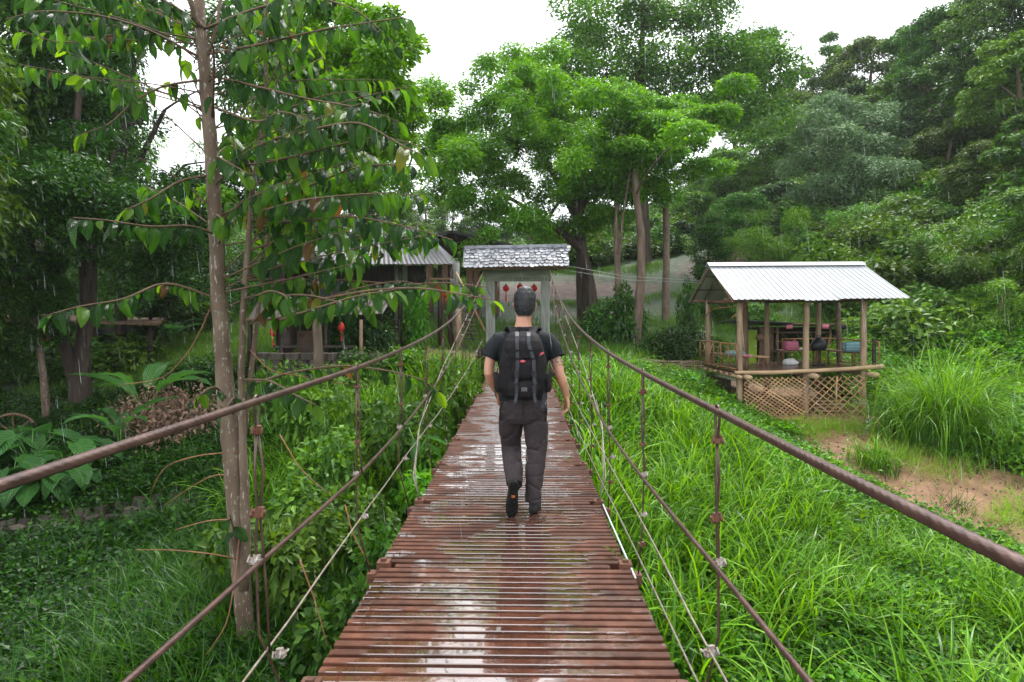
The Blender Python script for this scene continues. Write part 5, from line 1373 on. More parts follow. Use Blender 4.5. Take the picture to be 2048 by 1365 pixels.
# low bushes and bank of creepers
PBu = [unlinked(bush_mesh('bush', .8, 1500, .13, .07, 70 + i), M['leaf_forest']) for i in range(3)]
PBb = [unlinked(bush_mesh('bush', .55, 1500, .075, .05, 80 + i, nc=12), M['leaf_bush']) for i in range(3)]
x, y = rnd_pts(5200, -45, 75, 23, 80, 11, lambda x, y, r_: (dirt_np(x, y) < .1) & ((x > 13) | (y > 43) | (x < -14)) & (r_.rand(len(x)) < np.clip(30 / y, .3, 1)))
scatter('undergrowth', drape(x, y, .1), PBu, 'dense low undergrowth between the trees on the hillsides', 'undergrowth', .8, 2.2, .2, 11)
x, y = rnd_pts(1700, 10.2, 20, 14.5, 24, 12, lambda x, y, r_: (seg_dist(x, y, path2) > 2.2) & ~in_pav(x, y, .6) & (y - 14 > (13.5 - x) * .8))
scatter('creeper_bank', drape(x, y, .1), PBb, 'bright leafy creepers smothering the bank at the right', 'creeper', .8, 1.7, .3, 12)
def bush(name, px, py, y_, rad, n, L_, W_, m_, label, seed, flat=.8, group=None, cat='bush', sc_=(1, 1, 1), z=None):
    p = P(px, py, y_); gz = hgt(p.x, y_) if z is None else z
    o_ = link(name, bush_mesh(name, rad, n, L_, W_, seed, flat, nc=12), None, M[m_], loc=(p.x, y_, gz), scale=sc_)
    return tag(o_, label, cat, group)
bush('dark_bush', 1210, 620, 26.5, .9, 3500, .14, .07, 'leaf_dark', 'dark glossy bush at the foot of the slender pale tree', 201, 1.1, sc_=(1, 1, 1.5))
bush('dark_bush', 1262, 500, 26.4, .8, 3000, .14, .07, 'leaf_dark', 'dark creeper mass hanging round the thick brown trunk', 202, 1.4, sc_=(.9, .9, 2.2))
bush('dark_bush', 1345, 650, 24, 1.2, 5000, .12, .06, 'leaf_dark', 'wide dark mounded bush left of the pavilion', 203, .8, sc_=(1.2, 1, 1.1))
bush('dark_bush', 1390, 640, 25.5, 1.0, 4000, .12, .06, 'leaf_bush', 'bright bush tucked behind the left end of the pavilion', 204, .8)
bush('creeper_stump', 1375, 560, 25, .55, 2200, .12, .06, 'leaf_dark', 'leaf covered leaning stump beside the tall straight trunk', 205, 1.8, sc_=(.6, .6, 3.4))
for i, (px, y_, r_) in enumerate(((1405, 23.2, .5), (1440, 24, .6), (1350, 20.5, .4))):
    bush('grass_bush', px, 680, y_, r_, 1400, .16, .03, 'grass_tall', ['leafy green clump by the path left of the pavilion railing', 'leafy green clump under the left pavilion railing', 'low green clump on the slope before the wood pile'][i], 210 + i, .9)
# heap of cut brush
hb = empty('brush_pile', (4.7, 21.6, hgt(4.7, 21.6)), 'low pile of cut brown branches beside the path', 'brush pile')
for i in range(26):
    mb = MB(); a_ = random.uniform(-.4, .4); mb.tube([(random.uniform(-1.1, .2), random.uniform(-.3, .3), random.uniform(0, .22)), (random.uniform(.3, 1.2), random.uniform(-.3, .3), random.uniform(0, .25))], random.uniform(.015, .04), 5); mb.build('branch', M['bark_mid'], hb)

# big arching grass clumps on the right
def grass_clump(px, py, y_, n_, rad, hgt_, label, seed, m_='grass_tall', group=None, arch=2.3, lean=.36):
    p = P(px, py, y_); p.z = hgt(p.x, y_)
    r_ = np.random.RandomState(seed); Vs, Fs, Ts, b0 = [], [], [], 0
    me = blades_mesh('grass_clump', n_, hgt_, .024, rad, arch, seed, segs=8, lean=lean, tint1=.97)
    return tag(link('grass_clump', me, None, M[m_], loc=p), label, 'grass clump', group)
grass_clump(1890, 930, 17.0, 1200, .34, 3.3, 'big mound of arching grass right of the pavilion path', 301)
grass_clump(1985, 940, 16.4, 300, .3, 1.6, 'smaller arching grass mound on the right flank of the big one', 302)
grass_clump(1815, 950, 17.4, 500, .4, 2.0, 'grass mound at the left foot of the big arching one', 303)
grass_clump(1745, 880, 15.9, 260, .22, 1.1, 'yellowing upright grass tuft on the dirt path', 304)
grass_clump(2020, 1080, 12.6, 120, .25, .6, 'thin wilted grass tuft at the right frame edge on bare soil', 305)
grass_clump(1640, 690, 23.4, 300, .5, 2.0, 'tall grass clump seen through the pavilion', 306)
grass_clump(1235, 660, 19.0, 260, .28, 1.1, 'tall grass tuft on the lawn right of the gate', 307)

# ------------------------------------------------------------------ dark trees on the left
D = 20
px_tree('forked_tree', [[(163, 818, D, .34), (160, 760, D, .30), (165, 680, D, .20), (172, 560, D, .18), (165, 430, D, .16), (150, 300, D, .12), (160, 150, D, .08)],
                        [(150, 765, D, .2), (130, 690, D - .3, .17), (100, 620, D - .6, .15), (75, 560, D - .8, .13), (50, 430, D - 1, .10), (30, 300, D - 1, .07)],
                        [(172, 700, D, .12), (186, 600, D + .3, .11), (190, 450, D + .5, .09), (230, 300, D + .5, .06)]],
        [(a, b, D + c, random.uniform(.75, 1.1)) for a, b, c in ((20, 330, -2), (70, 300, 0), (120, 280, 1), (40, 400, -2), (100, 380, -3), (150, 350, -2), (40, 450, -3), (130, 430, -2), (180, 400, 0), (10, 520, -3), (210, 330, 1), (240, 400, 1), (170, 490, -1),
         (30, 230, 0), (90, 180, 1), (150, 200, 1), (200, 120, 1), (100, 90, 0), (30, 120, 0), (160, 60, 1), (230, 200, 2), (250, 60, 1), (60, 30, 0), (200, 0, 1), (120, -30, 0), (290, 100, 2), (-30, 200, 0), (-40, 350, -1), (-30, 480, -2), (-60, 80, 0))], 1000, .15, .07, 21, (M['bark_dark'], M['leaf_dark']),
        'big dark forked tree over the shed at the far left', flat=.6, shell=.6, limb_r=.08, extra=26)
px_tree('thin_tree', [[(93, 815, 18.5, .09), (85, 740, 18.5, .08), (75, 680, 18.5, .07), (70, 600, 18.5, .06), (40, 480, 18.3, .04)], [(98, 815, 18.6, .05), (92, 760, 18.6, .045), (84, 700, 18.6, .04)]],
        [(50, 560, 18.4, .6), (20, 620, 18, .6), (90, 600, 18.5, .5), (30, 680, 18, .5), (110, 650, 18.6, .4), (0, 720, 18, .5)], 1500, .12, .055, 22, (M['bark_pale'], M['leaf_dark']), 'thin leaning pale trunked tree left of the forked one', limb_r=.02, extra=5)
D = 25
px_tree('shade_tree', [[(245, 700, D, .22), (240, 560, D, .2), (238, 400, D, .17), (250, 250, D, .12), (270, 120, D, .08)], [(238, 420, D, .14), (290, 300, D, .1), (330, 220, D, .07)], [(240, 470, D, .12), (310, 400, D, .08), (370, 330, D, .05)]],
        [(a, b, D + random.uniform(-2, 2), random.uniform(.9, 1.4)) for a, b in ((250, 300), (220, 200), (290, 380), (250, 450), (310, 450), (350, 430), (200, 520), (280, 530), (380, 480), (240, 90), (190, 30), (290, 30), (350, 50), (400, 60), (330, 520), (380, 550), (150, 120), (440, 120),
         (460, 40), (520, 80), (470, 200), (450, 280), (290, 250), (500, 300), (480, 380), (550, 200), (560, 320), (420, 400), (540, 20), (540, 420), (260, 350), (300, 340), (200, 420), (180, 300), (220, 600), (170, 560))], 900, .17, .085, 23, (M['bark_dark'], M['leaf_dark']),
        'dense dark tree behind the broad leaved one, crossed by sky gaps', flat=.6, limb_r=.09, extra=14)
D = 17
px_tree('bright_tree', [[(640, 660, D, .13), (630, 560, D, .11), (610, 420, D, .10), (640, 260, D, .08), (660, 100, D, .05)], [(615, 440, D, .07), (700, 330, D, .05), (770, 230, D, .03)]],
        [(a, b, D + random.uniform(-1.5, 1.5), random.uniform(.5, .85)) for a, b in ((600, 120), (660, 90), (720, 120), (640, 180), (700, 190), (760, 150), (790, 190), (740, 230), (680, 250), (620, 250), (800, 235), (660, 310), (720, 300), (780, 290), (600, 330), (640, 380), (700, 370), (740, 50), (680, 20), (600, 30), (780, 90), (560, 150), (540, 260), (560, 400), (620, 440))], 800, .14, .065, 24, (M['bark_mid'], M['leaf_bush']),
        'bright green leafy tree behind the right side of the broad leaved tree', flat=.6, limb_r=.04, extra=60, extra_r=(.45, .8))
GL = 'dark trees closing the left side'
for r_ in ((60, -150, 30, 'broad', 420, 'behind the far left forked tree'), (190, -120, 34, 'tall', 200, 'deep in the shade left of the pale trunk'), (540, -60, 36, 'broad', 220, 'behind the broad leaved trunk'), (620, 60, 40, 'broad', 260, 'rising behind the timber house'), (-120, -250, 20, 'broad', 500, 'cut by the left frame edge'),
           (760, 250, 44, 'broad', 170, 'behind the house, beside the open sky'), (560, 250, 36, 'tall', 200, 'over the timber house roof'), (-250, -200, 14, 'broad', 600, 'shading the left bank from outside the view'), (180, 200, 36, 'bamboo', 260, 'far behind the lean-to shed'), (400, 330, 33, 'bamboo', 200, 'between the shed and the house'),
           (40, 420, 31, 'broad', 300, 'low behind the lean-to shed'), (-130, 420, 17, 'broad', 300, 'low at the left frame edge'), (300, 480, 26, 'tall', 130, 'beside the right end of the lean-to shed')):
    forest(*r_, GL)
bush('hedge_bush', 720, 560, 21.5, .8, 3200, .11, .06, 'leaf_dark', 'dark bush against the front of the timber house', 220, 1.0, sc_=(1.3, .7, 1.9), z=.2)
bush('hedge_bush', 830, 520, 23, .7, 2600, .11, .06, 'leaf_bush', 'bright bush at the right corner of the timber house', 221, 1.0, sc_=(.8, .7, 2.6), z=.2)
bush('hedge_bush', 510, 740, 16.5, .6, 2500, .08, .045, 'leaf_bush', 'bushy shrub left of the porch wall', 222, .9)
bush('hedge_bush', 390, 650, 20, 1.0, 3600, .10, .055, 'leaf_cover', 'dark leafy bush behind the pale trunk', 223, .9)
bush('dry_bush', 370, 730, 15.5, .75, 1700, .11, .05, 'leaf_dead', 'dry brown leaved bush left of the pale trunk', 224, .8, sc_=(1.2, 1, 1.9))
bush('dry_bush', 300, 740, 17, .8, 1500, .10, .045, 'leaf_dead', 'dry twiggy bush in shade beyond the banana leaves', 225, .7, sc_=(1, 1, 1.7))
SH = [(770, 760, 11.5, .6, 'leaf_forest', 'low leafy shrub behind the left railing ropes'), (850, 790, 10.5, .5, 'leaf_bush', 'leafy shrub close to the left edge of the bridge'), (700, 860, 9.0, .5, 'leaf_forest', 'scrambling shrub below the second left hanger'),
 (610, 780, 12.5, .6, 'leaf_forest', 'shrub beneath the drooping broad leaves'), (560, 1000, 7.6, .4, 'leaf_forest', 'small shrub beside the foot of the pale trunk'), (900, 740, 13.5, .5, 'leaf_bush', 'bright shrub by the far left rope'),
 (680, 700, 15, .8, 'leaf_forest', 'tall bright shrub hiding the porch wall corner'), (740, 690, 16, .8, 'leaf_forest', 'tall shrub in front of the pale porch post'), (810, 690, 16, .7, 'leaf_bush', 'tall bright shrub between porch and ladder frame'),
 (870, 700, 15.5, .5, 'leaf_bush', 'bright shrub under the ladder frame'), (560, 760, 15, .8, 'leaf_forest', 'dark shrub against the retaining wall'), (790, 900, 8.2, .45, 'leaf_forest', 'young shrub beside the middle cable clamp'),
 (640, 930, 9.6, .6, 'leaf_forest', 'mounded shrub in the gully right of the pale trunk'), (880, 830, 10.2, .4, 'leaf_bush', 'sapling leaning on the left hanger ropes'), (720, 1040, 6.8, .4, 'leaf_forest', 'shrub just left of the second crossbeam')]
for i, (px, py, y_, rad, m_, lb) in enumerate(SH):
    p = P(px, py, y_); rad *= 1.25 if y_ < 14 else .9; bush('shrub', px, py, y_, rad, 2400, .12, .065, m_, lb, 230 + i, 1.0, 'shrubs along the left of the bridge', z=min(hgt(p.x, y_) + .45, p.z), sc_=(1, 1, 1.0 if y_ > 14 else 1.9 if y_ > 10 else 1.6))

# ------------------------------------------------------------------ large leaved plants
def big_leaf(name, L_, W_, shape, seed, tint, n=8, droop=.6, m=4):
    r_ = random.Random(seed); V_, U, F_ = [], [], []
    for i in range(n + 1):
        t = i / n
        if shape == 'ovate': w_ = math.sin(PI * t ** .9) ** .62 * (1 - .12 * t) if 0 < t < 1 else .02
        elif shape == 'heart': w_ = (math.sin(PI * (.16 + .84 * t)) ** .8) * (1.0 if t > .05 else .9) if t < 1 else .02
        else: w_ = (math.sin(PI * (.05 + .95 * t)) ** .55) if t < 1 else .02
        z = -droop * L_ * t * t; yy_ = L_ * (t - .18 * droop * t * t)
        for j in range(-m // 2, m // 2 + 1):
            u = j / (m / 2)
            wv = .02 * L_ * math.sin(t * 19 + seed) * abs(u)
            back = -.16 * L_ * (abs(u) ** 1.5) * max(0, 1 - t * 5) if shape == 'heart' else 0
            V_.append((u * w_ * W_ / 2, yy_ + back, z + abs(u) * w_ * W_ * .20 + wv)); U.append((u, t))
    k = m + 1
    for i in range(n):
        for j in range(m): F_.append((i * k + j, i * k + j + 1, (i + 1) * k + j + 1, (i + 1) * k + j))
    return mesh_np(name, V_, F_, {'tint': [tint] * len(V_)}, smooth=True, uv=U)
def orient(pos, ax_, nrm, s):
    y_ = Vector(ax_).normalized(); z_ = Vector(nrm); z_ = (z_ - y_ * z_.dot(y_)).normalized(); x_ = y_.cross(z_)
    m_ = Matrix((x_, y_, z_)).transposed().to_4x4(); 
    return Matrix.Translation(pos) @ m_ @ Matrix.Scale(s, 4)
def leafy_plant(name, loc, n, H, L_, W_, shape, label, seed, m_='leaf_banana', group=None, spread=.5, stem_r=.012):
    e = empty(name, loc, label, 'plant', group); r_ = random.Random(seed)
    vs = [big_leaf('leaf', L_, W_, shape, seed + i, r_.uniform(.1, .9), droop=.35 + .2 * i) for i in range(2)]
    for v in vs: v.materials.append(M[m_])
    for i in range(n):
        a_ = i * 2.4 + r_.uniform(-.3, .3); lean = spread * r_.uniform(.5, 1.2); h = H * r_.uniform(.6, 1.1)
        d = Vector((math.cos(a_), math.sin(a_), 0)); tip = d * lean * h + Vector((0, 0, h))
        mb = MB(); mb.tube([(0, 0, 0), tuple(d * lean * h * .3 + Vector((0, 0, h * .6))), tuple(tip)], [stem_r * 1.3, stem_r, stem_r * .7], 5); st_ = mb.build('stem', M['leaf_stem'], e, smooth=True)
        up = .35 if shape != 'blade' else .8
        mt_ = orient(tip, d + Vector((0, 0, up - .6 if shape == 'heart' else up)), Vector((0, 0, 1)) - d * .4, r_.uniform(.7, 1.1))
        o_ = link('leaf', vs[i % 2], e); o_.matrix_local = mt_
    return e
M['leaf_stem'] = mat('green stem', (.08, .20, .03), (.05, .13, .02), 8, .4)
GE = 'elephant ear plants at the far left'
for i, (px, py, y_, n_, s_, lb) in enumerate(((60, 870, 14.5, 7, 1.0, 'largest elephant ear plant above the thick cable'), (130, 900, 14, 7, .9, 'elephant ear plant on the right side of its patch'), (20, 930, 13.4, 6, .8, 'elephant ear plant cut by the left frame edge'), (70, 940, 13.2, 7, .8, 'lowest elephant ear plant just above the cable'), (150, 950, 13.4, 5, .6, 'small elephant ear plant below the right one'), (10, 860, 15, 6, .9, 'rearmost elephant ear plant near the wooden wheel'))):
    p = P(px, py, y_); p.z = hgt(p.x, y_) + .1; leafy_plant('elephant_ear', p, n_ + 3, 1.0 * s_, .85 * s_, .66 * s_, 'heart', lb, 400 + i * 5, group=GE, spread=.55)
for i, (px, py, y_, H, n_, lb) in enumerate(((240, 830, 15.5, 1.5, 8, 'wide banana like plant in shade left of the pale trunk'), (290, 760, 17, 2.1, 7, 'upright banana plant in front of the dry bush'), (1140, 610, 21, .6, 5, 'small banana plant right of the gate post'), (345, 590, 26, 1.6, 7, 'tall canna clump on the bright grass slope'), (300, 600, 25, 1.5, 6, 'canna clump left of the pale trunk on bright grass'), (835, 880, 8.6, .7, 4, 'pale broad leaved plant by the second rope clamp'))):
    p = P(px, py, y_); p.z = hgt(p.x, y_); 
    if px == 835: p.z = P(835, 930, 8.6).z
    leafy_plant('banana_plant', p, n_, H * .6, H * .75, H * .22, 'blade' if px != 835 else 'heart', lb, 450 + i * 5, spread=.4)

# ------------------------------------------------------------------ the broad leaved tree in the foreground
D = 6.9
base = P(494, 1335, D); base.z = hgt(base.x, base.y) - .1
bt = empty('broad_leaved_tree', base, 'pale trunked tree with large drooping ribbed leaves beside the left cables', 'tree')
mb = MB()
def pp(px, py, y_): return P(px, py, y_) - base
tr = [(495, 1345, D, .115), (490, 1240, D, .105), (480, 1120, D, .11), (472, 1000, D, .115), (465, 900, D, .118), (452, 800, D, .105), (445, 700, D, .092), (438, 600, D, .088), (433, 480, D, .083), (428, 380, D, .08), (420, 270, D, .078), (410, 150, D, .07), (402, 60, D, .06), (396, -40, D, .055), (392, -300, D, .04)]
def dense(t, k=3):
    P_, r_ = [], []
    for (a, b) in zip(t[:-1], t[1:]):
        for i in range(k):
            u = i / k; P_.append(pp(*[a[q] + (b[q] - a[q]) * u for q in range(3)]) + Vector((random.uniform(-.004, .004), random.uniform(-.004, .004), 0))); r_.append(a[3] + (b[3] - a[3]) * u)
    P_.append(pp(*t[-1][:3])); r_.append(t[-1][3]); return P_, r_
tr = [(a, b, c, r_ * .86) for a, b, c, r_ in tr]
mb.tube(*dense(tr, 5), n=16, lumps=.045)
tr2 = [(488, 1180, D - .06, .05), (492, 1060, D - .08, .05), (488, 960, D - .08, .045), (484, 860, D - .05, .038), (482, 760, D, .034), (486, 640, D, .032), (492, 540, D, .03), (503, 400, D, .028), (520, 280, D + .1, .025), (533, 180, D + .1, .02), (528, 60, D + .1, .016), (540, -60, D, .012)]
mb.tube(*dense(tr2), n=9, lumps=.05)
tr3 = [(486, 900, D + .05, .03), (500, 770, D + .1, .028), (512, 660, D + .2, .026), (524, 560, D + .3, .024), (540, 440, D + .4, .02), (590, 330, D + .6, .014)]
mb.tube(*dense(tr3), n=8, lumps=.05)
mb.tube(*dense([(408, 60, D, .03), (392, 40, D - .1, .03), (380, 0, D - .2, .028), (370, -60, D - .3, .02)]), n=7); mb.tube(*dense([(415, 110, D, .02), (432, 60, D, .018), (442, 0, D, .015), (450, -60, D, .012)]), n=7)
wood = mb.build('trunk', M['bark_pale'], bt, smooth=True)
LV = []
tints = [.05, .2, .3, .42, .5, .55, .35, .15, .72, .8, .9, .95, .985, .62]
for i, t_ in enumerate(tints):
    me = big_leaf('leaf', .205, .106, 'ovate', i, t_, n=7, droop=[.15, .6, .35, .8, .45][i % 5], m=4); me.materials.append(M['leaf_broad']); LV.append(me)
wts = [4, 5, 7, 8, 8, 8, 7, 4, 8, 5.5, 2.6, 1.2, 1.2, 9]
leaves = []
tw = MB()
def leaf_branch(pts, r0=.014, step=.065, start=.15, size=1.0, bright=1.0, hang=.9, rn=random.Random(3)):
    W_ = [pp(*q) for q in pts]
    # smooth polyline
    S = []
    for i in range(len(W_) - 1):
        for k in range(5): S.append(W_[i].lerp(W_[i + 1], k / 5))
    S.append(W_[-1])
    for _ in range(3): S = [S[0]] + [(S[i - 1] + S[i] * 2 + S[i + 1]) / 4 for i in range(1, len(S) - 1)] + [S[-1]]
    n_ = len(S); tw = MB(); tw.tube(S, [r0 * (1 - .75 * i / n_) for i in range(n_)], 6); tw.build('branch', M['twig'], bt, smooth=True)
    Ls = [0]
    for a_, b_ in zip(S[:-1], S[1:]): Ls.append(Ls[-1] + (b_ - a_).length)
    d = Ls[-1] * start; side = 1
    while d < Ls[-1] + .02:
        i = min(n_ - 2, max(0, int(np.searchsorted(Ls, d)) - 1)); u = min(1, (d - Ls[i]) / max(1e-6, Ls[i + 1] - Ls[i]))
        p = S[i].lerp(S[i + 1], u); t = (S[i + 1] - S[i]).normalized()
        lat = t.cross(Vector((0, 0, 1))).normalized() * side
        end = d > Ls[-1] - .12
        ax_ = t * (rn.uniform(.1, .6) + .5 * end) + lat * rn.uniform(.35, .9) * (1 if not end else .5) + Vector((0, 0, -hang * rn.uniform(.45, 1.15)))
        nr = Vector((0, 0, 1)) * rn.uniform(.3, .8) + t * rn.uniform(-.1, .6) + lat * .3 + Vector((rn.gauss(0, .3), rn.gauss(-.25, .3), 0))
        q = rn.choices(range(len(tints)), wts)[0]
        if end and rn.random() < .6 * bright: q = rn.choice((8, 9, 10))
        s_ = size * rn.uniform(.45, 1.1)
        pq = proj(p + base); tx = float(np.interp(pq[1], [0, 150, 350, 480, 700], [400, 410, 426, 433, 445]))
        if (abs(pq[0] - tx) < 34 and rn.random() < .8 and p.y < .3) or (in_gap(p + base) and rn.random() < .85): d += step; continue
        leaves.append((orient(p + Vector((0, 0, -.01)), ax_, nr, s_), q))
        side = -side; d += step * rn.uniform(.5, 1.2)
E_ = D
main = [
 [(433, 470, E_), (380, 450, E_ - .4), (300, 455, E_ - .9), (210, 440, E_ - 1.3), (148, 436, E_ - 1.6)],
 [(432, 430, E_), (450, 440, E_ - .9), (440, 430, E_ - 1.5)],
 [(425, 350, E_), (360, 360, E_ - .3), (300, 400, E_ - .6), (250, 420, E_ - .9)],
 [(440, 600, E_), (330, 560, E_ - .2), (250, 600, E_ - .5), (160, 612, E_ - .8), (90, 632, E_ - 1.1)],
 [(428, 330, E_), (520, 330, E_ - .3), (640, 300, E_ - .6), (760, 270, E_ - .8), (850, 296, E_ - 1)],
 [(500, 420, E_), (600, 380, E_ - .2), (720, 330, E_ - .2), (800, 330, E_ - .3), (868, 330, E_ - .4)],
 [(505, 440, E_), (600, 445, E_ - .3), (700, 430, E_ - .5), (820, 455, E_ - .7), (905, 480, E_ - .8)],
 [(500, 500, E_), (600, 470, E_ + .3), (700, 470, E_ + .2), (790, 480, E_), (850, 470, E_)],
 [(494, 560, E_), (580, 560, E_ + .2), (690, 560, E_ - .1), (800, 570, E_ - .3), (900, 565, E_ - .4), (975, 575, E_ - .5)],
 [(490, 640, E_), (560, 640, E_), (640, 600, E_ - .2), (720, 575, E_ - .4), (800, 560, E_ - .5), (860, 575, E_ - .6)],
 [(500, 650, E_), (560, 590, E_ - .3), (620, 590, E_ - .6), (700, 610, E_ - .9), (735, 610, E_ - 1.0)],
 [(498, 600, E_), (540, 580, E_ - .5), (570, 590, E_ - .9), (575, 600, E_ - 1)],
 [(412, 150, E_), (500, 170, E_ - .2), (620, 200, E_ - .3), (720, 215, E_ - .5), (800, 245, E_ - .6)],
 [(408, 110, E_), (520, 90, E_ - .2), (640, 60, E_ - .4), (740, 45, E_ - .6), (808, 35, E_ - .7)],
 [(405, 60, E_), (500, 20, E_ - .3), (620, -10, E_ - .4), (720, 20, E_ - .5), (800, 100, E_ - .6)],
 [(415, 210, E_), (520, 250, E_ - .5), (560, 220, E_ - .8), (620, 240, E_ - 1)],
 [(425, 240, E_), (430, 90, E_ - .7), (410, 75, E_ - 1.0)],
 [(428, 340, E_), (440, 320, E_ - .6), (430, 310, E_ - .9), (500, 350, E_ - 1)],
 [(408, 120, E_), (300, 60, E_ - .3), (200, 30, E_ - .7), (80, 20, E_ - 1), (10, 40, E_ - 1.1)],
 [(405, 90, E_), (330, 40, E_ + .4), (230, 70, E_ + .4), (120, 90, E_ + .4), (40, 60, E_ + .3)],
 [(410, 160, E_), (330, 170, E_ - .3), (270, 200, E_ - .4), (220, 250, E_ - .5), (160, 270, E_ - .6)],
 [(402, 50, E_), (330, 0, E_ - .5), (260, -20, E_ - .8), (160, -20, E_ - 1)],
 [(455, 800, E_), (430, 770, E_ - .4), (400, 790, E_ - .6), (385, 800, E_ - .7)],
 [(465, 830, E_), (470, 790, E_ - .6), (450, 820, E_ - 1.0), (440, 812, E_ - 1.2)],
 [(486, 760, E_), (540, 760, E_ - .2), (590, 790, E_ - .5), (630, 810, E_ - .7)],
 [(500, 770, E_), (580, 745, E_ + .2), (680, 730, E_ + .3), (770, 740, E_ + .4), (850, 760, E_ + .4), (880, 790, E_ + .4)],
 [(480, 1100, E_), (462, 1040, E_ - .3), (460, 1030, E_ - .5)],
]
main += [[(560, 640, E_ - .4), (640, 615, E_ - .9), (720, 590, E_ - 1.3), (790, 580, E_ - 1.5)], [(640, 600, E_ - .4), (740, 580, E_ - .9), (840, 575, E_ - 1.2), (930, 590, E_ - 1.3), (985, 600, E_ - 1.3)],
 [(500, 430, E_), (600, 400, E_ - .6), (700, 390, E_ - .9), (790, 385, E_ - 1)], [(520, 300, E_), (620, 260, E_ - .7), (720, 240, E_ - 1), (800, 290, E_ - 1.1), (845, 310, E_ - 1.2)]]
rn = random.Random(42)
for b in main: leaf_branch(b, rn=rn)
# forking twigs that fill the crown
reg = [((450, 840), (-60, 380), 40), ((0, 400), (-80, 230), 24), ((560, 860), (330, 540), 14), ((250, 480), (250, 420), 5)]
for (xr, yr, n_) in reg:
    for _ in range(n_):
        ex, ey = rn.uniform(*xr), rn.uniform(*yr)
        if ex > 780 and ey < 20: continue
        if 300 < ex < 400 and 110 < ey < 330 and rn.random() < .8: continue
        d1 = E_ + rn.uniform(-1.2, 1.6)
        sy = min(620, max(-40, ey + rn.uniform(20, 150)))
        sxp = float(np.interp(sy, [-40, 150, 350, 480, 620], [396, 410, 426, 433, 440])) if (ex < 430 or rn.random() < .5) else float(np.interp(sy, [-60, 180, 400, 640], [540, 533, 503, 486]))
        m1 = (sxp + (ex - sxp) * .5 + rn.uniform(-30, 30), sy + (ey - sy) * .6 + rn.uniform(-20, 10), E_ + (d1 - E_) * .5)
        leaf_branch([(sxp, sy, E_), m1, (ex, ey, d1)], r0=.009, step=.085, start=.3, rn=rn)
# bare hanging and trailing stems
for pts in ([(478, 1080, E_ - .12), (470, 1160, E_ - .3), (455, 1250, E_ - .4), (412, 1310, E_ - .5)], [(476, 1120, E_ - .1), (440, 1110, E_ - .3), (350, 1100, E_ - .1), (272, 1100, E_)], [(470, 905, E_ - .1), (400, 910, E_), (330, 930, E_ + .1), (300, 985, E_ + .2)],
            [(472, 950, E_ - .1), (420, 950, E_ + .2), (330, 1010, E_ + .2)], [(474, 1040, E_), (420, 1040, E_ + .2), (350, 1060, E_ + .4)], [(560, 870, E_ + 1), (600, 940, E_ + .9), (660, 990, E_ + .8)], [(690, 1010, E_), (705, 1070, E_ - .1), (740, 1130, E_ - .2)], [(600, 1120, E_ - .6), (630, 1200, E_ - .6), (655, 1290, E_ - .6)],
            [(500, 700, E_ + .1), (540, 745, E_ + .1), (620, 755, E_ + .2), (700, 770, E_ + .3)], [(445, 560, E_), (390, 690, E_ + .1), (330, 760, E_ + .2), (240, 770, E_ + .4)]):
    tm = MB(); S = [pp(*q) for q in pts]
    S2 = []
    for i in range(len(S) - 1):
        for k in range(4): S2.append(S[i].lerp(S[i + 1], k / 4))
    S2.append(S[-1])
    for _ in range(2): S2 = [S2[0]] + [(S2[i - 1] + S2[i] * 2 + S2[i + 1]) / 4 for i in range(1, len(S2) - 1)] + [S2[-1]]
    tm.tube(S2, [.008 * (1 - .6 * i / len(S2)) for i in range(len(S2))], 5); tm.build('stem', M['twig_red'], bt, smooth=True)
camloc = CAM - base
leaves.sort(key=lambda l: -(LV[0] and (l[0].to_scale().x / (l[0].translation - camloc).length)))
inview = []
rest = []
for l in leaves:
    q = proj(l[0].translation + base)
    (inview if (-20 < q[0] < 1100 and -20 < q[1] < 1400 and len(inview) < 290) else rest).append(l)
for m_, q in inview:
    o_ = link('leaf', LV[q], bt); o_.matrix_local = m_
co = [get_co(me) for me in LV]; fk = np.array([p.vertices[:] for p in LV[0].polygons]); 
uvv = np.zeros((len(co[0]), 2)); 
for p in LV[0].polygons:
    for li, vi in zip(p.loop_indices, p.vertices): uvv[vi] = LV[0].uv_layers[0].data[li].uv
Vs, Fs, T_, U_ = [], [], [], []
b0 = 0
for m_, q in rest:
    Mx = np.array(m_); v = co[q] @ Mx[:3, :3].T + Mx[:3, 3]
    Vs.append(v); Fs.append(fk + b0); T_.append(np.full(len(v), tints[q])); U_.append(uvv); b0 += len(v)
o_ = link('foliage', mesh_np('foliage', np.concatenate(Vs), np.concatenate(Fs), {'tint': np.concatenate(T_)}, smooth=True, uv=np.concatenate(U_)), bt, M['leaf_broad'])
o_['kind'] = 'stuff'
print('broad leaves', len(leaves))
# ------------------------------------------------------------------ the walker
def cloth_mat(name, c1, c2, rough=.85, wet=None):
    m = mat(name, c1, c2, 5, rough, .25, 220, detail=6)
    return m
M['shirt'] = mat('charcoal cotton', (.0135, .0162, .0189), (.0081, .0099, .0117), 6, .8, .15, 260)
M['trousers'] = mat('brown grey cotton', (.0475, .0367, .0392), (.0285, .0215, .0240), 5, .75, .2, 240)
M['pack'] = mat('black canvas', (.0090, .0072, .0090), (.0045, .0036, .0045), 5, .7, .3, 300)
M['strap'] = mat('slate leather strap', (.0330, .0360, .0432), (.0180, .0198, .0252), 8, .45, .1, 60)
M['buckle'] = mat('black buckle', (.012, .012, .014), (.008, .008, .01), 8, .3)
M['sole'] = mat('black rubber sole', (.0120, .0114, .0108), (.0072, .0072, .0072), 20, .5, .3, 60)
M['shoe'] = mat('grey hiking shoe', (.0330, .0348, .0360), (.0150, .0162, .0168), 22, .6, .4, 120)
M['orange'] = mat('orange rubber', (.45, .14, .02), (.35, .10, .02), 8, .5)
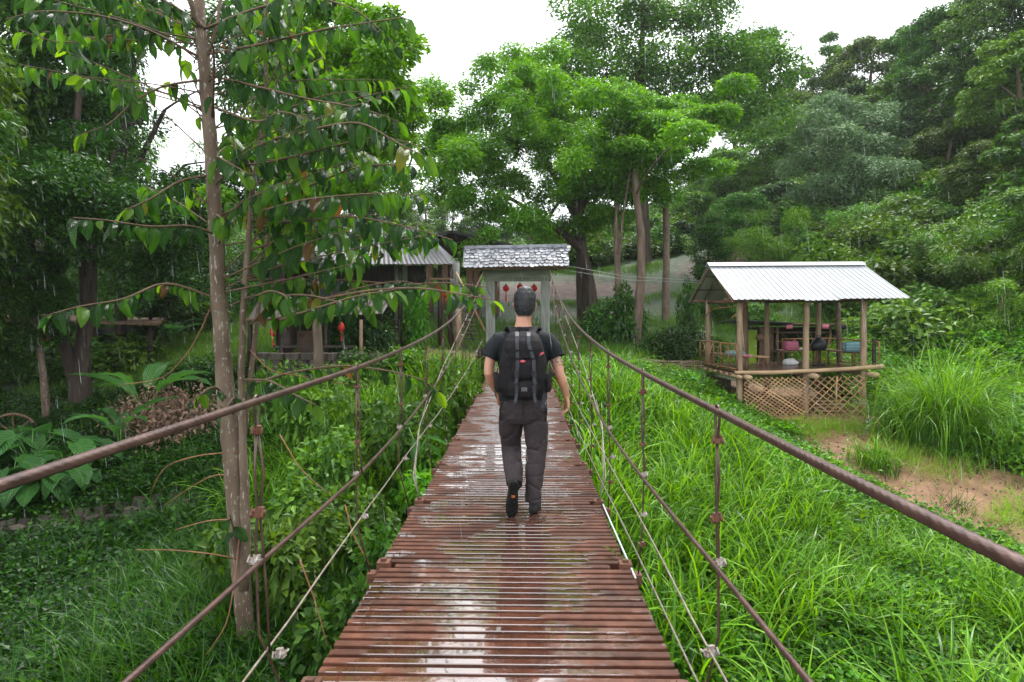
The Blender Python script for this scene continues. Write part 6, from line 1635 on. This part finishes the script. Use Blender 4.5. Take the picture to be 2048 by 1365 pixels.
M['pinkc'] = mat('pink fabric', (.45, .08, .11), (.3, .05, .07), 10, .8)
M['cyan'] = mat('light blue tag', (.02, .32, .62), (.02, .25, .5), 10, .4)
M['logo'] = mat('woven white print', (.42, .42, .44), (.3, .3, .32), 10, .6)
def skin_mat():
    m, n, l, b = newmat('skin with arm tattoo')
    tc = n.new('ShaderNodeTexCoord'); ns = n.new('ShaderNodeTexNoise'); ns.inputs['Scale'].default_value = 9; l.new(tc.outputs['Object'], ns.inputs['Vector'])
    r_ = ramp(n, [(.3, (.40, .185, .115)), (.7, (.52, .27, .18))]); l.new(ns.outputs['Fac'], r_.inputs['Fac'])
    # tattoo: inked strokes on the outside of the right upper arm
    vm = n.new('ShaderNodeVectorMath'); vm.operation = 'DISTANCE'; vm.inputs[1].default_value = (.262, -.035, 1.185); l.new(tc.outputs['Object'], vm.inputs[0])
    wv = n.new('ShaderNodeTexNoise'); wv.inputs['Scale'].default_value = 42; wv.inputs['Detail'].default_value = 3; l.new(tc.outputs['Object'], wv.inputs['Vector'])
    a = n.new('ShaderNodeMath'); a.operation = 'MULTIPLY_ADD'; a.inputs[1].default_value = -4.2; l.new(vm.outputs['Value'], a.inputs[0]); l.new(wv.outputs['Fac'], a.inputs[2])
    t = n.new('ShaderNodeMapRange'); t.inputs['From Min'].default_value = .30; t.inputs['From Max'].default_value = .36; t.inputs['To Max'].default_value = .8; l.new(a.outputs[0], t.inputs['Value'])
    mx = n.new('ShaderNodeMix'); mx.data_type = 'RGBA'; mx.inputs['B'].default_value = (.06, .08, .08, 1)
    l.new(t.outputs[0], mx.inputs['Factor']); l.new(r_.outputs[0], mx.inputs['A']); l.new(mx.outputs['Result'], b.inputs['Base Color'])
    b.inputs['Roughness'].default_value = .42; b.inputs['Subsurface Weight'].default_value = .12; b.inputs['Subsurface Radius'].default_value = (.02, .008, .004)
    nb = n.new('ShaderNodeTexNoise'); nb.inputs['Scale'].default_value = 160; l.new(tc.outputs['Object'], nb.inputs['Vector'])
    bp = n.new('ShaderNodeBump'); bp.inputs['Strength'].default_value = .15; bp.inputs['Distance'].default_value = .002; l.new(nb.outputs['Fac'], bp.inputs['Height']); l.new(bp.outputs[0], b.inputs['Normal'])
    return m
M['skin'] = skin_mat()
def hair_mat():
    m, n, l, b = newmat('short grey black hair')
    tc = n.new('ShaderNodeTexCoord'); mp = n.new('ShaderNodeMapping'); mp.inputs['Scale'].default_value = (90, 90, 22); l.new(tc.outputs['Object'], mp.inputs['Vector'])
    ns = n.new('ShaderNodeTexNoise'); ns.inputs['Scale'].default_value = 1.6; ns.inputs['Detail'].default_value = 3; l.new(mp.outputs[0], ns.inputs['Vector'])
    n2 = n.new('ShaderNodeTexNoise'); n2.inputs['Scale'].default_value = 16; l.new(tc.outputs['Object'], n2.inputs['Vector'])
    ad = n.new('ShaderNodeMath'); ad.operation = 'MULTIPLY_ADD'; ad.inputs[1].default_value = .55; l.new(n2.outputs['Fac'], ad.inputs[0]); l.new(ns.outputs['Fac'], ad.inputs[2])
    r_ = ramp(n, [(.70, (.008, .008, .010)), (.92, (.025, .025, .028)), (1.0, (.10, .10, .11))]); l.new(ad.outputs[0], r_.inputs['Fac']); l.new(r_.outputs[0], b.inputs['Base Color'])
    b.inputs['Roughness'].default_value = .5
    bp = n.new('ShaderNodeBump'); bp.inputs['Strength'].default_value = .8; bp.inputs['Distance'].default_value = .004; l.new(ns.outputs['Fac'], bp.inputs['Height']); l.new(bp.outputs[0], b.inputs['Normal'])
    return m
M['hair'] = hair_mat()

M['strand'] = leafmat('hair strand', [(0, (.008, .008, .01)), (.7, (.02, .02, .022)), (.88, (.06, .06, .065)), (1, (.16, .16, .17))], rough=.5, trans=.0)
man = empty('person', (.115, 5.25, deck_z(5.25) + .002), 'person in charcoal t-shirt and brown trousers walking away along the bridge', 'person')
# body: one continuous skin surface
b = MB()
HC = .012  # head leans a little right
b.loft([(0, -.0, .92, .14, .09), (0, 0, 1.05, .14, .085), (0, 0, 1.25, .15, .075), (0, .0, 1.34, .13, .06), (0, .0, 1.405, .10, .065), (0, .005, 1.44, .067, .066), (.002, .012, 1.48, .060, .064), (.005, .022, 1.52, .060, .070),
        (.008, .034, 1.545, .064, .082), (.010, .038, 1.575, .070, .094), (.012, .036, 1.62, .076, .100), (.013, .034, 1.665, .076, .099), (.014, .03, 1.70, .066, .086), (.015, .026, 1.722, .045, .06), (.015, .022, 1.732, .02, .03)], 28)
for s in (-1, 1):
    b.ball((HC + s * .080, .028, 1.598), (.011, .019, .032), 12, 8, rot=(.15, s * .2, s * .35)); b.ball((HC + s * .077, .032, 1.575), (.009, .013, .014), 8, 6)
b.tube([(HC, .125, 1.60), (HC, .150, 1.578), (HC, .135, 1.568)], [.010, .014, .010], 8); b.ball((HC, .128, 1.545), (.024, .010, .007), 10, 6); b.ball((HC, .122, 1.515), (.022, .018, .014), 10, 6)
for s in (-1, 1): b.tube([(HC + s * .055, .112, 1.632), (HC + s * .03, .130, 1.637), (HC + s * .012, .130, 1.63)], .008, 6)
# arms
LA = [(-.15, -.01, 1.33, .042), (-.205, -.015, 1.29, .042), (-.245, -.02, 1.22, .044), (-.262, -.03, 1.13, .039), (-.262, -.035, 1.085, .038), (-.248, .0, 1.03, .039), (-.222, .05, .97, .034), (-.202, .085, .925, .027), (-.197, .098, .905, .025)]
RA = [(.15, -.01, 1.33, .042), (.205, -.02, 1.29, .042), (.243, -.03, 1.22, .045), (.268, -.04, 1.13, .040), (.280, -.045, 1.075, .038), (.300, -.035, 1.02, .040), (.318, -.015, .965, .033), (.332, .005, .915, .0265), (.337, .012, .890, .025)]
for A in (LA, RA): b.tube([a[:3] for a in A], [a[3] for a in A], 14, cap=True)
def hand(w, s, aim, side, up_):
    """w wrist point, aim: finger direction, side: towards the little finger, up_: back of the hand"""
    w, aim, side, up_ = Vector(w), Vector(aim).normalized(), Vector(side).normalized(), Vector(up_).normalized()
    def q(a, c, d): return w + aim * a + side * c + up_ * d
    # palm: three merged columns
    for c in (-.022, -.007, .009, .023):
        b.tube([q(-.01, c * .55, 0), q(.03, c * .95, .002), q(.065, c * 1.1, .002), q(.088 - abs(c) * .25, c * 1.12, 0)], [.015, .0145, .0135, .0105], 9)
    Ls = (.072, .080, .074, .058); cs = (-.029, -.0098, .0098, .028)
    for i, (L_, c) in enumerate(zip(Ls, cs)):
        k = .9 + .18 * i     # curl grows to the little finger
        p = q(.078 - abs(c) * .2, c, 0); d = aim.copy(); pts = [p - aim * .02, p]; ang = 0
        for j, f in enumerate((.44, .31, .25)):
            ang += k * (.38, .52, .38)[j]
            dd = aim * math.cos(ang) - up_ * math.sin(ang) + side * (c * 1.5)
            p = p + dd.normalized() * L_ * f; pts.append(p)
        b.tube(pts, [.0088, .0090, .0082, .0076, .0060], 8)
    tb = q(.018, -.024, -.006)
    b.tube([tb, q(.045, -.044, -.016), q(.068, -.050, -.026), q(.090, -.046, -.034)], [.014, .0115, .0095, .0072], 9)
hand((.337, .012, .890), 1, (.10, .05, -1), (.15, -1, -.05), (1, .25, .1))
hand((-.197, .098, .905), -1, (.12, .35, -1), (-.1, -1, -.3), (-1, .3, .05))
body = remesh(b.mesh('body_raw'), .0048, 4, .5)
link('body', body, man, M['skin'])
# hair cap
b = MB()
b.loft([(.008, -.035, 1.528, .045, .022), (.009, -.014, 1.545, .062, .052), (.011, .0, 1.575, .0745, .078), (.012, .012, 1.61, .0835, .096), (.013, .026, 1.66, .0845, .108), (.014, .028, 1.70, .076, .101), (.015, .026, 1.733, .056, .075), (.015, .022, 1.750, .028, .04)], 28)
hair = remesh(b.mesh('hair_raw'), .005, 3, .5); v = get_co(hair) ; nn = get_no(hair)
v += nn * (sinoise(v.astype(float), 12, 110, 2) * .0022)[:, None]; hair.vertices.foreach_set('co', v.ravel().astype(np.float32)); hair.update()
link('hair', hair, man, M['hair'])
hv = get_co(hair).astype(float); hn = get_no(hair).astype(float); r_ = np.random.RandomState(5)
ix = r_.randint(0, len(hv), 9000); hp = hv[ix] + hn[ix] * -.001; dn = np.c_[r_.normal(0, .3, 9000), r_.normal(-.2, .3, 9000), np.full(9000, -.9)] + hn[ix] * .75
dn /= np.linalg.norm(dn, axis=1, keepdims=True)
sv, sf = leaves_np(hp, hn[ix], dn, r_.uniform(.008, .018, 9000), np.full(9000, .0016), 0)
hs_ = link('hair_strands', mesh_np('hair_strands', sv, sf, {'tint': np.repeat(r_.rand(9000), 4)}), man, M['strand']); hs_['kind'] = 'stuff'
# t-shirt
b = MB()
b.loft([(0, .0, .862, .184, .118), (0, 0, .90, .186, .122), (0, 0, 1.0, .178, .118), (0, 0, 1.10, .180, .117), (0, 0, 1.20, .200, .122), (0, 0, 1.28, .213, .120), (0, .0, 1.33, .210, .110), (0, .0, 1.375, .170, .095), (0, .0, 1.405, .115, .080), (0, .004, 1.428, .078, .072), (0, .006, 1.440, .070, .068)], 36, 2.3)
for A, s in ((LA, -1), (RA, 1)):
    b.tube([(s * .12, -.005, 1.335), (s * .185, -.012, 1.325), (s * .232, -.02, 1.27), (s * .250, -.025, 1.225), (s * .260, -.03, 1.19 + .012)], [.078, .076, .068, .064, .064], 18)
shirt = remesh(b.mesh('shirt_raw'), .006, 6, .5)
v = get_co(shirt).astype(float); nn = get_no(shirt)
w_ = sinoise(v * np.array([1, 1, 1.6]), 21, 22, 2); w2 = np.abs(sinoise(v * np.array([.8, .8, 1.8]), 25, 13, 1)) 
cr = np.clip(1 - np.abs(sinoise(v * np.array([1.2, 1, 1.2]), 27, 24, 1)) * 1.6, 0, 1) ** 2
v += nn * (.004 + w_ * .0025 - w2 * .005 - cr * .0045)[:, None]
shirt.vertices.foreach_set('co', v.ravel().astype(np.float32)); shirt.update()
link('t_shirt', shirt, man, M['shirt'])
# trousers
b = MB()
b.loft([(0, 0, .70, .13, .095), (0, -.004, .74, .172, .118), (0, -.006, .80, .188, .132), (0, -.004, .86, .182, .126), (0, 0, .93, .168, .112)], 32, 2.4)
b.tube([(.088, 0, .80), (.096, .01, .70), (.102, .025, .60), (.104, .035, .50), (.104, .035, .44), (.096, .02, .36), (.088, .0, .26), (.081, -.01, .16), (.078, -.005, .085)], [.105, .098, .091, .084, .081, .077, .071, .065, .066], 20)
b.tube([(-.088, 0, .80), (-.094, .06, .70), (-.099, .11, .60), (-.098, .15, .52), (-.095, .150, .47), (-.085, .09, .40), (-.074, .01, .32), (-.066, -.06, .26), (-.064, -.095, .235)], [.105, .098, .091, .084, .083, .078, .072, .066, .064], 20)
tro = remesh(b.mesh('trousers_raw'), .0055, 7, .5)
v = get_co(tro).astype(float); nn = get_no(tro)
env = .55 + 1.0 * np.exp(-((v[:, 2] - .50) / .10) ** 2) + .9 * np.exp(-((v[:, 2] - .76) / .07) ** 2) + .9 * np.exp(-((v[:, 2] - .16) / .09) ** 2)
cr1 = np.clip(1 - np.abs(sinoise(v * np.array([.8, .8, 1.9]), 31, 26, 1)) * 1.6, 0, 1) ** 2
cr2 = np.clip(1 - np.abs(sinoise(v * np.array([1, 1, 1.5]), 37, 48, 1)) * 1.6, 0, 1) ** 2
fold = cr1 * .0065 + cr2 * .0035 + np.abs(sinoise(v, 33, 12, 1)) * .003
v += nn * (-fold * env + .003)[:, None]
tro.vertices.foreach_set('co', v.ravel().astype(np.float32)); tro.update()
tr_o = link('trousers', tro, man, M['trousers'])
for s in (-1, 1):
    mb = MB(); mb.tube([(s * .158, -.085, .875), (s * .178, -.06, .80), (s * .172, -.045, .72)], .0035, 5); mb.build('pocket_seam', M['shirt'], tr_o, smooth=True)
mb = MB(); mb.tube([(.0, -.135, .90), (.0, -.141, .82), (0, -.120, .735)], .003, 5); mb.build('seam', M['shirt'], tr_o)
mb = MB(); mb.box((.172, -.066, .862), (.006, .012, .026)); mb.build('label', M['logo'], tr_o)
# shoes
def shoe(rot, loc):
    u = MB()
    st = [(-.125, .018, .035, .045, .030), (-.115, .05, .055, .062, .034)]
    k = MB()
    rings = []
    prof = [(-.015, .030, .055, .026, .050), (.0, .036, .055, .034, .058), (.04, .038, .060, .037, .062), (.085, .040, .052, .040, .050), (.13, .043, .044, .045, .040), (.18, .046, .038, .047, .032), (.225, .046, .032, .043, .026), (.255, .044, .028, .032, .020), (.272, .044, .026, .014, .012)]
    n_ = 18; vs = []
    for (y_, cz, _, rx, rz_) in prof:
        for j in range(n_):
            a_ = 2 * PI * j / n_; vs.append((rx * math.cos(a_), y_, max(.006, cz + rz_ * math.sin(a_))))
    fs = [(i * n_ + j, (i + 1) * n_ + j, (i + 1) * n_ + (j + 1) % n_, i * n_ + (j + 1) % n_) for i in range(len(prof) - 1) for j in range(n_)] + [tuple(range(n_)), tuple((len(prof) - 1) * n_ + j for j in range(n_ - 1, -1, -1))]
    k.add(vs, fs)
    k.tube([(0, .03, .06), (0, .02, .12), (0, .018, .145)], [.040, .041, .040], 14)
    up = remesh(k.mesh('upper_raw'), .005, 3, .5)
    sh = link('shoe', up, man, M['shoe'], loc=loc, rot=rot)
    s_ = MB(); out = [(-.02, 0), (-.012, .026), (.02, .036), (.07, .033), (.12, .037), (.18, .047), (.23, .043), (.262, .026), (.275, 0)]
    ol = [(x, y) for y, x in out] + [(-x, y) for y, x in out[-2:0:-1]]
    m_ = len(ol); s_.add([(x, y, -.004) for x, y in ol] + [(x * 1.03, y, .020) for x, y in ol], [tuple(range(m_)), tuple(range(2 * m_ - 1, m_ - 1, -1))] + [(i, m_ + i, m_ + (i + 1) % m_, (i + 1) % m_) for i in range(m_)])
    for y_ in np.arange(-.008, .262, .0235):
        if .085 < y_ < .105: continue
        wdt = float(np.interp(y_, [p[0] for p in out], [p[1] for p in out]))
        for j, x_ in enumerate((-.72, -.24, .24, .72)):
            s_.box((x_ * wdt, y_ + .004 * (j % 2), -.008), (wdt * .36, .014, .011), rot=(0, 0, .5 * (-1 if x_ < 0 else 1)), bev=.002)
    s_.build('sole', M['sole'], sh)
    o1 = MB(); o1.box((0, .095, -.006), (.028, .02, .006), bev=.003); o1.build('sole_patch', M['orange'], sh)
    lc = MB()
    for y_ in (.09, .11, .13, .15): lc.tube([(-.022, y_, .078 - (y_ - .09) * .35), (0, y_ + .004, .088 - (y_ - .09) * .42), (.022, y_, .078 - (y_ - .09) * .35)], .0028, 5)
    lc.tube([(-.028, .02, .11), (-.012, -.02, .115), (.012, -.02, .115), (.028, .02, .11)], .003, 5)
    lc.build('lace', M['strap'], sh)
    tb = MB(); tb.box((0, -.024, .115), (.016, .005, .045)); tb.build('pull_tab', M['strap'], sh)
    return sh
shoe((0, 0, -.10), (.080, -.045, .014))
shoe((R(-80), R(4), R(6)), (-.066, -.185, .262))

# backpack: carried, so a thing of its own
bp_ = empty('backpack', man.location, 'black canvas backpack with two slate straps worn by the walker', 'backpack')
b = MB()
b.loft([(0, -.205, .905, .120, .070), (0, -.210, .925, .155, .090), (.0, -.215, .99, .183, .104), (.0, -.218, 1.07, .187, .108), (0, -.218, 1.16, .180, .106), (0, -.214, 1.25, .166, .102), (0, -.208, 1.32, .150, .096), (0, -.198, 1.365, .130, .085), (0, -.185, 1.395, .10, .066), (0, -.175, 1.41, .06, .04)], 36, 3)
bag = remesh(b.mesh('bag_raw'), .0075, 4, .5); v = get_co(bag).astype(float); nn = get_no(bag)
v += nn * (-.010 * np.abs(sinoise(v * np.array([1, 1, .7]), 41, 19, 1)) + .0025 * sinoise(v, 43, 60, 2))[:, None]; bag.vertices.foreach_set('co', v.ravel().astype(np.float32)); bag.update()
link('main_bag', bag, bp_, M['pack'])
def fab(name, rings, n=28, e=3, vox=.006, amp=.004, seed=1, mt='pack', par=None):
    b = MB(); b.loft(rings, n, e); me = remesh(b.mesh('r'), vox, 4, .5); v = get_co(me).astype(float); nn = get_no(me)
    v += nn * (-amp * np.abs(sinoise(v, seed, 26, 2)))[:, None]; me.vertices.foreach_set('co', v.ravel().astype(np.float32)); me.update()
    return link(name, me, par or bp_, M[mt])
fab('top_flap', [(0, -.228, 1.215, .120, .104), (0, -.222, 1.235, .140, .108), (0, -.218, 1.29, .146, .108), (0, -.208, 1.345, .136, .100), (0, -.195, 1.385, .112, .082), (0, -.182, 1.412, .080, .056)], amp=.009, seed=51)
fab('front_pocket', [(0, -.300, .925, .095, .030), (0, -.305, .945, .112, .038), (0, -.308, 1.0, .115, .042), (0, -.305, 1.045, .108, .036), (0, -.295, 1.06, .095, .025)], amp=.006, seed=52)
fab('front_panel', [(.01, -.300, 1.06, .085, .028), (.01, -.306, 1.10, .092, .034), (.01, -.306, 1.17, .090, .032), (.01, -.298, 1.21, .085, .022)], amp=.009, seed=53)
for s in (-1, 1):
    sp = fab('side_pocket', [(s * .178, -.20, .96, .022, .055), (s * .186, -.20, .99, .026, .062), (s * .188, -.20, 1.05, .026, .062), (s * .182, -.20, 1.10, .020, .052)], amp=.006, seed=54 + s, vox=.005)
    mb = MB(); mb.box((s * .205, -.235, 1.09), (.02, .02, .045), bev=.004); mb.box((s * .203, -.24, 1.045), (.016, .016, .03), bev=.004); mb.build('buckle', M['buckle'], sp)
def ribbon(name, pts, wd, par, mt, th=.004, nrm=(0, -1, 0)):
    mb = MB(); pts = [Vector(p) for p in pts]; vs, fs = [], []; k = len(pts); nr = Vector(nrm)
    for i, p in enumerate(pts):
        t = (pts[min(i + 1, k - 1)] - pts[max(i - 1, 0)]).normalized(); s_ = t.cross(nr).normalized(); n2 = s_.cross(t).normalized()
        if n2.dot(nr) < 0: n2 = -n2
        for a_, c_ in ((-1, 0), (1, 0), (1, 1), (-1, 1)): vs.append(p + s_ * a_ * wd / 2 + n2 * c_ * th)
    for i in range(k - 1):
        for j in range(4): fs.append((i * 4 + j, i * 4 + (j + 1) % 4, i * 4 + 4 + (j + 1) % 4, i * 4 + 4 + j))
    fs += [(3, 2, 1, 0), (k * 4 - 4, k * 4 - 3, k * 4 - 2, k * 4 - 1)]
    mb.add(vs, fs); return mb.build(name, mt, par)
for s, x0, x1, x2 in ((-1, -.045, -.040, -.047), (1, .040, .075, .080)):
    ribbon('strap', [(x0, -.235, 1.405), (x0, -.285, 1.375), (x0 * .98, -.318, 1.33), ((x0 + x1) / 2, -.333, 1.27), (x1, -.340, 1.21), (x1 * 1.02, -.345, 1.15), (x2, -.345, 1.11), (x2, -.348, 1.07)], .026, bp_, M['strap'])
    for z_ in (1.215, 1.275):
        xx = x1 if z_ < 1.25 else (x0 + x1) / 2
        ribbon('strap_loop', [(xx - .026, -.335, z_), (xx, -.347, z_ + .002), (xx + .026, -.335, z_)], .012, bp_, M['pack'], .005)
    for z_ in (1.105, .995):
        mb = MB(); yy_ = -.352
        for (dx, dz, sx_, sz_) in ((-.017, 0, .006, .040), (.017, 0, .006, .040), (0, .018, .040, .007), (0, -.018, .040, .007), (0, 0, .036, .005)): mb.box((x2 + dx, yy_, z_ + dz), (sx_, .010, sz_))
        mb.build('buckle', M['buckle'], bp_)
    ribbon('strap_end', [(x2, -.352, 1.07), (x2 + .004 * s, -.356, 1.045), (x2 + .012 * s, -.354, 1.03)], .024, bp_, M['strap'])
    ribbon('lower_strap', [(x2, -.350, 1.025), (x2, -.352, .98), (x2 + .003 * s, -.355, .94), (x2 + .010 * s, -.362, .905), (x2 + .022 * s, -.356, .885)], .022, bp_, M['strap'])
    # shoulder straps
    ribbon('shoulder_strap', [(s * .065, -.15, 1.385), (s * .085, -.09, 1.425), (s * .105, -.02, 1.425), (s * .125, .06, 1.385), (s * .14, .115, 1.30), (s * .15, .12, 1.18)], .062, bp_, M['pack'], .016, nrm=(0, 0, 1))
ribbon('side_strap', [(-.185, -.16, 1.13), (-.205, -.13, 1.06), (-.212, -.12, .98), (-.205, -.13, .925), (-.198, -.14, .91)], .020, bp_, M['strap'], nrm=(-1, -.3, 0))
ribbon('side_strap', [(.150, -.24, 1.02), (.158, -.235, .95), (.150, -.24, .87), (.145, -.245, .845)], .026, bp_, M['strap'])
b = MB(); b.tube([(-.03, -.20, 1.40), (-.025, -.215, 1.43), (.025, -.215, 1.43), (.03, -.20, 1.40)], .007, 7); b.build('grab_loop', M['pack'], bp_, smooth=True)
b = MB(); b.ball((-.005, -.335, 1.195), (.022, .012, .012), 9, 6); b.build('pink_cloth', M['pinkc'], bp_, smooth=True)
b = MB(); b.add([(.115, -.300, 1.232), (.152, -.285, 1.248), (.150, -.283, 1.262), (.128, -.296, 1.258), (.115, -.304, 1.232), (.152, -.289, 1.248), (.150, -.287, 1.262), (.128, -.300, 1.258)], [(0, 1, 2, 3), (7, 6, 5, 4), (0, 4, 5, 1), (1, 5, 6, 2), (2, 6, 7, 3), (3, 7, 4, 0)]); b.build('pink_tab', M['pinkc'], bp_)
b = MB(); b.ball((.135, -.272, 1.195), (.024, .012, .010), 12, 6); b.build('blue_cap', M['cyan'], bp_, smooth=True)
b = MB()
for i in range(3):
    for j in range(5): b.box((.008 + (j - 2) * .009, -.3535 + .0006 * abs(j - 2), .985 + .010 * i + (.003 if j % 2 else -.002)), (.008, .001, .0022), rot=(0, .5 if (i + j) % 2 else -.5, 0))
b.build('printed_mark', M['logo'], bp_)
# bridge reached: fallen leaf on the deck edge
for x_, y_, lb in ((.62, 7.1, 'yellow green fallen leaf on the right edge of the decking'), (.70, 4.2, 'green grass sprig poking through the deck beside the bracket')):
    me = big_leaf('fallen_leaf', .16, .03, 'ovate', 5, .93, droop=.2); o_ = link('fallen_leaf', me, None, M['leaf_broad'], loc=(x_, y_, deck_z(y_) + .02), rot=(.3, .2, .5)); tag(o_, lb, 'leaf')
# ------------------------------------------------------------------ mist of the rain
def box_haze():
    top = max(o_.matrix_world.translation.z for o_ in COL.objects)
    mb = MB(); mb.box((0, 0, 0), (1, 1, 1))
    m = bpy.data.materials.new('haze'); m.use_nodes = True; n = m.node_tree.nodes; n.clear()
    out = n.new('ShaderNodeOutputMaterial'); v = n.new('ShaderNodeVolumePrincipled')
    v.inputs['Color'].default_value = (.95, .97, 1.0, 1); v.inputs['Density'].default_value = HAZE; v.inputs['Anisotropy'].default_value = .2
    m.node_tree.links.new(v.outputs[0], out.inputs['Volume'])
    X0, X1, Y0, Y1, Z0, Z1 = -144, 154, -44, 224, -12, 62
    o_ = mb.build('haze', m); o_.location = ((X0 + X1) / 2, (Y0 + Y1) / 2, (Z0 + Z1) / 2); o_.scale = (X1 - X0, Y1 - Y0, Z1 - Z0)
    tag(o_, 'thin rain mist lying over the whole valley', 'mist', None, 'stuff')
HAZE = .0003
box_haze()
# ------------------------------------------------------------------ falling rain
r_ = np.random.RandomState(77)
n_ = 7000
y = 3.2 + 20 * r_.rand(n_) ** .6; x = (r_.rand(n_) - .5) * 1.7 * y; z = 1.58 + (r_.rand(n_) - .42) * 1.15 * y
z = np.maximum(z, hgt_np(x, y) + .3)
V_, F_ = [], []
L_ = r_.uniform(.08, .20, n_); rd = .0009
p = np.stack([x, y, z], 1); d = np.stack([np.full(n_, .10) + r_.normal(0, .02, n_), r_.normal(0, .03, n_), -np.ones(n_)], 1)
vs = [p]
for k in range(3):
    a = 2 * PI * k / 3
    vs.append(p + d * (L_ * .8)[:, None] + np.array([math.cos(a) * rd, math.sin(a) * rd, 0]))
vs.append(p + d * L_[:, None])
V_ = np.stack(vs, 1).reshape(-1, 3); k = np.arange(n_)[:, None] * 5
F_ = np.concatenate([k + np.array([[0, a, b]]) for a, b in ((1, 2), (2, 3), (3, 1))] + [k + np.array([[4, b, a]]) for a, b in ((1, 2), (2, 3), (3, 1))], 0)
m_, n2, l2, b2 = newmat('rain water'); b2.inputs['Base Color'].default_value = (.85, .88, .9, 1); b2.inputs['Roughness'].default_value = .1; b2.inputs['Alpha'].default_value = .33
tag(link('rain', mesh_np('rain', V_, F_), None, m_), 'slanting drops of heavy rain falling over the bridge', 'rain', None, 'stuff')
# strings of water dripping from the gate eaves
m2 = MB()
for i in range(26):
    xx = random.uniform(-1.3, 1.2); zz = random.uniform(1.3, 2.62); m2.tube([(xx, 17.5 - .60, zz), (xx, 17.5 - .60, zz - random.uniform(.08, .2))], .0025, 4)
tag(m2.build('rain', m_), 'water dripping from the shingled gate eaves', 'dripping water', None, 'stuff')
